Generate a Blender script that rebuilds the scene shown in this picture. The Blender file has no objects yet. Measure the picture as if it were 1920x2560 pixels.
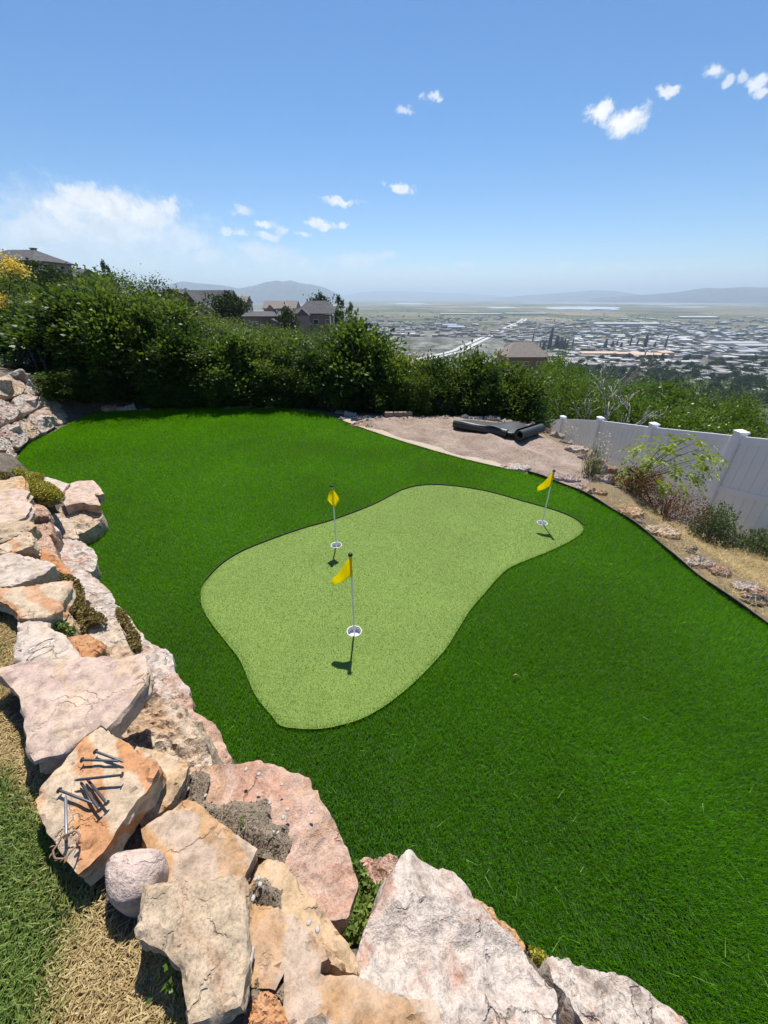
import bpy, math, random
import numpy as np
from mathutils import Vector, Matrix, noise as mnoise
from mathutils.geometry import delaunay_2d_cdt

# ------------------------------------------------------------------ camera, sky, sun, exposure
SC = bpy.context.scene
COL = SC.collection
CAM_H = 2.27
cd = bpy.data.cameras.new('camera'); cam = bpy.data.objects.new('camera', cd); COL.objects.link(cam)
cam.location = (0, 0, CAM_H); cam.rotation_euler = (math.radians(90 - 28.85), 0, 0)
cd.sensor_fit = 'VERTICAL'; cd.sensor_height = 24.0; cd.lens = 24.0 * 975.0 / 2560.0
cd.clip_start = 0.05; cd.clip_end = 200000
SC.camera = cam
SUN_EL, SUN_AZ = math.radians(62.0), math.radians(1.0)      # azimuth from +Y towards +X
SUN_STRENGTH, SKY_STRENGTH, EXPOSURE = 4.8, 0.085, 0.62
sl = bpy.data.lights.new('sun', 'SUN'); so = bpy.data.objects.new('sun', sl); COL.objects.link(so)
sl.energy = SUN_STRENGTH; sl.angle = math.radians(0.53); sl.color = (1.0, 0.965, 0.9)
sdir = Vector((math.sin(SUN_AZ) * math.cos(SUN_EL), math.cos(SUN_AZ) * math.cos(SUN_EL), math.sin(SUN_EL)))
so.rotation_euler = sdir.to_track_quat('Z', 'Y').to_euler()
SC.view_settings.view_transform = 'Standard'; SC.view_settings.look = 'None'
SC.view_settings.exposure = EXPOSURE; SC.view_settings.gamma = 1.0
SC.render.engine = 'CYCLES'
SC.cycles.max_bounces = 6; SC.cycles.diffuse_bounces = 3; SC.cycles.glossy_bounces = 2
SC.cycles.transmission_bounces = 4; SC.cycles.volume_bounces = 0; SC.cycles.transparent_max_bounces = 6
SC.cycles.use_denoising = True
SC.cycles.sample_clamp_indirect = 6.0

LAWN = [[-5.699,5.521],[-6.269,6.586],[-6.448,7.877],[-6.497,8.677],[-5.997,8.878],[-5.176,9.131],[-3.804,9.219],[-2.488,9.175],[-1.8,8.961],[-1.337,8.677],[-0.872,8.117],[-0.36,7.524],[0.004,7.112],[0.571,6.537],[1.269,5.91],[1.799,5.521],[2.117,5.308],[2.359,5.043],[2.594,4.683],[2.748,4.251],[2.821,3.963],[2.882,3.608],[2.881,3.216],[2.905,2.917],[2.944,2.626],[3.027,2.26],[3.1,1.7],[3.12,1.0],[3.1,0.4],[1.345,0.329],[1.147,0.333],[0.996,0.363],[0.763,0.457],[0.537,0.549],[0.384,0.635],[0.218,0.746],[0.028,0.78],[-0.145,0.763],[-0.264,0.89],[-0.405,1.078],[-0.656,1.197],[-0.916,1.197],[-1.097,1.329],[-1.372,1.639],[-1.665,1.988],[-2.026,2.27],[-2.417,2.546],[-2.977,3.087],[-3.526,3.605],[-3.711,4.025],[-4.121,4.808],[-4.798,5.122],[-5.265,5.122]]
GREEN = [[-1.582,2.596],[-1.62,2.75],[-1.576,3.024],[-1.45,3.256],[-1.224,3.47],[-0.925,3.704],[-0.587,3.909],[-0.169,4.251],[0.063,4.505],[0.251,4.712],[0.478,4.843],[0.735,4.873],[1.072,4.798],[1.412,4.641],[1.758,4.375],[2.073,4.132],[2.229,3.909],[2.218,3.704],[2.034,3.515],[1.705,3.297],[1.416,3.137],[1.196,3.003],[1.046,2.849],[0.868,2.626],[0.709,2.426],[0.579,2.221],[0.463,2.038],[0.326,1.873],[0.187,1.724],[0.031,1.588],[-0.113,1.494],[-0.251,1.444],[-0.387,1.418],[-0.526,1.421],[-0.628,1.441],[-0.702,1.51],[-0.844,1.654],[-1.018,1.912],[-1.176,2.082],[-1.38,2.295],[-1.507,2.453]]
DIRT = [[-0.862,8.559],[-0.304,8.677],[0.315,8.677],[1.529,8.521],[2.27,8.224],[3.018,7.402],[3.161,6.635],[3.205,5.91],[3.115,5.256],[2.721,4.828],[2.371,5.075],[2.071,5.377],[1.809,5.558],[1.269,5.91],[0.571,6.537],[0.004,7.112],[-0.558,7.778]]
EDGING = [[2.117,5.308],[2.359,5.043],[2.594,4.683],[2.748,4.251],[2.821,3.963],[2.882,3.608],[2.881,3.216],[2.905,2.917],[2.944,2.626],[3.027,2.26],[3.1,1.7],[3.12,1.0],[3.1,0.4]]
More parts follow.
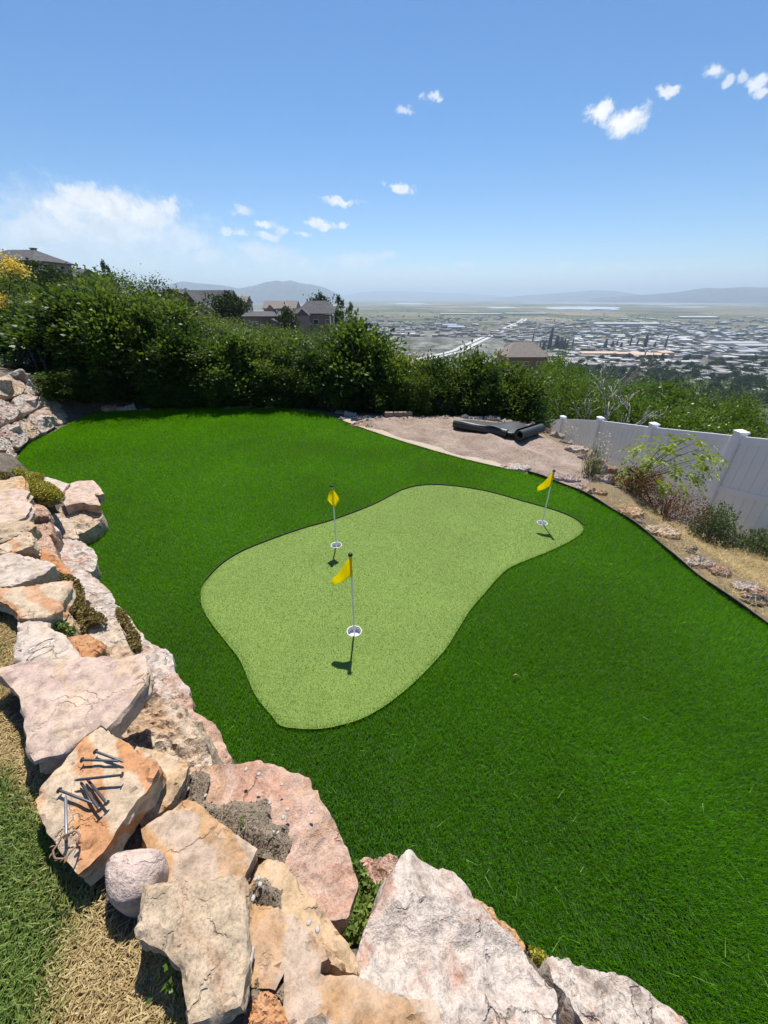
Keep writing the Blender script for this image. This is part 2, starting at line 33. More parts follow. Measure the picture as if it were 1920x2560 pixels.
STONES = [["b",[[0.093,0.671,0.452],[0.123,0.65,0.453],[0.147,0.628,0.456],[0.199,0.616,0.452],[0.234,0.61,0.449],[0.261,0.593,0.45],[0.294,0.562,0.454],[0.313,0.536,0.459],[0.34,0.511,0.462],[0.369,0.468,0.471],[0.4,0.451,0.471],[0.429,0.432,0.473],[0.448,0.418,0.474],[0.456,0.399,0.479],[0.477,0.377,0.482],[0.5,0.359,0.484],[0.509,0.341,0.488],[0.507,0.312,0.497],[0.487,0.279,0.51],[0.467,0.241,0.524],[0.392,0.22,0.542],[0.041,0.213,0.597],[-0.038,0.282,0.588],[-0.074,0.34,0.576],[-0.08,0.37,0.568],[-0.075,0.401,0.558],[-0.052,0.459,0.537],[-0.026,0.494,0.522],[0.002,0.544,0.503],[0.028,0.595,0.484],[0.06,0.646,0.464]],[0.142,0.284,0.948],0.5,0.07,"white","boulder","large white and pink boulder with a sharp peak at the bottom of the lawn",None],["b",[[0.549,0.432,0.351],[0.618,0.421,0.347],[0.676,0.409,0.345],[0.709,0.399,0.344],[0.757,0.397,0.34],[0.797,0.384,0.34],[0.838,0.372,0.34],[0.848,0.353,0.344],[0.882,0.336,0.346],[0.91,0.312,0.35],[0.933,0.284,0.356],[0.939,0.265,0.362],[0.742,0.236,0.39],[0.607,0.26,0.396],[0.602,0.29,0.388],[0.584,0.315,0.382],[0.571,0.345,0.374],[0.549,0.366,0.37],[0.545,0.396,0.362]],[0.095,0.286,0.953],0.38,0.06,"white","boulder","pale cream boulder in the bottom corner, rightmost of the stone border",None],["b",[[0.357,0.62,0.185],[0.396,0.605,0.188],[0.424,0.587,0.192],[0.432,0.565,0.196],[0.467,0.545,0.2],[0.495,0.518,0.206],[0.514,0.482,0.213],[0.481,0.463,0.217],[0.412,0.495,0.21],[0.336,0.548,0.2],[0.337,0.598,0.19]],[0.0,0.196,0.981],0.25,0.05,"tan","boulder","tan rock peeking out behind the sharp-peaked white boulder",None],["b",[[-0.106,0.744,0.155],[-0.087,0.769,0.151],[-0.039,0.76,0.152],[-0.008,0.767,0.151],[0.018,0.784,0.147],[0.07,0.758,0.153],[0.078,0.71,0.162],[0.032,0.653,0.174],[-0.017,0.637,0.177],[-0.047,0.661,0.172],[-0.074,0.71,0.162]],[0.0,0.196,0.981],0.22,0.06,"pink","boulder","small knobbly orange-pink rock beside the green succulents",None],["b",[[-0.823,0.917,0.545],[-0.783,0.935,0.533],[-0.716,0.953,0.517],[-0.641,0.968,0.501],[-0.596,0.986,0.488],[-0.551,0.993,0.479],[-0.526,0.98,0.477],[-0.464,0.979,0.466],[-0.428,0.96,0.464],[-0.409,0.947,0.463],[-0.356,0.939,0.456],[-0.316,0.916,0.453],[-0.302,0.883,0.458],[-0.278,0.875,0.456],[-0.262,0.839,0.461],[-0.221,0.79,0.464],[-0.184,0.752,0.466],[-0.145,0.692,0.472],[-0.119,0.646,0.477],[-0.108,0.617,0.482],[-0.088,0.586,0.485],[-0.091,0.555,0.492],[-0.104,0.521,0.502],[-0.12,0.481,0.514],[-0.174,0.478,0.524],[-0.223,0.499,0.529],[-0.353,0.566,0.537],[-0.45,0.619,0.543],[-0.545,0.654,0.552],[-0.652,0.71,0.559],[-0.748,0.748,0.568],[-0.817,0.835,0.561]],[0.173,0.212,0.962],0.5,0.06,"pink","boulder","broad pink boulder with a patch of gravelly soil on top",None],["f",[[-0.817,0.639,0.715],[-0.761,0.681,0.709],[-0.71,0.726,0.704],[-0.675,0.723,0.701],[-0.633,0.703,0.698],[-0.589,0.675,0.696],[-0.532,0.646,0.692],[-0.471,0.615,0.688],[-0.417,0.593,0.684],[-0.426,0.552,0.686],[-0.437,0.518,0.688],[-0.428,0.491,0.688],[-0.513,0.463,0.696],[-0.67,0.472,0.708],[-0.711,0.53,0.71],[-0.736,0.568,0.711],[-0.757,0.573,0.712],[-0.794,0.608,0.714]],[0.08,0.03,0.996],0.07,0.006,"swirl","flagstone","flagstone with swirling orange and grey bands tucked under the beige slab",None],["f",[[-0.419,0.57,0.623],[-0.393,0.591,0.618],[-0.339,0.583,0.613],[-0.286,0.539,0.613],[-0.24,0.504,0.613],[-0.189,0.465,0.612],[-0.147,0.425,0.613],[-0.105,0.393,0.613],[-0.082,0.371,0.613],[-0.071,0.355,0.614],[-0.076,0.331,0.617],[-0.127,0.342,0.621],[-0.181,0.364,0.624],[-0.257,0.402,0.627],[-0.349,0.43,0.632],[-0.417,0.456,0.636],[-0.437,0.507,0.632],[-0.432,0.537,0.628]],[0.099,0.119,0.988],0.1,0.006,"tan","flagstone","long tan slab with an orange rim sloping down to the succulents",None],["f",[[-0.405,0.443,0.684],[-0.375,0.451,0.683],[-0.34,0.452,0.681],[-0.303,0.446,0.679],[-0.265,0.434,0.678],[-0.225,0.411,0.677],[-0.18,0.382,0.677],[-0.144,0.356,0.677],[-0.17,0.343,0.679],[-0.171,0.321,0.68],[-0.073,0.318,0.675],[-0.041,0.309,0.674],[0.03,0.285,0.672],[0.117,0.278,0.668],[0.144,0.266,0.668],[0.145,0.224,0.67],[-0.244,0.222,0.69],[-0.258,0.269,0.688],[-0.267,0.32,0.685],[-0.285,0.29,0.688],[-0.317,0.294,0.689],[-0.362,0.298,0.691],[-0.382,0.363,0.688]],[0.05,0.06,0.997],0.09,0.006,"swirl","flagstone","grey and orange banded flagstone against the white boulder at the bottom edge",None],["f",[[-0.326,0.265,0.74],[-0.311,0.277,0.74],[-0.294,0.28,0.74],[-0.274,0.273,0.74],[-0.251,0.254,0.74],[-0.227,0.225,0.74],[-0.223,0.206,0.74],[-0.325,0.206,0.74],[-0.329,0.236,0.74]],[0.0,0.0,1.0],0.08,0.012,"orange","flagstone","small rounded plain orange flagstone at the bottom edge",None],["f",[[-0.676,0.453,0.836],[-0.628,0.458,0.835],[-0.538,0.462,0.833],[-0.46,0.471,0.832],[-0.401,0.476,0.831],[-0.38,0.431,0.83],[-0.355,0.357,0.828],[-0.337,0.292,0.826],[-0.333,0.262,0.825],[-0.335,0.242,0.825],[-0.374,0.231,0.825],[-0.414,0.221,0.826],[-0.445,0.216,0.827],[-0.459,0.239,0.827],[-0.487,0.276,0.829],[-0.505,0.301,0.83],[-0.526,0.31,0.83],[-0.552,0.325,0.831],[-0.598,0.339,0.832],[-0.64,0.353,0.833],[-0.652,0.366,0.834],[-0.658,0.399,0.835],[-0.667,0.43,0.835]],[0.02,-0.02,1.0],0.06,0.005,"beige","flagstone","large squarish beige flagstone with a reddish streak beside the dry grass",None],["c",[[-0.826,0.541,0.765],[-0.778,0.552,0.765],[-0.714,0.556,0.765],[-0.68,0.546,0.765],[-0.662,0.511,0.765],[-0.668,0.476,0.765],[-0.678,0.442,0.765],[-0.707,0.426,0.765],[-0.743,0.422,0.765],[-0.779,0.436,0.765],[-0.81,0.467,0.765],[-0.834,0.507,0.765]],[0.0,0.0,1.0],0.12,0.055,"cobble","cobble","smooth rounded pale pink cobble next to the beige flagstone",None],["f",[[-1.109,0.931,0.817],[-1.089,0.922,0.817],[-1.04,0.894,0.816],[-0.957,0.862,0.815],[-0.927,0.84,0.814],[-0.9,0.823,0.814],[-0.863,0.828,0.814],[-0.815,0.794,0.813],[-0.803,0.782,0.812],[-0.8,0.739,0.811],[-0.804,0.698,0.81],[-0.827,0.659,0.809],[-0.831,0.626,0.808],[-0.845,0.591,0.807],[-0.842,0.572,0.806],[-0.85,0.537,0.805],[-0.869,0.506,0.804],[-0.892,0.486,0.804],[-0.92,0.501,0.804],[-0.954,0.519,0.805],[-1.0,0.554,0.806],[-1.046,0.581,0.806],[-1.089,0.613,0.807],[-1.161,0.673,0.809],[-1.171,0.717,0.811],[-1.172,0.751,0.812],[-1.152,0.782,0.812],[-1.15,0.815,0.813],[-1.141,0.854,0.815],[-1.134,0.899,0.816]],[-0.0,-0.03,1.0],0.07,0.005,"orangeband","flagstone","tan flagstone with vivid orange bands that carries the loose nails",None],["f",[[-0.995,0.92,0.694],[-0.909,0.908,0.685],[-0.833,0.896,0.678],[-0.784,0.88,0.673],[-0.763,0.854,0.671],[-0.758,0.81,0.67],[-0.762,0.769,0.671],[-0.774,0.721,0.672],[-0.805,0.69,0.675],[-0.839,0.66,0.678],[-0.878,0.68,0.682],[-0.889,0.739,0.683],[-0.914,0.828,0.686],[-0.957,0.866,0.69],[-0.996,0.896,0.694]],[0.1,-0.0,0.995],0.14,0.008,"tan","flagstone","tan slab wedged between the nail-covered flagstone and the pink boulder",None],["b",[[-1.22,1.294,0.556],[-1.159,1.282,0.547],[-1.063,1.251,0.531],[-0.988,1.211,0.516],[-0.921,1.152,0.497],[-0.828,1.071,0.472],[-0.779,0.999,0.453],[-0.783,0.981,0.449],[-0.859,0.968,0.454],[-0.919,0.986,0.464],[-1.027,1.005,0.479],[-1.137,1.023,0.493],[-1.204,1.064,0.508],[-1.227,1.121,0.522],[-1.226,1.19,0.536],[-1.221,1.241,0.545]],[0.098,-0.195,0.976],0.4,0.09,"orangewhite","boulder","angular orange and white boulder beside the big mauve flagstone",None],["b",[[-1.244,1.458,0.257],[-1.175,1.508,0.231],[-1.115,1.467,0.217],[-1.079,1.402,0.213],[-1.015,1.385,0.195],[-0.952,1.349,0.18],[-0.892,1.295,0.167],[-0.842,1.224,0.159],[-0.791,1.165,0.15],[-0.833,1.134,0.166],[-0.903,1.122,0.188],[-1.014,1.227,0.21],[-1.107,1.317,0.229],[-1.206,1.394,0.251]],[0.286,0.095,0.953],0.3,0.06,"pink","boulder","reddish rock at the lawn edge behind the orange and white boulder",None],["f",[[-1.686,1.176,0.855],[-1.615,1.197,0.855],[-1.479,1.215,0.853],[-1.324,1.23,0.851],[-1.257,1.235,0.85],[-1.198,1.216,0.848],[-1.119,1.25,0.848],[-1.093,1.246,0.848],[-1.032,1.155,0.841],[-1.016,1.104,0.838],[-1.025,1.047,0.834],[-1.042,0.987,0.831],[-1.061,0.907,0.827],[-1.095,0.924,0.828],[-1.125,0.889,0.827],[-1.172,0.822,0.824],[-1.25,0.79,0.823],[-1.303,0.826,0.827],[-1.392,0.927,0.834],[-1.494,1.034,0.843],[-1.57,1.081,0.847],[-1.646,1.127,0.852],[-1.7,1.145,0.854]],[0.02,-0.06,0.998],0.1,0.012,"mauve","flagstone","largest flagstone, mauve and cream, with a broken layered front edge",None],["b",[[-1.725,1.957,0.343],[-1.641,1.925,0.318],[-1.56,1.86,0.3],[-1.45,1.825,0.266],[-1.373,1.78,0.246],[-1.331,1.71,0.242],[-1.265,1.625,0.232],[-1.19,1.574,0.213],[-1.159,1.523,0.21],[-1.22,1.471,0.239],[-1.272,1.445,0.261],[-1.369,1.462,0.293],[-1.473,1.535,0.318],[-1.522,1.593,0.326],[-1.598,1.7,0.337],[-1.681,1.814,0.349]],[0.327,0.14,0.935],0.35,0.07,"white","boulder","grey-white boulder at the lawn edge beside the mauve flagstone",None],["b",[[-1.743,1.656,0.591],[-1.695,1.786,0.575],[-1.619,1.761,0.561],[-1.528,1.662,0.548],[-1.443,1.569,0.535],[-1.394,1.51,0.528],[-1.438,1.448,0.54],[-1.489,1.429,0.551],[-1.566,1.479,0.564],[-1.659,1.551,0.579],[-1.729,1.609,0.59]],[0.196,0.049,0.979],0.3,0.05,"orangewhite","boulder","creamy rough boulder between the succulent mat and the mauve flagstone",None],["f",[[-1.92,1.514,0.79],[-1.838,1.553,0.79],[-1.796,1.542,0.79],[-1.725,1.47,0.79],[-1.616,1.418,0.79],[-1.579,1.398,0.79],[-1.445,1.292,0.79],[-1.428,1.256,0.79],[-1.672,1.23,0.79],[-1.771,1.301,0.79],[-1.802,1.348,0.79],[-1.841,1.418,0.79]],[0.0,0.0,1.0],0.06,0.004,"grey","flagstone","pale grey flagstone with a thin crack and a wire ring on it",None],["f",[[-1.602,1.417,0.775],[-1.509,1.436,0.777],[-1.464,1.412,0.774],[-1.41,1.394,0.772],[-1.385,1.358,0.769],[-1.395,1.289,0.762],[-1.454,1.289,0.762]],[0.0,-0.1,0.995],0.06,0.006,"orange","flagstone","small orange-tipped slab behind the mauve flagstone",None],["f",[[-1.834,1.584,0.716],[-1.839,1.665,0.724],[-1.788,1.665,0.719],[-1.735,1.62,0.709],[-1.689,1.561,0.699],[-1.721,1.548,0.701],[-1.76,1.534,0.703]],[0.099,-0.099,0.99],0.1,0.012,"tan","flagstone","small tan block beside the creeping green plant",None],["f",[[-2.18,1.734,0.829],[-2.023,1.756,0.827],[-1.834,1.807,0.826],[-1.799,1.736,0.821],[-1.774,1.639,0.816],[-1.75,1.593,0.813],[-1.76,1.516,0.81],[-1.889,1.508,0.812],[-1.951,1.555,0.815],[-2.044,1.61,0.82],[-2.154,1.642,0.824],[-2.22,1.72,0.829]],[0.02,-0.05,0.999],0.07,0.005,"orangeband","flagstone","tan flagstone with flowing contour bands next to the small dry grass patch",None],["f",[[-2.481,2.022,0.814],[-2.477,2.071,0.817],[-2.426,2.105,0.816],[-2.358,2.085,0.812],[-2.244,2.055,0.804],[-2.121,2.021,0.796],[-2.076,1.999,0.793],[-2.085,1.941,0.791],[-2.127,1.86,0.789],[-2.175,1.805,0.788],[-2.242,1.785,0.791],[-2.299,1.787,0.794]],[0.05,-0.05,0.998],0.06,0.005,"grey","flagstone","pale grey-white flagstone with dark cracks above the contour-banded one",None],["b",[[-2.606,2.582,0.373],[-2.553,2.627,0.347],[-2.44,2.574,0.316],[-2.296,2.505,0.276],[-2.199,2.437,0.252],[-2.09,2.335,0.229],[-2.069,2.272,0.231],[-2.147,2.246,0.262],[-2.282,2.264,0.307],[-2.442,2.379,0.346],[-2.555,2.483,0.37]],[0.327,0.14,0.935],0.35,0.06,"white","boulder","white boulder at the lawn edge, upper of the two behind the dry sedum",None],["b",[[-2.108,2.221,0.329],[-2.026,2.22,0.3],[-1.933,2.183,0.273],[-1.853,2.123,0.254],[-1.784,2.062,0.239],[-1.706,1.973,0.226],[-1.723,1.933,0.237],[-1.824,1.976,0.266],[-1.926,2.02,0.295],[-2.006,2.056,0.318],[-2.104,2.105,0.345]],[0.327,0.14,0.935],0.35,0.06,"white","boulder","white boulder at the lawn edge, lower of the two behind the dry sedum",None],["f",[[-3.565,3.263,0.8],[-3.533,3.287,0.8],[-3.473,3.287,0.8],[-3.482,3.345,0.8],[-3.422,3.396,0.8],[-3.34,3.328,0.8],[-3.148,3.094,0.8],[-3.106,3.007,0.8],[-3.292,3.007,0.8],[-3.354,3.021,0.8]],[0.0,0.0,1.0],0.06,0.006,"tan","flagstone","flat tan slab behind the round yellow-green succulent clump",None],["f",[[-3.307,2.997,0.853],[-3.261,3.0,0.851],[-3.14,3.0,0.848],[-3.06,2.998,0.845],[-2.985,2.964,0.841],[-2.955,2.879,0.836],[-2.886,2.811,0.831],[-2.819,2.768,0.827],[-2.759,2.661,0.819],[-2.728,2.578,0.814],[-2.754,2.521,0.812],[-2.819,2.465,0.811],[-2.851,2.454,0.812]],[0.03,-0.05,0.998],0.07,0.006,"mauve","flagstone","pink flagstone with a broken orange corner at the photo edge",None],["f",[[-2.86,2.464,0.812],[-2.831,2.479,0.812],[-2.745,2.525,0.813],[-2.683,2.541,0.812],[-2.637,2.522,0.809],[-2.564,2.472,0.801],[-2.567,2.419,0.796],[-2.595,2.375,0.792],[-2.633,2.307,0.787],[-2.666,2.273,0.785],[-2.697,2.263,0.785]],[0.04,-0.099,0.994],0.07,0.006,"beige","flagstone","beige slab leaning between the pink flagstone and the orange-edged slab",None],["f",[[-2.655,2.224,0.781],[-2.638,2.24,0.783],[-2.618,2.303,0.789],[-2.586,2.394,0.799],[-2.53,2.38,0.795],[-2.444,2.288,0.781],[-2.431,2.251,0.776],[-2.46,2.197,0.77],[-2.487,2.17,0.768],[-2.568,2.151,0.769],[-2.596,2.15,0.77]],[0.04,-0.119,0.992],0.07,0.006,"orangeband","flagstone","narrow slab with an orange face and dark underside",None],["b",[[-2.884,2.713,0.589],[-2.901,2.78,0.59],[-2.865,2.783,0.581],[-2.79,2.754,0.563],[-2.7,2.672,0.545],[-2.632,2.597,0.532],[-2.542,2.503,0.514],[-2.508,2.453,0.508],[-2.563,2.453,0.522],[-2.673,2.515,0.546],[-2.772,2.574,0.568]],[0.242,0.048,0.969],0.3,0.05,"pink","boulder","rounded pink and grey rock beside the narrow orange-faced slab",None],["f",[[-2.607,2.319,0.675],[-2.594,2.419,0.671],[-2.501,2.381,0.657],[-2.408,2.335,0.644],[-2.336,2.295,0.634],[-2.258,2.231,0.624],[-2.183,2.178,0.614],[-2.137,2.137,0.608],[-2.178,2.129,0.614],[-2.271,2.168,0.627],[-2.435,2.212,0.651],[-2.548,2.267,0.667]],[0.148,0.02,0.989],0.12,0.012,"orange","flagstone","salmon-orange slab sloping toward the lawn above the grey flagstone",None],["b",[[-3.027,3.025,0.373],[-2.995,3.081,0.357],[-2.936,3.092,0.338],[-2.84,3.056,0.313],[-2.761,3.027,0.292],[-2.698,3.003,0.276],[-2.63,2.942,0.262],[-2.576,2.889,0.251],[-2.526,2.802,0.244],[-2.489,2.706,0.243],[-2.498,2.667,0.25],[-2.587,2.684,0.274],[-2.683,2.663,0.305],[-2.779,2.725,0.328],[-2.854,2.801,0.343],[-2.934,2.891,0.358]],[0.286,0.095,0.953],0.35,0.08,"white","boulder","white and grey creased boulder at the narrowest bay of the lawn edge",None],["b",[[-3.286,3.336,0.411],[-3.273,3.399,0.4],[-3.22,3.416,0.383],[-3.156,3.368,0.368],[-3.088,3.324,0.352],[-2.994,3.231,0.334],[-2.909,3.138,0.317],[-2.852,3.08,0.306],[-2.909,3.048,0.327],[-2.987,3.048,0.35],[-3.11,3.13,0.378],[-3.215,3.227,0.4]],[0.286,0.095,0.953],0.35,0.05,"orangewhite","boulder","pink-white rock between the speckled round boulder and the creased white one",None],["b",[[-3.113,2.972,0.578],[-3.06,3.035,0.579],[-3.006,3.036,0.571],[-2.926,2.95,0.546],[-2.854,2.867,0.523],[-2.843,2.812,0.513],[-2.937,2.85,0.533],[-3.007,2.885,0.548],[-3.062,2.922,0.562]],[0.147,-0.147,0.978],0.25,0.04,"pink","boulder","small brown-topped block among the slabs near the succulent clump",None],["f",[[-3.151,3.088,0.645],[-3.109,3.109,0.645],[-3.036,3.084,0.633],[-2.975,3.033,0.617],[-2.938,2.97,0.6],[-2.988,2.954,0.602],[-3.054,2.927,0.603],[-3.105,2.967,0.616]],[0.098,-0.195,0.976],0.14,0.01,"pink","flagstone","dark layered brown stone beside the pink flagstone corner",None],["b",[[-3.532,3.731,0.289],[-3.508,3.808,0.293],[-3.448,3.882,0.292],[-3.393,3.918,0.287],[-3.313,3.9,0.273],[-3.208,3.852,0.253],[-3.103,3.748,0.227],[-3.055,3.69,0.214],[-3.033,3.575,0.199],[-3.044,3.483,0.191],[-3.075,3.439,0.191],[-3.11,3.371,0.19],[-3.18,3.405,0.204],[-3.299,3.516,0.233],[-3.374,3.577,0.25],[-3.465,3.65,0.271]],[0.148,-0.098,0.984],0.3,0.1,"orangewhite","boulder","rounded speckled cream boulder jutting onto the lawn below the pink slab",None],["f",[[-3.614,3.921,0.371],[-3.677,4.058,0.379],[-3.662,4.141,0.377],[-3.625,4.244,0.372],[-3.491,4.28,0.356],[-3.405,4.208,0.346],[-3.289,4.098,0.332],[-3.19,3.989,0.32],[-3.212,3.946,0.323],[-3.279,3.967,0.331],[-3.177,3.864,0.319],[-3.07,3.734,0.306],[-3.112,3.724,0.311],[-3.196,3.738,0.321],[-3.274,3.754,0.33],[-3.323,3.726,0.336],[-3.373,3.648,0.342],[-3.495,3.771,0.357]],[0.119,-0.0,0.993],0.12,0.01,"mauve","flagstone","flat pink slab jutting out over the lawn",None],["f",[[-3.907,3.93,0.438],[-3.964,4.177,0.444],[-3.882,4.174,0.435],[-3.682,4.096,0.415],[-3.597,4.065,0.407],[-3.575,3.963,0.405],[-3.512,3.829,0.398],[-3.599,3.865,0.407],[-3.686,3.902,0.416],[-3.767,3.867,0.424],[-3.852,3.867,0.432]],[0.1,-0.0,0.995],0.15,0.012,"grey","flagstone","grey slab behind the yellow-green succulent clump",None],["c",[[-2.99,2.992,0.469],[-2.962,3.007,0.468],[-2.914,2.982,0.46],[-2.865,2.936,0.451],[-2.895,2.916,0.452],[-2.945,2.945,0.46]],[0.099,-0.099,0.99],0.06,0.02,"cobble","cobble","small smooth grey-white cobble among the left rocks",None],["b",[[-7.163,7.608,0.976],[-7.305,8.006,0.982],[-7.261,8.067,0.898],[-7.254,8.187,0.834],[-7.13,8.071,0.725],[-6.973,7.725,0.676],[-6.886,7.384,0.716],[-6.858,7.148,0.785],[-6.861,7.007,0.853],[-7.071,7.32,0.986]],[0.765,0.264,0.588],0.5,0.2,"orangewhite","boulder","cream flat-topped boulder on top of the stacked wall at the photo edge",None],["b",[[-7.352,8.128,0.988],[-7.447,8.498,0.945],[-7.479,8.812,0.846],[-7.4,8.862,0.721],[-7.276,8.79,0.593],[-7.189,8.62,0.555],[-7.033,8.122,0.577],[-7.044,7.956,0.666],[-7.215,8.226,0.767],[-7.31,8.239,0.884],[-7.292,8.079,0.932]],[0.765,0.264,0.588],0.5,0.2,"white","boulder","large pale boulder crowning the stacked wall",None],["b",[[-6.993,8.141,0.515],[-7.145,8.537,0.535],[-7.257,8.934,0.503],[-7.235,9.063,0.416],[-7.134,9.035,0.297],[-7.019,8.867,0.223],[-6.902,8.501,0.236],[-6.833,8.124,0.314],[-6.854,7.988,0.403]],[0.765,0.264,0.588],0.5,0.2,"orangewhite","boulder","orange-brown boulder in the second row of the stacked wall",None],["b",[[-6.839,7.385,0.654],[-6.951,7.694,0.661],[-7.014,7.948,0.63],[-6.99,8.048,0.554],[-6.891,7.97,0.46],[-6.795,7.804,0.41],[-6.63,7.276,0.432],[-6.662,7.222,0.497],[-6.765,7.321,0.587]],[0.765,0.264,0.588],0.5,0.2,"white","boulder","grey-white boulder in the second row, under the crowning one",None],["b",[[-6.745,6.977,0.716],[-6.788,7.135,0.7],[-6.757,7.224,0.62],[-6.683,7.25,0.513],[-6.556,7.031,0.445],[-6.466,6.775,0.443],[-6.468,6.686,0.486],[-6.568,6.711,0.605],[-6.577,6.585,0.674]],[0.765,0.264,0.588],0.5,0.2,"white","boulder","pale boulder at the photo edge in the second row",None],["b",[[-6.934,8.711,0.183],[-7.042,9.071,0.161],[-7.13,9.54,0.065],[-7.069,9.547,-0.017],[-6.945,9.346,-0.088],[-6.837,8.894,-0.026],[-6.835,8.682,0.067]],[0.765,0.264,0.588],0.5,0.2,"greyrock","boulder","grey rounded boulder at the end of the stacked wall by the hedge",None],["b",[[-6.78,7.851,0.369],[-6.852,8.189,0.311],[-6.84,8.458,0.174],[-6.75,8.413,0.077],[-6.808,8.685,0.031],[-6.726,8.514,0.001],[-6.555,8.0,0.01],[-6.537,7.789,0.081],[-6.602,7.749,0.182],[-6.665,7.71,0.282]],[0.765,0.264,0.588],0.5,0.2,"orangewhite","boulder","cream boulder touching the lawn, farthest of the bottom row",None],["b",[[-6.583,7.308,0.357],[-6.734,7.704,0.375],[-6.706,7.799,0.296],[-6.616,7.77,0.191],[-6.498,7.673,0.082],[-6.38,7.334,0.081],[-6.321,7.101,0.108],[-6.399,7.141,0.192],[-6.48,7.143,0.296]],[0.765,0.264,0.588],0.5,0.2,"white","boulder","pale wedge boulder second in the bottom row of the stacked wall",None],["b",[[-6.429,6.813,0.379],[-6.518,7.122,0.355],[-6.458,7.152,0.263],[-6.336,7.085,0.135],[-6.252,6.906,0.106],[-6.196,6.673,0.138],[-6.277,6.701,0.231],[-6.336,6.677,0.318]],[0.765,0.264,0.588],0.5,0.2,"orangewhite","boulder","brown-cream boulder third in the bottom row of the stacked wall",None],["b",[[-6.292,6.366,0.401],[-6.383,6.621,0.404],[-6.347,6.698,0.323],[-6.237,6.682,0.188],[-6.158,6.586,0.127],[-6.047,6.287,0.118],[-6.047,6.195,0.159],[-6.16,6.297,0.26],[-6.19,6.237,0.326]],[0.765,0.264,0.588],0.5,0.2,"white","boulder","bright white-grey boulder fourth in the bottom row of the stacked wall",None],["b",[[-6.555,6.682,0.601],[-6.5,6.706,0.518],[-6.429,6.626,0.462],[-6.361,6.441,0.456],[-6.352,6.377,0.474],[-6.383,6.288,0.555],[-6.509,6.475,0.635]],[0.765,0.264,0.588],0.5,0.2,"white","boulder","partly hidden pale rock at the photo edge in the stacked wall",None],["b",[[-6.167,6.105,0.356],[-6.165,6.221,0.3],[-6.057,6.162,0.187],[-5.962,6.077,0.101],[-5.923,6.043,0.065],[-5.86,5.859,0.067],[-5.949,5.892,0.167],[-6.003,5.858,0.253],[-6.068,5.812,0.359],[-6.149,5.931,0.41]],[0.765,0.264,0.588],0.5,0.2,"white","boulder","pale boulder near the photo edge, lower part of the stacked wall",None],["b",[[-6.006,5.859,0.256],[-5.942,5.862,0.172],[-5.861,5.823,0.084],[-5.787,5.785,0.005],[-5.729,5.587,0.019],[-5.719,5.49,0.048],[-5.76,5.49,0.103],[-5.826,5.451,0.206],[-5.993,5.696,0.312]],[0.765,0.264,0.588],0.5,0.2,"orangewhite","boulder","cream and orange boulder lowest in the stacked wall",None],["b",[[-5.741,5.459,0.091],[-5.715,5.515,0.032],[-5.658,5.473,-0.023],[-5.62,5.324,-0.005],[-5.626,5.287,0.019],[-5.673,5.267,0.09]],[0.765,0.264,0.588],0.5,0.2,"white","boulder","small pale rock at the foot of the stacked wall by the mossy ledge",None]]
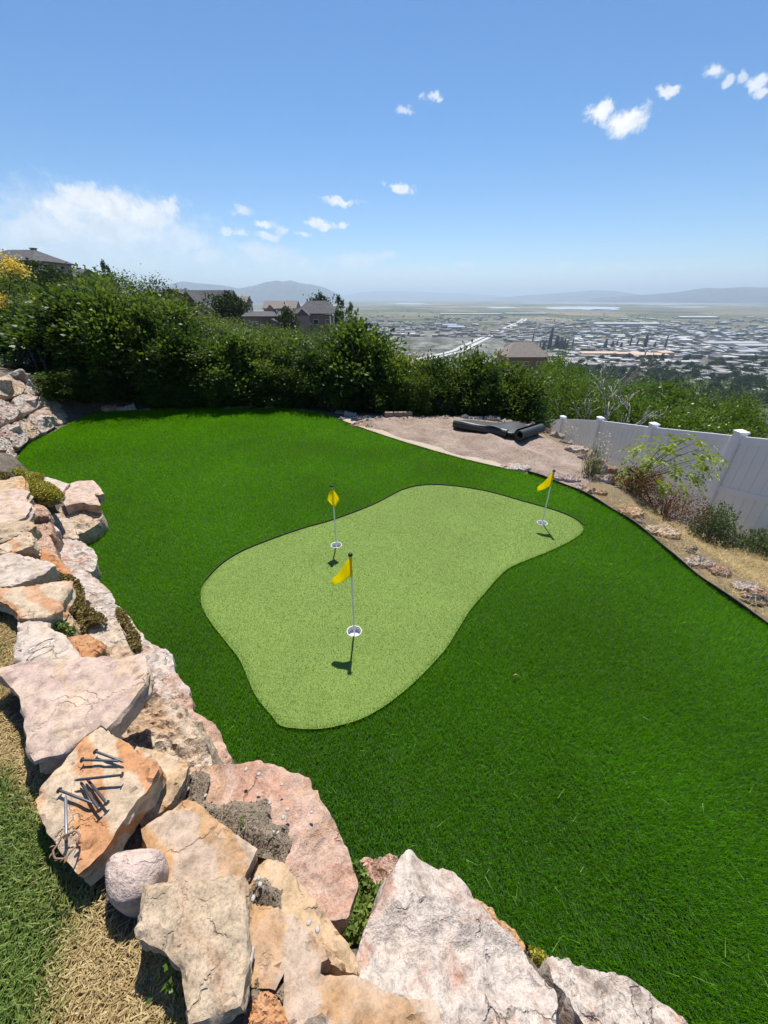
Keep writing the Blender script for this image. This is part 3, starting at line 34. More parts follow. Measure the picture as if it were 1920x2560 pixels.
SMALL = [[[-6.356,9.049,0.05],0.32,0.172,"orangewhite","pale stone in the low row between the far lawn edge and the dark hedge","stones in the row along the far lawn edge"],[[-5.98,9.072,0.05],0.418,0.205,"white","pale stone in the low row between the far lawn edge and the dark hedge","stones in the row along the far lawn edge"],[[-5.503,9.016,0.05],0.305,0.069,"greyrock","pale stone in the low row between the far lawn edge and the dark hedge","stones in the row along the far lawn edge"],[[-4.69,9.129,0.05],0.196,0.11,"greyrock","pale stone in the low row between the far lawn edge and the dark hedge","stones in the row along the far lawn edge"],[[-3.95,9.171,0.05],0.174,0.091,"greyrock","pale stone in the low row between the far lawn edge and the dark hedge","stones in the row along the far lawn edge"],[[-3.615,9.171,0.05],0.298,0.108,"white","pale stone in the low row between the far lawn edge and the dark hedge","stones in the row along the far lawn edge"],[[-3.388,9.238,0.05],0.25,0.144,"white","pale stone in the low row between the far lawn edge and the dark hedge","stones in the row along the far lawn edge"],[[-3.135,9.283,0.05],0.276,0.179,"pink","pale stone in the low row between the far lawn edge and the dark hedge","stones in the row along the far lawn edge"],[[-2.869,9.171,0.05],0.211,0.07,"white","pale stone in the low row between the far lawn edge and the dark hedge","stones in the row along the far lawn edge"],[[-2.692,9.261,0.05],0.251,0.141,"white","pale stone in the low row between the far lawn edge and the dark hedge","stones in the row along the far lawn edge"],[[-2.432,9.149,0.05],0.149,0.087,"white","pale stone in the low row between the far lawn edge and the dark hedge","stones in the row along the far lawn edge"],[[-1.681,8.912,0.05],0.182,0.083,"greyrock","pale stone in the low row between the far lawn edge and the dark hedge","stones in the row along the far lawn edge"],[[-1.915,9.04,0.05],0.184,0.068,"greyrock","pale stone in the low row between the far lawn edge and the dark hedge","stones in the row along the far lawn edge"],[[-0.953,8.885,0.02],0.263,0.186,"greyrock","stone in the small heap where lawn, bare soil and hedge meet","stones heaped where the lawn meets the bare soil"],[[-0.754,8.622,0.02],0.236,0.234,"white","stone in the small heap where lawn, bare soil and hedge meet","stones heaped where the lawn meets the bare soil"],[[-0.83,8.208,0.02],0.344,0.173,"greyrock","stone in the small heap where lawn, bare soil and hedge meet","stones heaped where the lawn meets the bare soil"],[[-0.527,8.244,0.02],0.246,0.224,"greyrock","stone in the small heap where lawn, bare soil and hedge meet","stones heaped where the lawn meets the bare soil"],[[-0.51,7.76,0.02],0.346,0.221,"pink","stone in the small heap where lawn, bare soil and hedge meet","stones heaped where the lawn meets the bare soil"],[[-0.23,7.777,0.02],0.281,0.077,"slate","stone in the small heap where lawn, bare soil and hedge meet","stones heaped where the lawn meets the bare soil"],[[-0.331,7.996,0.02],0.24,0.099,"slate","stone in the small heap where lawn, bare soil and hedge meet","stones heaped where the lawn meets the bare soil"],[[-0.09,7.86,0.02],0.237,0.068,"slate","stone in the small heap where lawn, bare soil and hedge meet","stones heaped where the lawn meets the bare soil"],[[0.808,8.306,-0.02],0.283,0.095,"white","pale stone in the row behind the bare soil bed and black roll","stones lining the back of the bare soil bed"],[[1.0,8.345,-0.02],0.162,0.084,"pink","pale stone in the row behind the bare soil bed and black roll","stones lining the back of the bare soil bed"],[[1.155,8.395,-0.02],0.19,0.127,"white","pale stone in the row behind the bare soil bed and black roll","stones lining the back of the bare soil bed"],[[1.234,8.267,-0.02],0.107,0.084,"pink","pale stone in the row behind the bare soil bed and black roll","stones lining the back of the bare soil bed"],[[1.376,8.326,-0.02],0.297,0.101,"white","pale stone in the row behind the bare soil bed and black roll","stones lining the back of the bare soil bed"],[[1.576,8.395,-0.02],0.19,0.114,"greyrock","pale stone in the row behind the bare soil bed and black roll","stones lining the back of the bare soil bed"],[[1.794,8.395,-0.02],0.245,0.126,"white","pale stone in the row behind the bare soil bed and black roll","stones lining the back of the bare soil bed"],[[2.039,8.395,-0.02],0.245,0.086,"white","pale stone in the row behind the bare soil bed and black roll","stones lining the back of the bare soil bed"],[[2.334,8.326,-0.02],0.351,0.104,"greyrock","pale stone in the row behind the bare soil bed and black roll","stones lining the back of the bare soil bed"],[[2.575,8.17,-0.02],0.252,0.086,"white","pale stone in the row behind the bare soil bed and black roll","stones lining the back of the bare soil bed"],[[2.741,8.056,-0.02],0.157,0.125,"white","pale stone in the row behind the bare soil bed and black roll","stones lining the back of the bare soil bed"],[[2.909,7.802,-0.02],0.281,0.1,"white","pale stone in the row behind the bare soil bed and black roll","stones lining the back of the bare soil bed"],[[3.148,7.453,-0.04],0.18,0.243,"pink","upright brown stone at the end of the black roll","stones lining the fence side of the bare soil bed"],[[3.304,7.211,-0.04],0.273,0.162,"white","smooth pale stone just past the end of the black roll","stones lining the fence side of the bare soil bed"],[[3.298,6.403,-0.04],0.37,0.208,"white","stone in the rough row between the bare soil bed and white fence","stones lining the fence side of the bare soil bed"],[[3.303,6.025,-0.04],0.251,0.124,"greyrock","stone in the rough row between the bare soil bed and white fence","stones lining the fence side of the bare soil bed"],[[3.429,5.911,-0.04],0.231,0.189,"white","stone in the rough row between the bare soil bed and white fence","stones lining the fence side of the bare soil bed"],[[3.42,5.549,-0.04],0.274,0.227,"pink","stone in the rough row between the bare soil bed and white fence","stones lining the fence side of the bare soil bed"],[[3.24,5.42,-0.04],0.192,0.132,"greyrock","stone in the rough row between the bare soil bed and white fence","stones lining the fence side of the bare soil bed"],[[3.215,5.139,-0.04],0.221,0.153,"white","stone in the rough row between the bare soil bed and white fence","stones lining the fence side of the bare soil bed"],[[3.321,6.837,-0.04],0.233,0.125,"greyrock","stone in the rough row between the bare soil bed and white fence","stones lining the fence side of the bare soil bed"],[[2.007,5.533,0.0],0.421,0.207,"white","large pale stone at the near corner of the bare soil bed","stones between the lawn corner and bare soil bed"],[[1.808,5.574,0.0],0.141,0.082,"greyrock","small stone tucked against the large pale corner stone","stones between the lawn corner and bare soil bed"],[[2.543,5.185,0.0],0.244,0.163,"cobble","smooth cobble behind the farthest yellow flag","stones between the lawn corner and bare soil bed"],[[2.69,5.113,0.0],0.226,0.163,"cobble","rounded cobble on the fence side of the farthest yellow flag","stones between the lawn corner and bare soil bed"],[[2.278,5.326,0.0],0.189,0.073,"white","low stone along the black edging near the farthest flag","stones between the lawn corner and bare soil bed"],[[2.376,5.231,0.0],0.149,0.073,"white","low stone along the black edging near the farthest flag","stones between the lawn corner and bare soil bed"],[[2.704,4.879,0.0],0.176,0.087,"white","low stone along the black edging near the farthest flag","stones between the lawn corner and bare soil bed"],[[2.771,4.757,0.0],0.159,0.078,"tan","low stone along the black edging near the farthest flag","stones between the lawn corner and bare soil bed"],[[2.908,4.74,-0.06],0.178,0.091,"tan","tan stone beside the black edging under the arching drip tube","stones outside the black lawn edging"],[[3.011,4.163,-0.06],0.276,0.201,"tan","flat tan rock beside the black edging below the dry bush","stones outside the black lawn edging"],[[3.015,3.966,-0.06],0.111,0.083,"white","small white stone beside the black edging below the dry bush","stones outside the black lawn edging"],[[3.141,3.742,-0.06],0.353,0.159,"orangewhite","long orange-tinted rock lying beside the black edging","stones outside the black lawn edging"],[[3.118,3.139,-0.06],0.259,0.134,"white","long pale rock beside the black edging by the straw","stones outside the black lawn edging"],[[3.22,3.001,-0.06],0.184,0.133,"pink","reddish-brown block beside the straw","stones outside the black lawn edging"],[[3.291,2.788,-0.06],0.222,0.113,"white","pale flat stone near the right photo edge","stones outside the black lawn edging"],[[3.311,2.643,-0.06],0.291,0.172,"pink","salmon-coloured slab at the right photo edge","stones outside the black lawn edging"],[[3.198,2.598,-0.06],0.182,0.084,"slate","dark stone beneath the salmon-coloured slab","stones outside the black lawn edging"],[[3.195,3.365,-0.06],0.109,0.083,"greyrock","small grey stone in the straw beside the edging","stones outside the black lawn edging"],[[3.043,3.742,-0.06],0.078,0.072,"slate","small dark stone against the black edging","stones outside the black lawn edging"]]
SOILS = [[[-0.8,0.889,0.588],[-0.719,0.887,0.574],[-0.705,0.833,0.583],[-0.698,0.786,0.592],[-0.625,0.77,0.583],[-0.588,0.792,0.571],[-0.508,0.795,0.556],[-0.467,0.813,0.545],[-0.443,0.777,0.548],[-0.424,0.726,0.556],[-0.361,0.719,0.546],[-0.352,0.683,0.553],[-0.336,0.668,0.553],[-0.346,0.621,0.565],[-0.353,0.599,0.571],[-0.399,0.607,0.578],[-0.442,0.615,0.584],[-0.513,0.632,0.593],[-0.611,0.682,0.599],[-0.68,0.726,0.602],[-0.747,0.75,0.609],[-0.788,0.825,0.6]],[[-0.419,0.544,0.646],[-0.379,0.551,0.641],[-0.343,0.531,0.639],[-0.308,0.51,0.638],[-0.307,0.475,0.643],[-0.28,0.454,0.642],[-0.232,0.428,0.641],[-0.26,0.428,0.644],[-0.32,0.442,0.648],[-0.374,0.454,0.652],[-0.41,0.456,0.655],[-0.43,0.506,0.651]],[[-0.4,0.429,0.697],[-0.373,0.414,0.696],[-0.355,0.375,0.698],[-0.35,0.347,0.699],[-0.312,0.328,0.698],[-0.293,0.305,0.699],[-0.265,0.305,0.697],[-0.26,0.27,0.699],[-0.282,0.284,0.699],[-0.336,0.278,0.702],[-0.339,0.232,0.705],[-0.354,0.232,0.706],[-0.357,0.296,0.702]]]
NAILS = [[[-1.041,0.815,0.835],[-0.917,0.78,0.832]],[[-1.07,0.786,0.835],[-0.932,0.784,0.832]],[[-0.888,0.728,0.835],[-1.042,0.713,0.832]],[[-0.898,0.651,0.835],[-1.02,0.73,0.832]],[[-0.909,0.632,0.835],[-1.03,0.717,0.832]],[[-1.08,0.689,0.835],[-0.943,0.652,0.832]],[[-0.965,0.562,0.835],[-1.05,0.676,0.832]]]
CLOUDS = [[-0.5505,0.1506,0.0461,0.0245,0.97,1.5],[-0.5794,0.1314,0.0605,0.0319,0.9,1.5],[-0.5128,0.14,0.0779,0.0343,0.95,1.5],[-0.4606,0.1318,0.0741,0.0325,0.92,1.5],[-0.4149,0.1449,0.0211,0.0219,0.85,3.2],[-0.6096,0.0986,0.1069,0.0415,0.72,1.5],[-0.5114,0.1082,0.1473,0.0466,0.75,1.5],[-0.4067,0.0958,0.0749,0.0383,0.62,1.5],[-0.3609,0.0731,0.0586,0.0213,0.55,1.5],[-0.2564,0.0812,0.0829,0.0219,0.6,1.5],[-0.1974,0.0635,0.0751,0.0189,0.45,1.5],[-0.0595,0.0672,0.0705,0.0211,0.5,1.5],[-0.6599,0.0949,0.0411,0.0291,0.6,1.5],[-0.637,0.1093,0.0278,0.0181,0.4,3.2],[-0.5548,0.0819,0.2653,0.0992,0.5,1.5],[-0.4627,0.0641,0.3245,0.0588,0.3,1.5],[-0.1311,0.037,0.541,0.0389,0.22,1.5],[0.4468,0.0337,0.3659,0.0313,0.2,1.5],[-0.0888,0.1684,0.0413,0.0082,0.95,3.2],[0.033,0.189,0.0326,0.0104,0.95,3.2],[-0.129,0.1306,0.0336,0.0088,0.9,3.2],[-0.0841,0.1319,0.0148,0.008,0.9,3.2],[-0.1662,0.1154,0.0156,0.0044,0.7,3.2],[-0.2836,0.1477,0.0194,0.0098,0.6,3.2],[-0.2447,0.1307,0.0221,0.0078,0.8,3.2],[-0.2075,0.1213,0.0163,0.0104,0.8,3.2],[-0.2925,0.1112,0.0198,0.0088,0.7,3.2],[-0.2384,0.1114,0.0286,0.0078,0.7,3.2],[-0.3201,0.114,0.0175,0.0068,0.6,3.2],[0.385,0.2724,0.0261,0.0177,1.0,3.2],[0.4299,0.2594,0.0374,0.0229,1.0,2.2],[0.485,0.2861,0.0159,0.0082,0.95,3.2],[0.5416,0.2972,0.0167,0.0084,0.8,3.2],[0.5603,0.2854,0.0079,0.0068,0.7,3.2],[0.5739,0.2862,0.0077,0.0084,0.6,3.2],[0.6,0.2747,0.0175,0.0112,0.8,3.2],[0.6105,0.2613,0.0125,0.0068,0.8,3.2],[0.0881,0.3126,0.0205,0.0064,0.75,3.2],[0.0377,0.2943,0.0142,0.0066,0.6,3.2],[0.0054,0.0798,0.0328,0.0076,0.4,3.2],[0.1698,0.0579,0.0299,0.0096,0.35,3.2],[0.1011,0.0543,0.024,0.0068,0.3,3.2],[0.3695,0.0572,0.0332,0.0064,0.3,3.2],[0.4735,0.0562,0.0344,0.0052,0.25,3.2],[0.5486,0.0574,0.0238,0.0042,0.25,3.2],[0.6205,0.048,0.0428,0.0048,0.2,1.5]]
SHRUBS = [["hedge",-8.47,10.6,2.29,1.5],["hedge",-7.17,10.3,2.55,1.5],["hedge",-6.26,10.0,2.63,1.4],["hedge",-5.66,10.2,2.45,1.4],["hedge",-4.96,9.9,2.2,1.3],["hedge",-4.41,10.1,1.82,1.2],["hedge",-3.71,9.9,1.73,1.2],["hedge",-3.1,9.9,1.52,1.1],["hedge",-2.54,10.3,1.66,1.2],["hedge",-1.82,9.9,1.54,1.1],["hedge",-1.14,9.7,1.74,1.2],["hedge",-0.56,9.8,2.03,1.1],["hedge",0.01,9.6,1.54,1.0],["hedge",0.53,9.5,1.33,1.0],["hedge",1.06,9.6,1.25,1.0],["hedge",1.62,9.5,1.33,1.0],["hedge",2.17,9.4,1.34,1.0],["hedge",2.62,9.3,1.23,1.0],["hedge",3.09,9.2,1.03,0.9],["hedge",3.38,9.0,0.75,0.6],["hill",-11.07,13.0,2.29,1.9],["hill",-10.3,13.5,2.29,1.8],["hill",-9.48,14.5,2.91,1.8],["hill",-7.92,13.5,2.7,1.7],["hill",-7.29,14.0,2.19,1.7],["hill",-9.85,11.5,1.64,1.7],["hill",-9.2,12.0,1.73,1.7],["hill",-7.32,16.0,1.88,1.8],["slope",-8.98,24.0,0.96,2.6],["slope",-6.08,21.0,1.0,2.2],["slope",-4.08,20.0,0.95,2.2],["slope",-4.05,17.0,0.88,1.8],["slope",-3.48,25.0,0.76,2.4],["slope",-5.52,17.0,0.98,1.8],["slope",-12.13,30.0,0.92,3.0],["below",6.48,15.5,-0.15,1.6],["below",7.25,15.2,-0.6,1.6],["below",8.45,15.0,-1.21,1.9],["below",10.48,17.0,-1.37,2.2],["below",12.26,18.0,-1.3,2.4],["below",14.19,19.0,-1.32,2.6],["below",14.83,18.0,-1.5,2.3],["below",15.25,17.0,-1.88,2.0],["below",15.53,16.0,-2.15,1.8],["below",10.76,15.0,-1.28,1.8],["below",12.27,15.0,-1.53,1.8],["below",10.74,24.0,-0.97,2.4],["below",11.53,22.0,-1.53,2.4],["below",14.14,24.0,-2.54,2.4],["below",10.15,15.5,-1.22,1.7],["low",-7.15,9.45,0.63,0.59],["low",-6.54,9.45,0.79,0.55],["low",-6.02,9.45,0.68,0.63],["low",-5.43,9.45,0.77,0.5],["low",-4.94,9.45,0.55,0.59],["low",-4.37,9.45,0.58,0.54],["low",-3.8,9.45,0.61,0.51],["low",-3.23,9.45,0.65,0.55],["low",-2.64,9.45,0.86,0.56],["low",-2.09,9.45,0.82,0.53],["low",-1.56,9.45,0.53,0.51],["low",-0.97,9.18,0.68,0.5],["low",-0.43,9.23,0.58,0.61],["low",0.12,9.07,0.73,0.53],["low",0.65,9.01,0.8,0.48],["low",1.2,9.27,0.9,0.62],["low",1.75,9.24,0.84,0.59],["low",2.25,9.09,0.92,0.56],["low",2.82,9.06,0.59,0.58],["low",-7.09,9.0,0.9,0.75],["low",-6.85,9.1,0.79,0.7],["low",-6.59,9.2,0.68,0.6],["low",-7.73,9.4,0.95,0.7]]
HOUSES = [["h1",-74.69,-63.27,84.0,8.15,10.17],["h2",-80.47,-71.72,106.0,6.23,8.25],["h3",-84.75,-72.24,165.0,2.55,5.08],["h4",-60.38,-46.37,132.0,-0.17,4.17],["h5",-68.5,-59.16,190.0,-0.01,2.6],["h6",-32.32,-22.75,99.0,-1.51,-0.67],["h7",-55.46,-39.89,200.0,-2.17,0.79],["h8",-25.03,-13.0,121.0,-1.67,1.37],["h9",38.52,52.61,132.0,-14.32,-10.4]]
TOWERS = [[447.0,1139.1,51.4,5.0],[465.0,1139.1,32.9,6.0],[472.8,1127.2,29.5,6.0],[481.0,1127.2,27.6,4.0],[421.5,1202.1,34.5,2.0],[696.3,1127.2,36.9,5.0],[573.8,1093.0,28.1,4.0],[740.3,1109.9,35.2,2.2],[663.7,1139.1,31.7,2.0],[495.6,1109.9,30.9,2.0],[597.5,1104.2,22.3,4.0],[615.5,1115.6,26.2,2.0],[711.9,1109.9,18.7,3.0],[682.4,1139.1,24.1,2.0],[427.5,1127.2,21.4,4.0],[486.8,1121.4,19.5,3.0],[421.4,1139.1,17.8,2.0],[624.0,1109.9,18.7,3.0]]
TANKS = [[591.7,1309.9,10.4],[535.9,1127.2,9.9],[603.9,1250.2,7.3],[590.0,1151.2,11.1],[601.4,1139.1,6.8],[731.8,1286.9,9.7],[782.9,1236.1,10.6],[722.2,1189.0,7.3],[913.4,1309.9,15.7],[882.7,1243.1,18.0],[933.0,1366.7,9.8],[774.5,1139.1,9.1],[776.1,1109.9,8.0],[755.6,1040.2,5.9],[822.4,1030.2,6.9],[853.8,1109.9,8.3],[654.9,1309.9,6.7],[746.8,1139.1,7.2],[66.8,1516.1,10.0],[101.3,1516.1,10.0],[783.8,1419.3,8.5],[930.3,1236.1,8.1]]
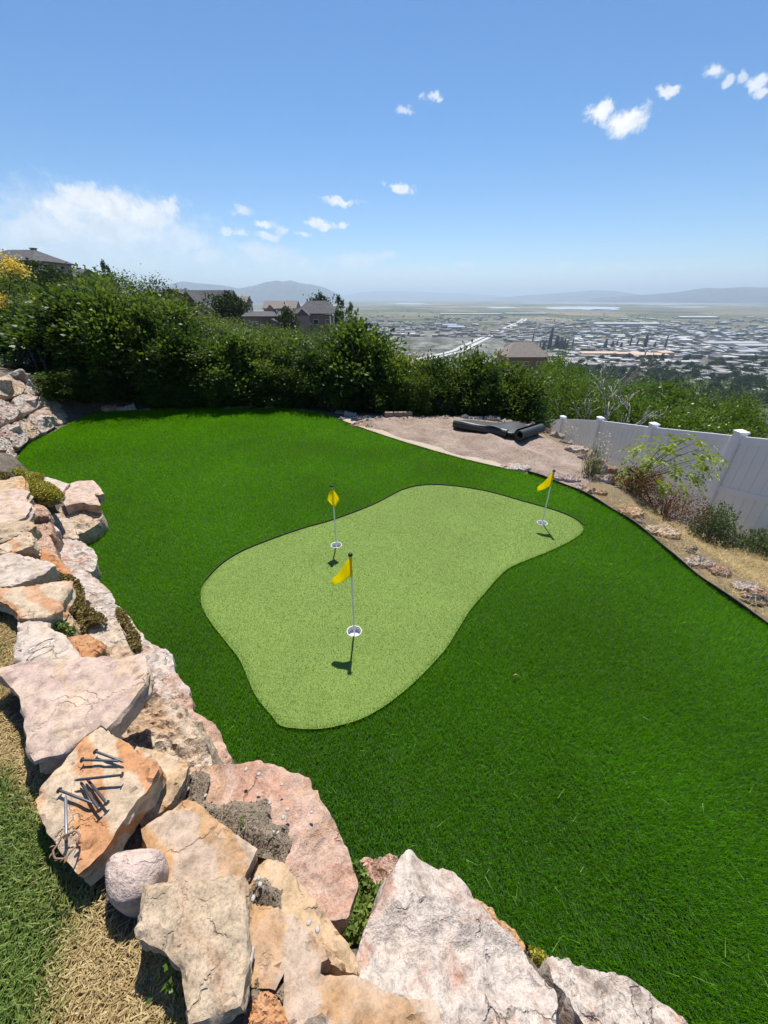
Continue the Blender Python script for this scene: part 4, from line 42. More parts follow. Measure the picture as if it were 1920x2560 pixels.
VALLEY_BUILDINGS = [[1143.3,2055.1,308.6,60.0,14.0,0],[679.0,3427.7,485.8,60.0,9.0,0],[1139.1,3531.1,330.9,60.0,9.0,0],[502.4,982.8,91.0,40.0,9.0,2],[562.7,973.8,59.3,36.0,9.0,2],[601.4,956.3,81.9,40.0,9.0,2],[644.8,969.4,30.7,40.0,12.0,2],[2035.0,2842.3,252.1,80.0,10.0,0],[978.9,1202.1,152.9,50.0,10.0,1],[999.6,1139.1,119.6,50.0,10.0,1],[864.7,1006.0,52.4,40.0,10.0,1],[303.5,2018.7,67.0,80.0,10.0,3],[314.6,1900.5,75.9,80.0,9.0,3],[573.2,880.5,62.4,25.0,6.0,0],[614.9,869.5,84.3,20.0,5.0,0],[2337.5,2672.3,38.1,21.7,5.8,3],[1128.7,1532.1,29.5,21.1,6.7,0],[1323.5,1833.1,9.3,16.4,8.3,0],[512.2,1000.3,5.8,39.9,6.9,0],[664.4,1078.3,21.4,20.7,8.2,0],[656.2,1233.2,23.6,24.4,8.3,3],[1199.8,1677.9,10.5,16.9,6.0,0],[1155.0,1588.0,17.6,21.9,5.8,1],[1008.2,2661.5,32.3,19.6,5.6,1],[1391.7,2337.5,22.1,38.9,5.9,0],[1468.7,1691.0,38.1,23.2,6.9,3],[987.5,1467.3,14.4,17.1,6.4,0],[1115.0,1334.6,18.5,26.6,5.2,3],[1159.4,1285.6,15.0,38.0,8.8,0],[1469.0,1730.5,36.8,32.6,5.5,0],[918.4,1141.8,10.8,29.5,6.3,3],[1571.1,2165.5,39.0,15.6,6.8,0],[684.9,1427.4,23.2,35.1,7.4,0],[2036.1,2486.7,25.4,35.5,7.6,1],[722.2,1452.6,20.3,20.3,5.1,1],[925.5,1070.9,13.4,30.5,7.1,3],[1178.2,1651.7,26.7,34.4,8.4,0],[1393.7,1636.2,15.9,17.5,6.2,0],[703.5,1447.5,27.4,28.6,7.2,3],[1305.4,1822.8,22.4,16.8,5.7,0],[501.4,2718.9,21.7,30.5,6.6,0],[667.8,1102.1,7.5,16.0,7.8,0],[1165.7,1760.2,30.5,23.4,5.1,0],[1324.3,2600.3,38.7,36.5,6.7,1],[1734.3,2383.8,11.6,36.0,5.6,1],[266.3,2168.5,36.2,23.9,7.0,0],[824.9,1025.2,6.7,20.1,6.8,0],[488.7,1071.8,8.1,36.0,7.3,0],[890.4,1099.3,5.8,28.3,7.8,0],[1404.2,1588.5,15.5,21.6,6.7,0],[1086.3,1465.4,15.9,15.5,5.1,1],[759.0,1633.3,14.9,16.1,6.7,0],[592.5,1229.6,10.4,16.0,5.2,0],[902.2,1384.3,14.4,37.7,6.7,0],[990.0,1397.1,18.6,29.6,8.2,0],[814.1,1082.8,5.7,15.8,7.1,0],[1383.6,2356.5,27.6,21.4,8.8,0],[544.5,1130.0,12.2,34.4,7.9,3],[928.5,1401.9,17.4,37.1,8.0,0],[857.2,1636.3,9.0,23.0,5.6,3],[860.6,1404.4,13.5,26.7,5.9,0],[1716.1,2199.9,40.4,30.6,8.9,3],[711.0,2744.3,41.4,23.8,7.1,0],[1203.2,2131.8,14.8,29.1,7.7,1],[1180.5,1674.4,16.1,37.6,5.6,3],[1294.0,1575.1,27.7,22.6,5.3,0],[850.9,1188.9,9.2,24.4,8.4,0],[782.1,1468.3,13.0,18.6,5.2,0],[939.4,1109.4,23.7,26.8,6.9,3],[1252.6,1534.2,18.8,36.0,8.7,3],[1981.4,2463.8,24.7,21.0,5.1,0],[557.0,2133.0,35.4,16.1,6.3,0],[1548.4,1751.6,9.6,29.8,6.4,0],[1216.5,2210.3,20.6,14.4,7.9,0],[1219.2,1537.2,11.8,16.4,8.1,3],[879.6,1172.4,9.4,35.8,8.0,0],[998.6,1668.5,14.2,34.3,7.0,3],[791.8,1270.3,17.4,31.5,5.5,0],[1091.3,1736.9,21.8,23.8,6.7,0],[1133.2,1672.7,11.7,33.3,7.0,0],[815.9,1909.2,32.8,28.6,8.2,1],[765.6,1107.6,17.3,14.1,7.7,3],[608.6,1024.3,16.7,38.3,5.8,1],[1027.8,1804.6,34.9,25.5,5.0,3],[1152.5,1417.3,24.4,24.0,6.6,0],[1248.8,1430.9,22.3,32.6,7.3,0],[940.6,1030.6,22.1,26.8,8.7,1],[1110.3,1718.7,10.3,22.4,5.9,0],[1414.6,2447.3,37.1,22.3,6.5,1],[677.8,1013.7,7.5,33.3,8.9,0],[611.7,1353.2,24.8,37.1,8.3,0],[1198.6,1497.6,10.2,37.3,7.3,1],[1421.9,1621.9,13.6,21.9,8.8,0],[448.6,2795.7,15.5,22.8,6.8,0],[852.3,1486.6,8.3,38.5,8.6,1],[919.6,1550.7,17.9,25.7,5.6,0],[1338.8,1565.6,19.2,33.4,6.3,0],[1034.7,1580.9,14.6,24.7,6.5,1],[1501.1,2025.7,11.7,37.7,6.5,3],[1159.3,1579.9,26.1,39.8,6.6,1],[669.7,2346.0,17.6,27.8,5.5,0],[831.1,1658.8,29.6,36.3,5.2,1],[1453.2,1740.4,13.0,23.9,7.8,0],[1780.7,2257.1,42.2,24.4,8.8,0],[599.7,1001.2,14.1,37.3,6.3,0],[796.5,2055.3,30.2,27.5,6.6,0],[1099.5,1825.1,29.7,18.2,8.9,0],[1969.0,2516.6,18.2,16.4,5.0,0],[483.5,1056.1,13.0,15.4,6.3,3],[944.0,1455.7,14.8,15.9,6.8,0],[1494.7,1772.1,14.3,19.7,5.2,0],[891.7,1178.8,12.2,39.3,6.2,0],[847.5,1315.1,10.5,19.1,7.7,0],[999.8,1256.6,14.5,24.5,5.2,0],[908.1,1776.2,28.3,21.4,6.8,3],[1585.3,2366.4,43.6,38.7,5.1,1],[1461.8,1715.8,13.0,25.7,8.4,3],[1463.8,2659.4,48.2,35.9,7.3,1],[1024.6,1898.0,13.6,21.0,8.5,0],[1428.7,1891.6,33.4,31.5,6.8,0],[1208.2,1429.6,8.9,15.5,5.4,0],[1028.0,1710.5,20.4,33.4,8.3,0],[779.7,1036.0,14.0,19.5,8.1,3],[1368.5,2036.8,32.4,18.2,5.3,0],[1142.7,2516.5,38.4,37.6,7.6,3],[298.5,1891.8,20.0,34.4,8.1,0],[1002.4,2006.7,34.2,33.2,5.4,0],[750.7,1618.6,26.2,21.7,7.4,0],[1611.7,2633.0,16.1,31.9,9.0,0],[1865.6,2788.0,13.7,19.5,8.1,0],[659.4,1010.1,5.1,32.7,5.1,0],[641.3,1007.8,13.8,28.3,8.7,0],[1234.8,1776.7,24.5,17.7,5.2,3],[711.6,1520.0,15.9,20.0,5.6,3],[1513.1,2160.2,26.8,32.7,7.6,3],[911.1,1416.9,24.1,23.8,7.3,1],[921.3,1327.5,17.2,15.8,7.3,1],[620.0,1263.6,10.9,38.3,5.0,3],[879.9,1155.7,24.6,35.3,6.5,3],[588.3,1212.9,20.4,31.4,5.2,3],[1208.0,2634.5,39.9,34.3,5.2,3],[728.0,1065.8,12.6,26.8,5.9,0],[756.0,1170.4,7.3,17.7,8.7,3],[828.2,1662.1,20.4,16.9,8.9,0],[1056.3,1330.2,12.2,38.2,7.0,3],[984.7,1575.9,11.1,32.4,6.9,3],[709.3,1192.1,18.3,22.6,7.8,1],[1238.4,1587.6,18.7,23.4,5.7,0],[1175.0,2146.4,29.9,29.6,7.1,3],[795.0,1439.8,8.2,24.7,5.6,0],[927.1,1462.1,9.3,24.8,5.8,0],[1685.7,2356.9,43.2,18.5,7.3,3],[1317.3,1582.4,28.2,28.7,5.8,0],[1662.6,2815.2,36.5,32.3,7.7,0],[1163.5,1913.3,26.1,16.5,8.9,3],[711.1,1050.5,16.9,39.0,7.9,0],[2047.5,2319.2,38.2,36.1,6.5,1],[932.3,2292.3,31.8,29.7,6.4,1],[1088.7,1354.7,28.2,26.4,5.3,0],[595.3,1284.2,13.3,31.1,5.9,0],[863.8,1489.8,13.1,28.8,8.0,0],[1748.3,2040.5,25.2,21.8,7.0,3],[571.1,1226.7,12.6,15.4,7.7,0],[1685.1,1928.1,37.4,28.0,5.8,0],[615.0,1077.7,10.4,34.1,7.3,0],[2315.1,2635.1,35.7,36.8,7.7,1],[652.3,1200.4,22.8,18.3,6.3,0],[1083.3,2083.1,10.1,21.8,5.8,0],[882.0,1289.5,12.2,16.8,6.9,3],[1621.6,2618.9,24.5,28.9,8.6,0],[613.6,1325.2,9.5,31.6,8.6,0],[987.9,1630.2,26.7,33.6,6.9,0],[611.1,1036.7,18.4,26.7,8.8,1],[583.6,1269.0,13.0,28.7,8.3,3],[708.3,1263.3,23.0,28.2,6.2,0],[1401.6,2068.4,21.7,23.5,6.3,0],[1090.7,2273.2,19.5,33.6,8.9,3],[1307.6,1701.6,24.1,34.8,8.9,0],[775.5,1642.9,25.2,30.8,8.2,0],[1581.4,2483.9,33.5,19.3,6.9,1],[806.3,1474.6,21.3,21.8,6.8,0],[1528.5,1717.4,9.7,19.7,6.9,3],[1135.5,1586.3,19.5,32.4,6.7,3],[1128.7,1516.3,26.7,29.1,6.6,0],[768.3,1311.3,11.3,36.9,6.2,0],[786.3,989.9,11.8,16.5,7.1,1],[1322.7,1738.6,29.1,27.5,6.8,1],[1107.0,1491.1,20.9,33.2,5.3,3],[810.9,1459.4,20.9,28.3,5.1,0],[449.6,2092.1,15.3,30.6,6.5,3],[1030.0,1517.6,19.9,39.4,6.5,3],[618.0,1054.3,11.2,35.5,6.1,1],[1285.4,1675.0,22.5,39.8,7.6,0],[1138.1,1541.3,21.3,23.7,6.6,1],[1132.1,1518.0,19.4,26.3,7.6,3],[794.6,1483.6,22.4,38.8,8.4,1],[887.0,1179.3,20.5,37.4,6.2,0],[833.0,1719.8,8.1,21.8,6.8,0],[1142.2,2125.4,40.1,37.2,8.2,0],[2433.7,2901.7,61.9,38.1,6.7,0],[1319.9,1645.1,9.7,33.3,7.6,3],[738.9,1005.5,16.5,19.8,8.5,3],[723.7,1005.7,19.0,29.7,5.3,3],[2019.7,2910.4,26.6,32.8,6.0,3],[1412.0,1629.8,10.0,23.7,7.8,0],[1218.1,2285.3,19.0,17.9,5.8,0],[513.4,1809.7,13.8,19.1,5.1,3],[863.2,1719.4,10.7,16.2,5.9,3],[1172.4,1833.8,19.4,19.7,5.4,0],[609.0,1107.9,9.4,24.9,8.8,0],[906.6,1544.2,16.1,33.7,8.0,1],[1212.8,1684.5,8.2,37.1,6.4,3],[1191.9,1900.1,22.5,26.0,7.2,0],[1236.2,2203.1,42.5,28.1,6.6,1],[1628.1,1872.2,28.5,16.3,7.4,0],[928.9,1022.6,19.1,23.3,7.9,3],[1626.7,2676.3,36.6,35.0,8.4,0],[742.2,1365.4,14.7,38.8,5.6,0],[1111.1,1425.7,17.6,35.9,8.2,0],[936.8,1069.6,10.4,15.4,6.5,1],[923.3,1608.0,14.3,37.1,5.5,0],[2104.8,2595.1,51.4,25.4,7.4,3],[848.1,1037.0,21.9,20.2,7.8,0],[649.3,1437.8,22.4,38.0,7.7,3],[932.4,1338.9,16.9,21.6,6.6,0],[1055.7,1424.6,12.1,25.0,8.7,1],[442.6,2106.6,28.9,29.2,8.3,1],[1844.6,2361.3,31.3,24.7,7.5,0],[561.2,1231.7,12.1,26.1,7.0,0],[1150.5,1873.3,33.8,35.6,7.9,0],[873.1,1119.5,12.1,23.2,5.9,0],[1411.6,2258.0,33.1,30.2,8.1,0],[1404.6,2822.6,22.6,18.6,8.4,0],[1493.1,2162.8,19.0,29.1,8.3,0],[923.4,1847.5,21.3,21.0,5.8,1],[1498.0,1896.1,35.4,38.2,6.6,3],[1316.5,2013.6,20.7,38.9,8.4,0],[918.4,1778.0,32.9,22.3,8.1,1],[549.0,997.2,6.5,22.0,6.4,0],[763.2,1305.7,23.5,26.4,6.7,3],[878.8,1953.7,22.9,22.7,5.5,0],[875.8,1107.4,11.8,30.8,8.5,3],[1211.5,1740.0,19.5,32.9,8.5,3],[702.8,1189.7,21.8,24.3,8.0,0],[870.5,1787.3,27.7,21.2,8.9,0],[1224.0,1512.5,30.3,22.1,7.5,1],[877.4,1040.6,20.7,25.6,6.5,3],[671.1,1855.3,13.6,24.3,5.6,3],[1244.8,1563.3,34.0,34.8,8.9,0],[485.5,998.9,6.7,36.2,7.7,0],[1333.4,2413.8,13.4,26.6,6.4,0],[744.7,1472.4,9.6,20.0,5.0,0],[1164.5,2420.2,26.0,17.0,8.4,0],[578.0,1044.9,8.1,39.0,8.6,0],[1313.1,1614.0,21.6,15.3,8.3,0],[1030.6,1835.0,22.4,25.6,7.6,1],[722.2,1049.5,16.4,25.9,6.6,0],[2043.8,2323.0,22.2,17.2,7.0,3],[1211.3,2591.0,47.8,15.6,9.0,1],[926.0,1782.8,10.9,19.9,5.7,3],[1183.4,1617.8,18.2,25.9,6.6,0],[804.8,1640.4,27.8,15.5,5.7,1],[701.3,1552.4,7.5,39.7,6.7,3],[949.8,1586.0,24.2,20.5,8.1,0],[723.4,1135.4,6.6,31.1,6.6,1],[818.3,1481.1,26.3,37.9,7.7,0],[1395.3,1878.8,24.5,17.2,7.6,0],[1023.2,1925.3,9.2,16.5,8.6,1],[1297.3,1454.0,19.9,28.3,7.6,3],[972.6,1202.7,16.3,24.8,6.1,0],[698.8,1468.3,22.3,14.8,8.9,0],[1077.8,1963.8,21.0,32.3,7.8,3],[2182.2,2529.3,48.9,35.2,5.4,3],[1165.9,1899.5,36.4,21.3,8.5,0],[819.9,1588.4,25.5,35.8,6.6,1],[1409.0,2122.5,20.0,39.1,8.0,1],[2307.7,2621.8,40.6,18.5,6.0,0],[994.6,1966.0,27.8,23.8,6.0,3],[1004.1,1163.6,18.3,25.2,5.0,3]]
SUBURB = [[359.0,729.9,0.3],[527.0,865.8,2.4],[382.3,714.8,0.5],[529.6,755.1,2.4],[537.1,811.1,2.5],[709.0,778.1,0.7],[387.5,770.4,3.0],[501.6,728.1,0.8],[363.5,717.0,1.8],[627.3,727.5,2.8],[422.7,839.1,2.3],[521.2,889.7,3.0],[530.2,562.5,1.1],[445.7,755.2,1.3],[429.9,853.5,2.2],[456.9,761.8,1.3],[434.2,610.5,1.1],[441.0,559.5,1.1],[379.2,785.0,0.2],[403.7,570.7,0.8],[547.8,814.6,0.3],[372.9,701.9,1.4],[372.3,773.3,1.6],[572.2,827.9,3.1],[629.6,789.6,2.0],[473.2,803.8,0.8],[428.4,782.4,1.5],[550.0,589.1,2.4],[448.1,805.8,2.7],[481.6,760.9,1.0],[551.0,748.0,2.4],[412.4,860.6,2.1],[535.2,773.3,0.7],[447.4,584.2,2.9],[517.1,796.5,0.2],[433.3,516.1,2.2],[435.9,866.8,2.8],[746.4,871.6,0.9],[382.1,800.9,0.0],[542.6,698.7,1.0],[443.8,601.8,0.5],[440.9,538.7,1.5],[510.8,846.4,0.5],[489.4,858.2,2.2],[548.9,586.3,2.5],[766.2,871.0,2.4],[360.9,694.8,1.2],[494.8,778.3,0.9],[476.1,549.6,1.4],[536.7,634.4,2.7],[428.9,727.7,0.3],[541.0,802.3,1.4],[455.5,871.8,2.0],[489.7,543.1,0.4],[431.1,856.6,1.6],[585.8,803.1,2.0],[453.9,725.7,1.7],[486.3,675.1,1.1],[522.8,833.3,1.9],[485.2,886.1,2.6],[409.2,553.5,1.9],[507.4,599.7,1.9],[544.9,684.7,0.8],[491.0,834.0,2.3],[771.4,840.3,2.2],[515.8,898.0,2.1],[413.1,822.2,0.7],[498.8,841.6,2.9],[519.7,668.6,0.7],[632.2,829.3,2.1]]
VALLEY_TREES = [[668.61,916.75,1.14],[574.76,864.58,0.75],[403.03,533.63,0.91],[557.11,731.48,1.33],[471.89,551.51,0.9],[477.92,728.37,1.29],[340.05,742.06,1.21],[344.35,684.84,1.05],[470.96,713.74,0.96],[454.52,522.77,1.33],[546.99,887.56,1.2],[330.97,713.75,1.24],[796.95,896.43,1.28],[770.14,831.09,1.01],[440.72,692.7,0.75],[610.56,909.3,1.31],[485.22,723.35,0.72],[409.25,743.29,0.88],[463.23,497.31,0.81],[484.77,503.65,1.0],[460.82,754.84,1.1],[340.15,743.13,1.01],[468.13,532.83,1.16],[409.08,505.75,1.03],[399.76,507.02,1.31],[565.36,821.15,1.12],[549.38,799.92,0.85],[342.43,705.36,1.01],[397.86,835.28,1.31],[348.32,727.49,0.75],[523.34,594.85,1.23],[442.21,818.44,1.08],[382.56,747.17,0.89],[433.7,877.22,0.93],[553.49,592.32,0.8],[438.09,667.75,1.25],[548.2,668.9,0.83],[528.53,613.5,0.79],[496.34,634.38,0.82],[559.37,615.4,0.86],[466.68,566.79,1.08],[381.65,671.9,1.11],[413.63,486.51,0.79],[640.59,808.8,1.14],[538.85,836.54,1.19],[578.0,819.2,0.76],[563.06,673.42,0.88],[430.57,779.85,0.84],[605.48,661.52,1.06],[340.64,751.59,0.72],[560.31,858.27,0.96],[403.31,501.84,1.0],[323.79,708.56,0.89],[640.04,714.57,1.33],[453.16,804.93,0.93],[382.51,493.62,0.78],[439.84,800.28,0.87],[440.03,681.87,0.93],[565.14,891.05,0.72],[481.11,687.02,1.13],[632.82,757.74,0.94],[833.85,899.67,1.11],[494.28,762.7,0.78],[492.08,525.96,1.07],[470.59,647.79,1.3],[467.25,896.15,1.27],[477.65,532.74,1.07],[615.15,659.75,1.08],[765.7,878.59,1.32],[404.36,728.7,0.82],[405.06,735.17,0.9],[434.18,539.67,1.33],[488.93,864.76,0.72],[407.53,506.39,1.14],[408.2,728.02,1.19],[574.71,909.99,0.9],[475.23,547.1,1.01],[419.7,592.02,1.04],[507.14,713.57,1.22],[386.47,815.98,1.03],[394.46,527.68,1.17],[472.0,893.45,0.72],[607.19,684.36,1.0],[470.3,569.19,1.07],[555.14,798.66,0.73],[368.3,666.27,0.89],[601.99,764.82,1.09],[386.36,724.21,0.76],[490.98,781.21,1.08],[501.03,799.61,1.23],[399.8,757.48,0.92],[469.0,720.66,0.99],[575.84,747.59,1.24],[570.71,678.55,0.94],[472.64,755.28,0.75],[406.69,682.39,0.96],[615.26,723.38,0.91],[651.65,897.8,1.03],[381.14,777.36,1.24],[581.0,867.89,1.04],[571.07,612.6,1.33],[554.17,671.83,0.88],[643.4,750.27,0.86],[697.07,758.6,0.76],[431.87,877.64,1.25],[485.28,579.4,1.01],[500.45,570.59,1.34],[550.36,885.71,0.85],[509.0,786.39,1.27],[564.88,646.01,1.25],[559.66,872.99,1.07],[643.58,710.37,1.1],[357.64,785.01,1.28],[426.21,868.84,0.79],[419.0,546.08,0.71],[433.32,714.87,1.11],[438.15,750.58,1.1],[419.94,493.71,0.95],[434.65,571.64,1.32],[487.27,723.95,1.33],[644.47,808.06,1.34],[468.46,672.85,0.96],[517.79,535.99,1.02],[378.5,495.62,0.96],[677.52,760.89,1.03],[482.1,832.11,1.02],[552.7,730.5,0.84],[677.66,751.22,0.85],[383.55,695.63,1.01],[539.84,870.63,0.82],[410.95,530.66,1.07],[527.33,771.57,1.02],[446.07,805.09,1.01],[362.41,726.19,0.9],[757.02,907.77,0.75],[548.64,685.64,0.72],[380.73,780.94,0.77],[390.28,822.09,1.07],[534.92,913.32,1.3],[677.72,844.68,0.82],[537.23,598.66,1.18],[437.41,790.53,0.94],[577.42,761.98,0.86],[351.59,764.93,0.96],[369.49,778.35,0.98],[434.57,780.43,1.04],[335.61,721.76,1.17],[351.25,671.79,1.14],[454.76,517.23,0.95],[324.78,670.49,0.79],[579.38,745.0,0.86],[498.54,904.85,1.33],[451.8,511.33,0.89],[654.08,742.64,1.22],[520.15,868.44,0.7],[604.56,795.95,0.84],[432.86,505.14,1.31],[429.68,689.35,1.14],[427.22,845.85,1.18],[437.63,623.68,1.21],[629.37,782.08,1.09],[549.87,745.92,1.32],[342.51,709.58,1.24],[685.67,771.12,1.12],[519.02,853.94,0.94],[641.68,755.36,1.08],[431.55,522.76,0.93],[369.77,736.95,0.74],[429.14,821.59,0.74],[495.23,537.21,0.73],[409.52,817.92,0.78],[623.01,753.44,0.86],[569.56,900.97,0.81],[736.54,800.18,1.31],[412.08,790.91,0.94],[342.21,711.55,1.13],[552.09,629.95,1.07],[681.32,846.57,0.72],[497.12,752.22,0.72],[669.73,817.74,1.24],[322.23,676.65,0.8],[462.28,753.98,0.77],[497.98,527.73,1.0],[368.17,748.54,1.0],[389.23,760.54,1.0],[499.15,728.49,0.84],[481.55,856.02,0.93],[771.51,897.1,1.1],[450.27,673.18,0.88],[399.36,729.51,1.22],[500.65,609.75,1.22],[445.88,767.24,0.89],[590.16,904.8,1.15],[531.07,801.63,1.34],[567.86,636.53,1.14],[428.27,886.54,0.93],[637.17,699.22,1.04],[459.46,537.62,0.76],[543.54,913.57,1.13],[426.21,691.95,0.89],[590.6,830.84,1.09],[485.89,505.72,1.34],[414.36,494.22,0.89],[416.8,486.69,0.79],[459.42,737.38,1.09],[390.06,486.89,0.94],[434.4,748.84,0.85],[527.63,607.11,0.73],[490.95,720.97,0.95],[529.18,868.87,1.18],[535.86,659.61,0.76],[457.66,810.23,0.94],[587.13,822.72,0.96],[408.68,492.5,1.07],[555.19,849.38,1.04],[423.18,837.05,0.86],[493.83,712.53,1.32],[411.78,545.88,1.0],[537.31,832.72,1.09],[399.34,688.78,0.7],[397.26,536.4,1.15],[564.66,703.27,0.85],[490.95,515.41,0.78],[530.16,916.88,0.93],[513.87,807.94,1.06],[428.89,573.47,0.72],[454.02,655.87,0.97],[422.2,728.0,1.32],[552.63,626.19,0.94],[415.48,792.09,0.87],[530.51,714.43,0.79],[539.61,622.27,0.74],[410.85,789.32,0.71],[396.78,725.87,0.81],[715.54,878.89,0.9],[475.97,720.15,1.06],[394.02,755.01,0.74],[335.49,708.84,0.82],[407.96,504.62,1.32],[605.74,814.9,1.11],[489.83,699.95,1.22],[554.19,751.88,0.82],[708.0,851.69,0.93],[457.52,755.01,1.04],[563.19,602.09,0.9],[459.28,538.05,1.07],[543.22,712.13,1.09],[540.86,714.38,1.21],[493.11,764.36,1.1],[375.83,683.24,1.2],[559.61,592.09,1.13],[562.54,907.62,1.02],[352.14,729.7,0.79],[537.87,701.21,0.98],[525.36,842.65,1.14],[448.0,671.24,1.19],[368.91,702.02,1.18],[394.39,492.5,1.28],[406.92,740.51,1.23],[337.21,710.29,0.86],[527.54,819.97,0.96],[472.69,809.87,0.85],[451.35,903.23,0.88],[458.38,632.55,1.09],[592.7,692.76,1.19],[590.26,657.88,1.35],[578.11,907.92,1.13],[597.04,647.11,1.32],[506.12,904.33,1.21],[674.31,831.46,0.91],[419.01,492.17,0.98],[601.26,696.69,1.32],[491.0,823.33,0.74],[517.81,736.86,0.78],[435.82,573.56,1.07],[554.48,612.64,0.91],[508.78,529.59,1.04],[533.33,707.01,1.12],[481.41,535.46,0.98],[667.66,756.3,1.08]]
FREEWAY = [[81.0,919.0],[185.0,1071.0],[233.0,1189.0],[323.0,1401.0],[450.0,1700.0],[630.0,2112.0],[828.0,2588.0],[905.0,2808.0]]
RAMP = [[619.0,2074.0],[652.0,2280.0],[602.0,2531.0],[493.0,2588.0]]
LAKES = [[[2127.0,5781.0],[2613.0,6403.0],[3133.0,6403.0],[3159.0,5925.0],[2650.0,5043.0],[2272.0,4740.0],[2181.0,5043.0],[1946.0,5043.0]],[[2262.0,4837.0],[2504.0,5043.0],[2653.0,4938.0],[2391.0,4647.0]],[[3956.0,6236.0],[4618.0,6403.0],[4561.0,6076.0],[3939.0,5781.0]],[[1354.0,5781.0],[1705.0,6076.0],[1757.0,5781.0],[1389.0,5387.0]],[[4688.0,8153.0],[5584.0,8440.0],[5356.0,7884.0],[4612.0,7632.0]],[[257.0,10244.0],[887.0,10701.0],[837.0,9438.0],[333.0,9081.0]]]
FAR_LAKE = [[7167.0,22907.0],[22528.0,34255.0],[37549.0,43472.0]]
PEBBLES = [[-0.567,0.893,0.569,0.022],[-0.677,0.776,0.614,0.018],[-0.437,0.77,0.573,0.024],[-0.375,0.723,0.572,0.022],[-0.277,0.75,0.548,0.018],[-0.381,0.671,0.585,0.014],[-0.768,0.853,0.614,0.016],[-0.366,0.752,0.564,0.018],[-0.396,0.673,0.587,0.012],[-0.411,0.844,0.552,0.018],[-0.511,0.877,0.563,0.026],[-0.677,0.832,0.602,0.014],[-0.404,0.515,0.67,0.016],[-0.385,0.503,0.67,0.022],[-0.397,0.471,0.67,0.02],[-0.393,0.518,0.67,0.02],[-0.375,0.394,0.67,0.012],[-0.219,0.418,0.67,0.02],[-0.192,0.404,0.67,0.022]]
SEDUMS = [["G",[[-3.405,3.344,0.62],[-3.471,3.489,0.62],[-3.429,3.574,0.62],[-3.289,3.523,0.62],[-3.133,3.407,0.62],[-3.002,3.282,0.62],[-2.954,3.179,0.62],[-3.029,3.136,0.62],[-3.193,3.179,0.62],[-3.318,3.252,0.62]],0.1,"yellowgreen","round yellow-green succulent clump beside the jutting pink slab"],["D",[[-0.188,0.504,0.42],[-0.127,0.51,0.42],[-0.125,0.544,0.42],[-0.096,0.547,0.42],[-0.036,0.531,0.42],[-0.044,0.501,0.42],[-0.059,0.475,0.42],[-0.074,0.447,0.42],[-0.104,0.425,0.42],[-0.138,0.452,0.42],[-0.173,0.48,0.42]],0.05,"green","bright green rosette succulents between pink and white boulders"],["D2",[[-0.126,0.707,0.25],[-0.086,0.691,0.25],[-0.06,0.65,0.25],[-0.008,0.632,0.25],[-0.012,0.611,0.25],[-0.049,0.59,0.25],[-0.091,0.597,0.25],[-0.098,0.65,0.25]],0.04,"green","green succulents climbing beside the knobbly orange-pink rock"],["H",[[-2.239,2.137,0.6],[-2.173,2.137,0.6],[-2.079,2.097,0.6],[-1.971,1.997,0.6],[-1.87,1.859,0.6],[-1.79,1.805,0.6],[-1.656,1.733,0.6],[-1.634,1.675,0.6],[-1.705,1.656,0.6],[-1.703,1.6,0.6],[-1.776,1.637,0.6],[-1.843,1.714,0.6],[-1.959,1.816,0.6],[-2.038,1.904,0.6],[-2.042,1.997,0.6]],0.035,"drygreen","olive and rust sedum mat behind the contour-banded flagstone"],["H2",[[-1.789,1.967,0.45],[-1.705,1.933,0.45],[-1.604,1.825,0.45],[-1.508,1.734,0.45],[-1.435,1.64,0.45],[-1.448,1.587,0.45],[-1.494,1.631,0.45],[-1.588,1.744,0.45],[-1.681,1.825,0.45]],0.05,"drygreen","strip of olive sedum between the creamy and grey-white boulders"],["H3",[[-1.843,1.581,0.72],[-1.8,1.577,0.72],[-1.744,1.563,0.72],[-1.654,1.528,0.72],[-1.624,1.502,0.72],[-1.657,1.477,0.72],[-1.726,1.511,0.72],[-1.816,1.554,0.72]],0.03,"green","small creeping green plant beside the little tan block"],["G2",[[-3.858,3.739,0.7],[-3.794,3.797,0.7],[-3.611,3.682,0.7],[-3.421,3.627,0.7],[-3.382,3.519,0.7],[-3.359,3.417,0.7],[-3.279,3.273,0.7],[-3.358,3.304,0.7],[-3.567,3.555,0.7],[-3.758,3.663,0.7]],0.04,"yellowgreen","yellow stonecrop spreading along the ledge by the stacked wall"],["G3",[[-3.779,3.512,0.78],[-3.745,3.521,0.78],[-3.667,3.512,0.78],[-3.558,3.442,0.78],[-3.548,3.34,0.78],[-3.622,3.332,0.78]],0.02,"drygreen","low mossy green patch at the photo edge below the stacked wall"],["F",[[0.518,0.473,0.22],[0.548,0.47,0.22],[0.569,0.456,0.22],[0.586,0.432,0.22],[0.576,0.418,0.22],[0.545,0.432,0.22],[0.523,0.456,0.22]],0.03,"yellowgreen","clump of yellow moss wedged between the two white boulders"]]
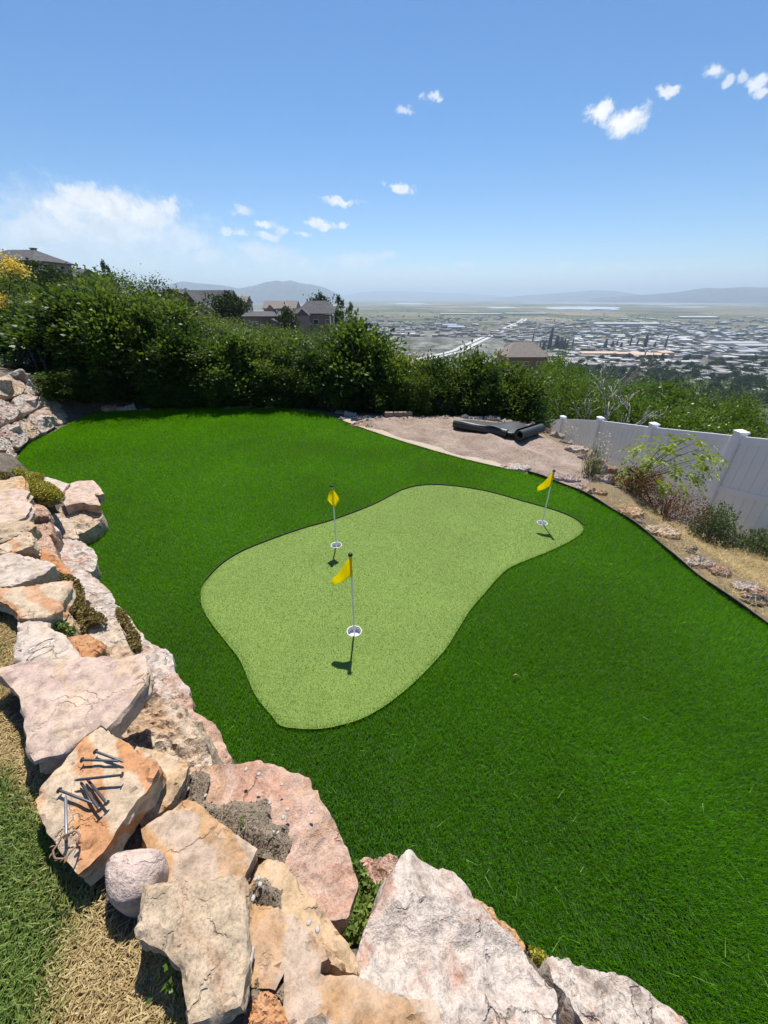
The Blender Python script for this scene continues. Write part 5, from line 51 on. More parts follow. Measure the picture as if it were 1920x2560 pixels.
SPOT = {"ring":[-1.631,1.316,0.8],"thorn":[-0.942,0.537,0.82],"youngtree":[3.643,5.181,-0.45],"arc0":[3.241,5.15,-0.25],"arc1":[4.054,5.08,-0.55],"drybush":[4.078,4.962,-0.55],"drybush2":[3.624,5.086,-0.4],"greybush":[4.855,4.924,-0.75],"straw":[4.027,3.929,-0.45],"straw2":[4.133,3.518,-0.45],"edgebush":[5.344,4.659,-0.75],"daisy":[4.252,7.34,-0.5],"daisy2":[4.24,8.7,-0.6],"grasstuft":[3.034,5.275,-0.15],"weed":[-0.538,0.312,0.76],"weed2":[-0.529,0.277,0.76],"sprig":[-0.505,0.678,0.6],"dead":[7.78,13.8,-1.54],"lavender":[1.41,8.474,0.0],"yellowtree":[-9.61,11.2,3.07],"rag":[-0.378,0.24,0.75],"leafbit":[0.869,1.773,0.03]}


class NT:
    """tiny helper round a node tree"""
    def __init__(s, tree): s.t = tree; s.n = tree.nodes; s.l = tree.links
    def add(s, kind, **kw):
        n = s.n.new(kind)
        for k, v in kw.items(): setattr(n, k, v)
        return n
    def put(s, sock, v):
        if isinstance(v, bpy.types.NodeSocket): s.l.new(v, sock)
        elif v is not None: sock.default_value = v
    def math(s, op, a, b=None, c=None, clamp=False):
        n = s.add('ShaderNodeMath', operation=op, use_clamp=clamp)
        for i, v in enumerate((a, b, c)): s.put(n.inputs[i], v) if v is not None else None
        return n.outputs[0]
    def vmath(s, op, a, b=None):
        n = s.add('ShaderNodeVectorMath', operation=op); s.put(n.inputs[0], a)
        if b is not None: s.put(n.inputs['Scale'] if op == 'SCALE' else n.inputs[1], b)
        return n.outputs['Value'] if op in ('LENGTH', 'DOT_PRODUCT', 'DISTANCE') else n.outputs['Vector']
    def noise(s, vec, scale, detail=4, rough=.55, dist=0., out='Fac'):
        n = s.add('ShaderNodeTexNoise'); s.put(n.inputs['Vector'], vec); n.inputs['Scale'].default_value = scale
        n.inputs['Detail'].default_value = detail; n.inputs['Roughness'].default_value = rough; n.inputs['Distortion'].default_value = dist
        return n.outputs[out]
    def voro(s, vec, scale, feature='F1', out='Distance', rand=1.):
        n = s.add('ShaderNodeTexVoronoi', feature=feature); s.put(n.inputs['Vector'], vec); n.inputs['Scale'].default_value = scale
        n.inputs['Randomness'].default_value = rand
        return n.outputs[out]
    def ramp(s, fac, stops, interp='LINEAR'):
        n = s.add('ShaderNodeValToRGB'); s.put(n.inputs[0], fac); e = n.color_ramp.elements; n.color_ramp.interpolation = interp
        while len(e) < len(stops): e.new(0.5)
        for el, (p, c) in zip(e, stops):
            el.position = p; el.color = (c[0], c[1], c[2], 1) if hasattr(c, '__len__') else (c, c, c, 1)
        return n.outputs[0]
    def rng(s, v, a, b, c=0., d=1., smooth=False):
        n = s.add('ShaderNodeMapRange', interpolation_type='SMOOTHSTEP' if smooth else 'LINEAR'); s.put(n.inputs[0], v)
        for i, x in enumerate((a, b, c, d)): n.inputs[i + 1].default_value = x
        return n.outputs[0]
    def mix(s, f, a, b, blend='MIX'):
        n = s.add('ShaderNodeMix', data_type='RGBA', blend_type=blend); s.put(n.inputs[0], f)
        for i, v in ((6, a), (7, b)):
            s.put(n.inputs[i], v if isinstance(v, bpy.types.NodeSocket) or len(v) == 4 else (*v, 1))
        return n.outputs[2]
    def bump(s, h, strength=.5, dist=.01):
        n = s.add('ShaderNodeBump'); s.put(n.inputs['Height'], h); n.inputs['Strength'].default_value = strength; n.inputs['Distance'].default_value = dist
        return n.outputs[0]

# ------------------------------------------------------------------ sky with clouds
world = bpy.data.worlds.new('World'); SC.world = world; world.use_nodes = True
w = NT(world.node_tree); bg = w.n['Background']
sky = w.add('ShaderNodeTexSky', sky_type='NISHITA'); sky.sun_disc = False
sky.sun_elevation = SUN_EL; sky.sun_rotation = SUN_AZ
sky.altitude = 1500; sky.air_density = 1.0; sky.dust_density = 0.35; sky.ozone_density = 3.5
dirv = w.add('ShaderNodeTexCoord').outputs['Generated']
sx = w.add('ShaderNodeSeparateXYZ'); w.put(sx.inputs[0], dirv)
az = w.math('ARCTAN2', sx.outputs[0], sx.outputs[1]); el = w.math('ARCSINE', sx.outputs[2])
cx = w.add('ShaderNodeCombineXYZ'); w.put(cx.inputs[0], az); w.put(cx.inputs[1], el)
warp = w.noise(cx.outputs[0], 22, 5, .6, out='Color')
wv = w.vmath('SCALE', w.vmath('SUBTRACT', warp, (.5, .5, .5)), .035)
pv = w.vmath('ADD', cx.outputs[0], wv)
fine = w.noise(cx.outputs[0], 42, 9, .72)
acc = None
for a0, e0, sa, se, op, amp in CLOUDS:
    mp = w.add('ShaderNodeMapping'); w.put(mp.inputs['Vector'], pv)
    mp.inputs['Scale'].default_value = (1 / sa, 1 / se, 1); mp.inputs['Location'].default_value = (-a0 / sa, -e0 / se, 0)
    ln = w.vmath('LENGTH', mp.outputs[0])
    d = w.math('MULTIPLY_ADD', fine, amp, ln)
    m = w.rng(d, .54 * amp + 1.0, .5 * amp + .3, 0, op, True)
    acc = m if acc is None else w.math('MAXIMUM', acc, m)
shade = w.rng(w.noise(pv, 34, 6, .65), .3, .66, .74, 1.0)
ccol = w.mix(1.0, (8.6, 8.8, 9.1), shade, 'MULTIPLY')
hs = w.add('ShaderNodeHueSaturation'); hs.inputs['Saturation'].default_value = 1.24; w.put(hs.inputs['Color'], sky.outputs[0])
w.l.new(w.mix(acc, hs.outputs[0], ccol), bg.inputs[0]); bg.inputs[1].default_value = SKY_STRENGTH

# ------------------------------------------------------------------ materials
def new_mat(name):
    m = bpy.data.materials.new(name); m.use_nodes = True; t = NT(m.node_tree); b = t.n['Principled BSDF']
    return m, t, b
def simple(name, col, rough=.6, var=.12, scale=8., metal=0., bump=.0, spec=.4):
    m, t, b = new_mat(name)
    co = t.add('ShaderNodeTexCoord').outputs['Object']
    n = t.noise(co, scale, 5, .6)
    b.inputs['Roughness'].default_value = rough; b.inputs['Metallic'].default_value = metal; b.inputs['Specular IOR Level'].default_value = spec
    lo = tuple(c * (1 - var) for c in col); hi = tuple(min(1, c * (1 + var)) for c in col)
    t.l.new(t.ramp(n, [(.3, lo), (.7, hi)]), b.inputs['Base Color'])
    if bump: t.l.new(t.bump(t.noise(co, scale * 4, 5, .6), .6, bump), b.inputs['Normal'])
    return m
def stone_mat(name, cols, band=None, bandpos=.55, crack=.35, scale=4.5, speck=.25, relief=1., bscale=2.4):
    tint = (.98, .915, .85) if relief < .5 else (1.02, .965, .91); cols = [tuple(a * q for a, q in zip(c, tint)) for c in cols]
    m, t, b = new_mat(name)
    tc = t.add('ShaderNodeTexCoord').outputs['Object']; oi = t.add('ShaderNodeObjectInfo').outputs['Random']
    cb = t.add('ShaderNodeCombineXYZ'); t.put(cb.inputs[0], t.math('MULTIPLY', oi, 37.)); t.put(cb.inputs[1], t.math('MULTIPLY', oi, 91.)); t.put(cb.inputs[2], t.math('MULTIPLY', oi, 13.))
    p = t.vmath('ADD', tc, cb.outputs[0])
    n1 = t.noise(p, scale, 7, .62, .7); n2 = t.noise(p, scale * 5, 6, .65, .3); n3 = t.noise(p, 130, 3, .7)
    k = len(cols); col = t.ramp(n1, [(.28 + .44 * i / (k - 1), c) for i, c in enumerate(cols)])
    if band:
        wv = t.add('ShaderNodeTexWave', wave_type='BANDS', bands_direction='DIAGONAL'); t.put(wv.inputs[0], p)
        wv.inputs['Scale'].default_value = bscale; wv.inputs['Distortion'].default_value = 7.; wv.inputs['Detail'].default_value = 4; wv.inputs['Detail Scale'].default_value = 1.3
        f = t.rng(wv.outputs['Fac'], bandpos, bandpos + .35, 0, .68, True)
        f = t.math('MULTIPLY', f, t.rng(t.noise(p, 3.5, 6, .65), .34, .54, .1, 1.))
        col = t.mix(f, col, band)
    col = t.mix(1., col, t.ramp(n2, [(.3, .55), (.5, .96), (.72, 1.16)]), 'MULTIPLY')
    col = t.mix(speck, col, t.ramp(n3, [(.36, .35), (.5, .9), (.7, 1.15)]), 'MULTIPLY')
    wp = t.vmath('ADD', p, t.vmath('SCALE', t.noise(p, 9, 4, .6, out='Color'), .16))
    ed = t.voro(wp, 3.4, 'DISTANCE_TO_EDGE')
    ck = t.math('MULTIPLY', t.rng(ed, .0, .018, 1, 0, True), t.rng(t.noise(p, 6, 2), .48, .62))
    col = t.mix(t.math('MULTIPLY', ck, crack * .9), col, (.16, .115, .085))
    t.l.new(col, b.inputs['Base Color'])
    b.inputs['Roughness'].default_value = .88; b.inputs['Specular IOR Level'].default_value = .25
    h = t.math('ADD', t.math('MULTIPLY', n2, 1.0), t.math('MULTIPLY', n3, .22)); h = t.math('SUBTRACT', h, t.math('MULTIPLY', ck, .7))
    h = t.math('ADD', h, t.math('MULTIPLY', t.noise(p, scale * 1.8, 5, .6), 1.6 * relief))
    t.l.new(t.bump(h, .9, .017 if relief > .5 else .008), b.inputs['Normal'])
    return m
STONE = {
 'white': stone_mat('white_quartzite', [(.27, .225, .20), (.42, .36, .32), (.55, .50, .46), (.50, .42, .37), (.45, .27, .21), (.52, .46, .42)], crack=.6, speck=.45, scale=5.5),
 'pink': stone_mat('pink_quartzite', [(.36, .17, .11), (.44, .27, .20), (.49, .355, .29), (.46, .29, .19), (.53, .44, .385)], speck=.45),
 'orangewhite': stone_mat('cream_quartzite', [(.35, .20, .115), (.47, .34, .235), (.54, .45, .36), (.42, .37, .325)], speck=.5),
 'tan': stone_mat('tan_sandstone', [(.40, .29, .19), (.50, .37, .24), (.52, .42, .32)], band=(.42, .20, .06), bandpos=.6, relief=.3, crack=.15),
 'beige': stone_mat('beige_sandstone', [(.38, .30, .21), (.47, .38, .28), (.50, .42, .33)], band=(.40, .19, .10), bandpos=.82, speck=.55, crack=.05, relief=.3),
 'mauve': stone_mat('mauve_sandstone', [(.42, .30, .27), (.50, .39, .35), (.55, .44, .36), (.46, .33, .32)], band=(.50, .35, .20), bandpos=.75, relief=.3, crack=.15),
 'grey': stone_mat('grey_sandstone', [(.44, .38, .33), (.52, .46, .41), (.50, .42, .35)], band=(.52, .38, .25), bandpos=.8, crack=.35, relief=.25),
 'orange': stone_mat('orange_sandstone', [(.42, .185, .08), (.48, .25, .12), (.46, .31, .20)], relief=.4, crack=.15),
 'orangeband': stone_mat('banded_sandstone', [(.46, .36, .26), (.53, .43, .32), (.54, .46, .36)], band=(.45, .16, .035), bandpos=.45, relief=.25, crack=.1, bscale=3.2),
 'swirl': stone_mat('swirled_sandstone', [(.40, .31, .24), (.47, .38, .31), (.47, .30, .14)], band=(.42, .215, .07), bandpos=.38, relief=.25, crack=.12),
 'cobble': stone_mat('river_cobble', [(.46, .37, .33), (.53, .43, .39), (.50, .42, .38)], crack=.15, speck=.15),
 'greyrock': stone_mat('grey_rock', [(.22, .20, .18), (.34, .31, .28), (.46, .42, .38)]),
 'chip': stone_mat('brown_chips', [(.23, .175, .125), (.36, .285, .215), (.50, .42, .34)], scale=60.),
 'slate': stone_mat('dark_slate', [(.06, .06, .06), (.12, .115, .11), (.2, .19, .18)]),
}
def leaf_mat(name, dark, light, rough=.4, trans=.25, spec=.5, objvar=.25):
    m, t, b = new_mat(name)
    at = t.add('ShaderNodeAttribute', attribute_name='rnd'); oi = t.add('ShaderNodeObjectInfo').outputs['Random']
    f = t.math('ADD', t.math('MULTIPLY', at.outputs['Fac'], 1 - objvar), t.math('MULTIPLY', oi, objvar))
    col = t.ramp(f, [(0, dark), (1, light)])
    t.l.new(col, b.inputs['Base Color']); b.inputs['Roughness'].default_value = rough; b.inputs['Specular IOR Level'].default_value = spec
    tr = t.add('ShaderNodeBsdfTranslucent'); t.l.new(t.mix(1., col, (1.5, 1.4, .55), 'MULTIPLY'), tr.inputs['Color'])
    mx = t.add('ShaderNodeMixShader'); mx.inputs[0].default_value = trans
    t.l.new(b.outputs[0], mx.inputs[1]); t.l.new(tr.outputs[0], mx.inputs[2]); t.l.new(mx.outputs[0], t.n['Material Output'].inputs['Surface'])
    return m
def ground_mat(name, cols, scale, bump=.02, fine=60., rough=.95, coord='Object'):
    m, t, b = new_mat(name); p = t.add('ShaderNodeTexCoord').outputs['Object']
    n = t.noise(p, scale, 8, .65, .4); f = t.noise(p, fine, 5, .7); k = len(cols)
    col = t.ramp(n, [(.3 + .4 * i / (k - 1), c) for i, c in enumerate(cols)])
    col = t.mix(.8, col, t.ramp(f, [(.3, .5), (.5, .95), (.75, 1.3)]), 'MULTIPLY')
    t.l.new(col, b.inputs['Base Color']); b.inputs['Roughness'].default_value = rough; b.inputs['Specular IOR Level'].default_value = .15
    if bump: t.l.new(t.bump(t.math('ADD', n, f), .8, bump), b.inputs['Normal'])
    return m
M = {
 'hill': ground_mat('hillside_soil', [(.10, .075, .05), (.19, .145, .09), (.28, .21, .12), (.14, .13, .06)], .9, .02, 22),
 'soil': ground_mat('grey_brown_soil', [(.20, .15, .105), (.30, .235, .17), (.41, .33, .25)], 14, .02, 120),
 'bed': ground_mat('bare_red_soil', [(.21, .15, .115), (.275, .205, .16), (.33, .25, .20), (.38, .31, .25)], 2.2, .03, 26),
 'sand': ground_mat('pale_sand', [(.38, .31, .24), (.48, .40, .31)], 6, .006, 120),
 'turf_base': simple('turf_backing', (.016, .05, .004), .9, .3, 30),
 'bark': simple('dark_bark', (.075, .06, .048), .9, .3, 14, bump=.01),
 'palebark': simple('weathered_grey_wood', (.36, .33, .30), .85, .2, 10, bump=.006),
 'vinyl': simple('white_vinyl', (.74, .76, .80), .38, .025, 2, spec=.5),
 'white': simple('white_plastic', (.80, .80, .80), .35, .03, 3),
 'black': simple('black_plastic', (.012, .012, .013), .45, .2, 12),
 'rubber': simple('black_backing', (.022, .025, .026), .5, .3, 9, bump=.006, spec=.6),
 'yellow': simple('yellow_nylon', (.80, .56, .005), .5, .06, 9),
 'nail': simple('dark_steel', (.09, .09, .10), .42, .2, 20, metal=.7),
 'bright_nail': simple('bright_steel', (.42, .42, .44), .35, .15, 20, metal=.8),
 'wire': simple('silver_wire', (.5, .48, .45), .3, .1, 20, metal=.8),
 'twig': simple('dry_twig', (.22, .13, .10), .85, .3, 30),
 'block': simple('tan_concrete', (.27, .20, .14), .9, .15, 12, bump=.004),
 'road': simple('valley_concrete', (.42, .41, .39), .9, .08, .02),
 'white_roof': simple('white_membrane_roof', (.43, .43, .42), .8, .1, .02),
 'grey_roof': simple('grey_metal_roof', (.33, .33, .34), .7, .1, .02),
 'tan_roof': simple('tan_roof', (.50, .36, .27), .8, .08, .02),
 'blue_roof': simple('blue_grey_roof', (.22, .25, .30), .7, .1, .02),
 'steel_tower': simple('dark_refinery_steel', (.10, .10, .11), .6, .2, .05),
 'tank': simple('white_tank_paint', (.54, .53, .51), .6, .05, .05),
 'shingle': ground_mat('grey_brown_shingles', [(.075, .075, .078), (.10, .10, .102), (.13, .128, .128)], 1.2, .0, 3.5, .9),
 'shingle2': ground_mat('tan_shingles', [(.20, .17, .15), (.26, .225, .195)], 1.2, .0, 3.5, .9),
 'stucco': simple('grey_brown_stucco', (.20, .19, .185), .9, .1, .7),
 'stucco2': simple('cream_stucco', (.55, .50, .43), .9, .08, .7),
 'brick': simple('brown_brick', (.18, .125, .10), .9, .15, 1.5),
 'pane': simple('dark_window_glass', (.05, .06, .07), .12, .2, 1., spec=.7),
 'trim': simple('white_trim', (.68, .68, .66), .6, .05, 2),
 'water': simple('pale_lake_water', (.42, .47, .52), .25, .05, .002),
 'mountain': ground_mat('far_mountain', [(.05, .065, .08), (.07, .08, .09), (.09, .10, .105)], .0006, .0, .004),
 'pebble': simple('pale_pebble', (.40, .36, .32), .8, .25, 60),
}
def sheer(name, col, rough, trans):
    m = simple(name, col, rough, .03, 3); t = NT(m.node_tree); b = t.n['Principled BSDF']; tr = t.add('ShaderNodeBsdfTranslucent'); tr.inputs['Color'].default_value = (*col, 1)
    mx = t.add('ShaderNodeMixShader'); mx.inputs[0].default_value = trans; t.l.new(b.outputs[0], mx.inputs[1]); t.l.new(tr.outputs[0], mx.inputs[2]); t.l.new(mx.outputs[0], t.n['Material Output'].inputs['Surface']); return m
M['yellow'] = sheer('yellow_nylon', (.92, .80, .010), .5, .68); M['vinyl'] = sheer('white_vinyl', (.90, .91, .93), .38, .06)
M['white'] = sheer('white_plastic', (.84, .84, .84), .35, .3)
M['oak'] = leaf_mat('oak_leaves', (.022, .050, .012), (.105, .175, .036), .48, .40, .32, .3)
M['oak_mid'] = leaf_mat('oak_mid_leaves', (.034, .066, .014), (.135, .205, .042), .5, .42, .3, .3)
M['oak_deep'] = leaf_mat('oak_deep_leaves', (.016, .040, .011), (.075, .140, .036), .42, .38, .36, .3)
M['oak_light'] = leaf_mat('light_oak_leaves', (.040, .085, .010), (.13, .22, .028), .42, .36, .4)
M['hill_leaf'] = leaf_mat('scrub_leaves', (.036, .066, .014), (.125, .185, .040), .55, .36, .25)
M['far_leaf'] = leaf_mat('far_tree_leaves', (.020, .042, .014), (.060, .095, .030), .7, .12, .2)
M['brown_leaf'] = leaf_mat('rust_leaves', (.035, .018, .016), (.095, .050, .038), .7, .12, .2)
M['yellow_leaf'] = leaf_mat('yellow_blossom', (.55, .40, .07), (.85, .70, .24), .6, .35, .2)
M['frond'] = leaf_mat('feathery_leaves', (.10, .19, .015), (.30, .36, .035), .5, .32, .3)
M['dry_leaf'] = leaf_mat('dry_brown_leaves', (.11, .050, .030), (.38, .22, .12), .8, .15, .1)
M['straw'] = leaf_mat('straw', (.30, .21, .09), (.60, .46, .23), .7, .15, .2)
M['grey_leaf'] = leaf_mat('grey_green_leaves', (.05, .085, .035), (.20, .26, .13), .6, .2, .3)
M['flower'] = leaf_mat('white_petals', (.6, .6, .56), (.8, .8, .76), .6, .2, .2)
M['purple'] = leaf_mat('purple_petals', (.05, .03, .16), (.12, .08, .3), .6, .2, .2)
M['succ_green'] = leaf_mat('succulent_green', (.04, .085, .012), (.19, .25, .05), .45, .12, .4)
M['succ_yellow'] = leaf_mat('succulent_yellow', (.16, .16, .02), (.48, .42, .07), .5, .12, .35)
M['succ_dry'] = leaf_mat('succulent_rust', (.12, .065, .03), (.30, .25, .08), .6, .12, .3)

def turf_mat():
    m, t, b = new_mat('turf_blades')
    at = t.add('ShaderNodeAttribute', attribute_name='rnd').outputs['Fac']; p = t.add('ShaderNodeTexCoord').outputs['Object']
    col = t.ramp(at, [(0, (.055, .17, .002)), (.6, (.125, .36, .006)), (.93, (.175, .43, .014)), (.985, (.22, .42, .06)), (1, (.50, .58, .30))])
    col = t.mix(.5, col, t.ramp(t.noise(p, .7, 3, .5), [(.35, .72), (.65, 1.24)]), 'MULTIPLY')
    t.l.new(col, b.inputs['Base Color']); b.inputs['Roughness'].default_value = .55; b.inputs['Specular IOR Level'].default_value = .12
    tr = t.add('ShaderNodeBsdfTranslucent'); t.l.new(t.mix(1., col, (1.25, 1.15, .5), 'MULTIPLY'), tr.inputs['Color'])
    mx = t.add('ShaderNodeMixShader'); mx.inputs[0].default_value = .45
    t.l.new(b.outputs[0], mx.inputs[1]); t.l.new(tr.outputs[0], mx.inputs[2]); t.l.new(mx.outputs[0], t.n['Material Output'].inputs['Surface'])
    return m
def hill_mat():
    m, t, b = new_mat('hillside_soil'); p = t.add('ShaderNodeTexCoord').outputs['Object']
    n = t.noise(p, .9, 8, .65, .4); f = t.noise(p, 22, 5, .7); g = t.noise(p, 110, 4, .7)
    dry = t.ramp(n, [(.3, (.10, .075, .05)), (.43, (.19, .145, .09)), (.57, (.27, .205, .12)), (.7, (.14, .13, .06))])
    mulch = t.ramp(f, [(.3, (.09, .07, .055)), (.5, (.165, .135, .105)), (.7, (.25, .205, .165))])
    s = t.add('ShaderNodeSeparateXYZ'); t.put(s.inputs[0], t.vmath('ADD', p, t.vmath('SCALE', t.vmath('SUBTRACT', t.noise(p, 3, 4, out='Color'), (.5, .5, .5)), .5)))
    k = t.math('MULTIPLY', t.rng(s.outputs[0], 1.5, 2.1, 1, 0), t.rng(s.outputs[1], 10.5, 12., 1, 0))
    col = t.mix(k, dry, mulch); col = t.mix(.8, col, t.ramp(g, [(.3, .5), (.5, .95), (.75, 1.35)]), 'MULTIPLY')
    t.l.new(col, b.inputs['Base Color']); b.inputs['Roughness'].default_value = .95; b.inputs['Specular IOR Level'].default_value = .15
    t.l.new(t.bump(t.math('ADD', f, g), .9, .015), b.inputs['Normal']); return m
M['hill'] = hill_mat()
M['turf'] = turf_mat()
def green_mat():
    m, t, b = new_mat('putting_turf'); p = t.add('ShaderNodeTexCoord').outputs['Object']
    f = t.noise(p, 260, 3, .7); g = t.noise(p, 70, 4, .65); l = t.noise(p, 1.1, 4, .55, .4)
    col = t.ramp(f, [(.3, (.135, .21, .040)), (.5, (.18, .265, .058)), (.72, (.235, .325, .085))])
    col = t.mix(.7, col, t.ramp(g, [(.3, .84), (.55, 1.), (.75, 1.13)]), 'MULTIPLY')
    col = t.mix(.6, col, t.ramp(l, [(.35, .86), (.65, 1.1)]), 'MULTIPLY')
    t.l.new(col, b.inputs['Base Color']); b.inputs['Roughness'].default_value = .8; b.inputs['Specular IOR Level'].default_value = .2
    t.l.new(t.bump(t.math('ADD', f, t.math('MULTIPLY', g, 1.2)), .8, .006), b.inputs['Normal'])
    return m
M['green'] = green_mat()
M['green_blade'] = leaf_mat('putting_turf_blades', (.16, .24, .045), (.265, .365, .09), .6, .15, .2, 0.)
def dry_grass_mat():
    m, t, b = new_mat('garden_grass_blades')
    at = t.add('ShaderNodeAttribute', attribute_name='rnd').outputs['Fac']; dr = t.add('ShaderNodeAttribute', attribute_name='dry').outputs['Fac']
    g = t.ramp(at, [(0, (.07, .125, .018)), (.6, (.165, .25, .045)), (1, (.29, .35, .09))])
    d = t.ramp(at, [(0, (.26, .17, .06)), (.6, (.46, .33, .14)), (1, (.62, .50, .26))])
    col = t.mix(dr, g, d); t.l.new(col, b.inputs['Base Color']); b.inputs['Roughness'].default_value = .5; b.inputs['Specular IOR Level'].default_value = .35
    tr = t.add('ShaderNodeBsdfTranslucent'); t.l.new(col, tr.inputs['Color'])
    mx = t.add('ShaderNodeMixShader'); mx.inputs[0].default_value = .3
    t.l.new(b.outputs[0], mx.inputs[1]); t.l.new(tr.outputs[0], mx.inputs[2]); t.l.new(mx.outputs[0], t.n['Material Output'].inputs['Surface'])
    return m
M['dry_grass'] = dry_grass_mat()
def valley_mat():
    m, t, b = new_mat('valley_fields'); p = t.add('ShaderNodeTexCoord').outputs['Object']
    q = t.vmath('MULTIPLY', p, (1., .55, 1.))
    cell = t.add('ShaderNodeTexVoronoi'); cell.inputs['Scale'].default_value = .0022; t.put(cell.inputs['Vector'], q); cell.inputs['Randomness'].default_value = .8
    sep = t.add('ShaderNodeSeparateColor'); t.put(sep.inputs[0], cell.outputs['Color'])
    fld = t.ramp(sep.outputs[0], [(0, (.095, .10, .06)), (.25, (.145, .135, .09)), (.5, (.195, .165, .115)), (.75, (.085, .10, .055)), (1, (.235, .20, .145))])
    lots = t.ramp(t.noise(q, .02, 6, .75), [(.36, (.055, .065, .04)), (.47, (.12, .115, .10)), (.56, (.21, .20, .18)), (.7, (.30, .285, .26))])
    sepp = t.add('ShaderNodeSeparateXYZ'); t.put(sepp.inputs[0], p)
    urban = t.math('MULTIPLY', t.rng(sepp.outputs[1], 1900, 3000, 1, 0, True), t.rng(t.noise(q, .0016, 3, .5), .34, .5, .15, 1., True))
    col = t.mix(urban, fld, lots)
    sub = t.math('MULTIPLY', t.rng(sepp.outputs[1], 700, 980, 1, 0, True), t.rng(sepp.outputs[0], 200, 320, 0, 1, True))
    col = t.mix(sub, col, t.ramp(t.noise(q, .05, 5, .7), [(.35, (.035, .055, .022)), (.55, (.07, .085, .04)), (.7, (.2, .19, .17))]))
    col = t.mix(.55, col, t.ramp(t.noise(q, .006, 7, .7), [(.3, .55), (.5, 1.), (.7, 1.4)]), 'MULTIPLY')
    lines = t.rng(t.noise(t.vmath('MULTIPLY', p, (.25, 1., 1.)), .0035, 6, .65), .52, .60, 0, .75, True); col = t.mix(lines, col, (.045, .06, .035))
    salt = t.math('MULTIPLY', t.rng(t.noise(t.vmath('MULTIPLY', p, (.5, 1., 1.)), .0009, 5, .6), .56, .62, 0, .8, True), t.rng(sepp.outputs[1], 4000, 7000, 0, 1, True))
    col = t.mix(salt, col, (.42, .42, .40))
    t.l.new(col, b.inputs['Base Color']); b.inputs['Roughness'].default_value = 1.; b.inputs['Specular IOR Level'].default_value = .05
    return m
M['valley'] = valley_mat()

# ------------------------------------------------------------------ object helpers
def tag(o, label=None, cat=None, group=None, kind=None):
    if label: o['label'] = label
    if cat: o['category'] = cat
    if group: o['group'] = group
    if kind: o['kind'] = kind
    return o
def obj(name, me, m=None, parent=None, loc=(0, 0, 0), rz=0., sc=None):
    o = bpy.data.objects.new(name, me); COL.objects.link(o)
    if m and me and not me.materials: me.materials.append(m)
    o.location = loc
    if rz: o.rotation_euler = (0, 0, rz)
    if sc is not None: o.scale = sc if hasattr(sc, '__len__') else (sc, sc, sc)
    if parent: o.parent = parent
    return o
def empty(name, loc=(0, 0, 0), rz=0., sc=None): return obj(name, None, None, None, loc, rz, sc)
def copy_tree(o, parent=None):
    c = o.copy(); COL.objects.link(c); c.parent = parent
    for ch in list(o.children):
        if ch is not c: copy_tree(ch, c)
    return c
class MB:
    def __init__(s): s.v = []; s.f = []
    def add(s, vs, fs):
        k = len(s.v); s.v += [tuple(v) for v in vs]; s.f += [[k + i for i in f] for f in fs]; return s
    def box(s, c, d, rz=0., shear=0.):
        cx, cy, cz = c; hx, hy, hz = d[0] / 2, d[1] / 2, d[2] / 2; vs = []
        for z in (-hz, hz):
            for x, y in ((-hx, -hy), (hx, -hy), (hx, hy), (-hx, hy)):
                vs.append((cx + x * math.cos(rz) - y * math.sin(rz), cy + x * math.sin(rz) + y * math.cos(rz), cz + z + shear * y))
        return s.add(vs, [[3, 2, 1, 0], [4, 5, 6, 7], [0, 1, 5, 4], [1, 2, 6, 5], [2, 3, 7, 6], [3, 0, 4, 7]])
    def tube(s, pts, rad, n=8, cap=True):
        pts = [Vector(p) for p in pts]; vs = []; fs = []
        if not hasattr(rad, '__len__'): rad = [rad] * len(pts)
        up = None
        for i, p in enumerate(pts):
            t = (pts[min(i + 1, len(pts) - 1)] - pts[max(i - 1, 0)]).normalized()
            if up is None: up = t.orthogonal().normalized()
            else: up = (up - t * up.dot(t)).normalized()
            q = t.cross(up)
            for j in range(n):
                a = 2 * math.pi * j / n; vs.append(p + (up * math.cos(a) + q * math.sin(a)) * rad[i])
        for i in range(len(pts) - 1):
            for j in range(n): fs.append([i * n + j, i * n + (j + 1) % n, (i + 1) * n + (j + 1) % n, (i + 1) * n + j])
        if cap: fs.append(list(range(n))[::-1]); fs.append([(len(pts) - 1) * n + j for j in range(n)])
        return s.add(vs, fs)
    def lathe(s, prof, n=20, c=(0, 0, 0)):
        vs = []; fs = []
        for r, z in prof:
            for j in range(n): a = 2 * math.pi * j / n; vs.append((c[0] + r * math.cos(a), c[1] + r * math.sin(a), c[2] + z))
        for i in range(len(prof) - 1):
            for j in range(n): fs.append([i * n + j, i * n + (j + 1) % n, (i + 1) * n + (j + 1) % n, (i + 1) * n + j])
        return s.add(vs, fs)
    def mesh(s, name, smooth=None):
        me = bpy.data.meshes.new(name); me.from_pydata(s.v, [], s.f)
        if smooth:
            me.shade_smooth()
            if smooth < 180: me.set_sharp_from_angle(angle=math.radians(smooth))
        me.update(); return me
def poly_mesh(name, V, k, attrs=None):
    """V: (N,k,3) array of N separate k-gons"""
    V = np.asarray(V, dtype=np.float32); n = V.shape[0]; me = bpy.data.meshes.new(name)
    me.vertices.add(n * k); me.vertices.foreach_set('co', V.reshape(-1))
    me.loops.add(n * k); me.loops.foreach_set('vertex_index', np.arange(n * k, dtype=np.int32))
    me.polygons.add(n); me.polygons.foreach_set('loop_start', np.arange(0, n * k, k, dtype=np.int32))
    for nm, arr in (attrs or {}).items():
        a = me.attributes.new(nm, 'FLOAT', 'POINT'); a.data.foreach_set('value', np.repeat(np.asarray(arr, dtype=np.float32), k))
    me.update(); return me
def unit(a): return a / np.maximum(np.linalg.norm(a, axis=-1, keepdims=True), 1e-9)
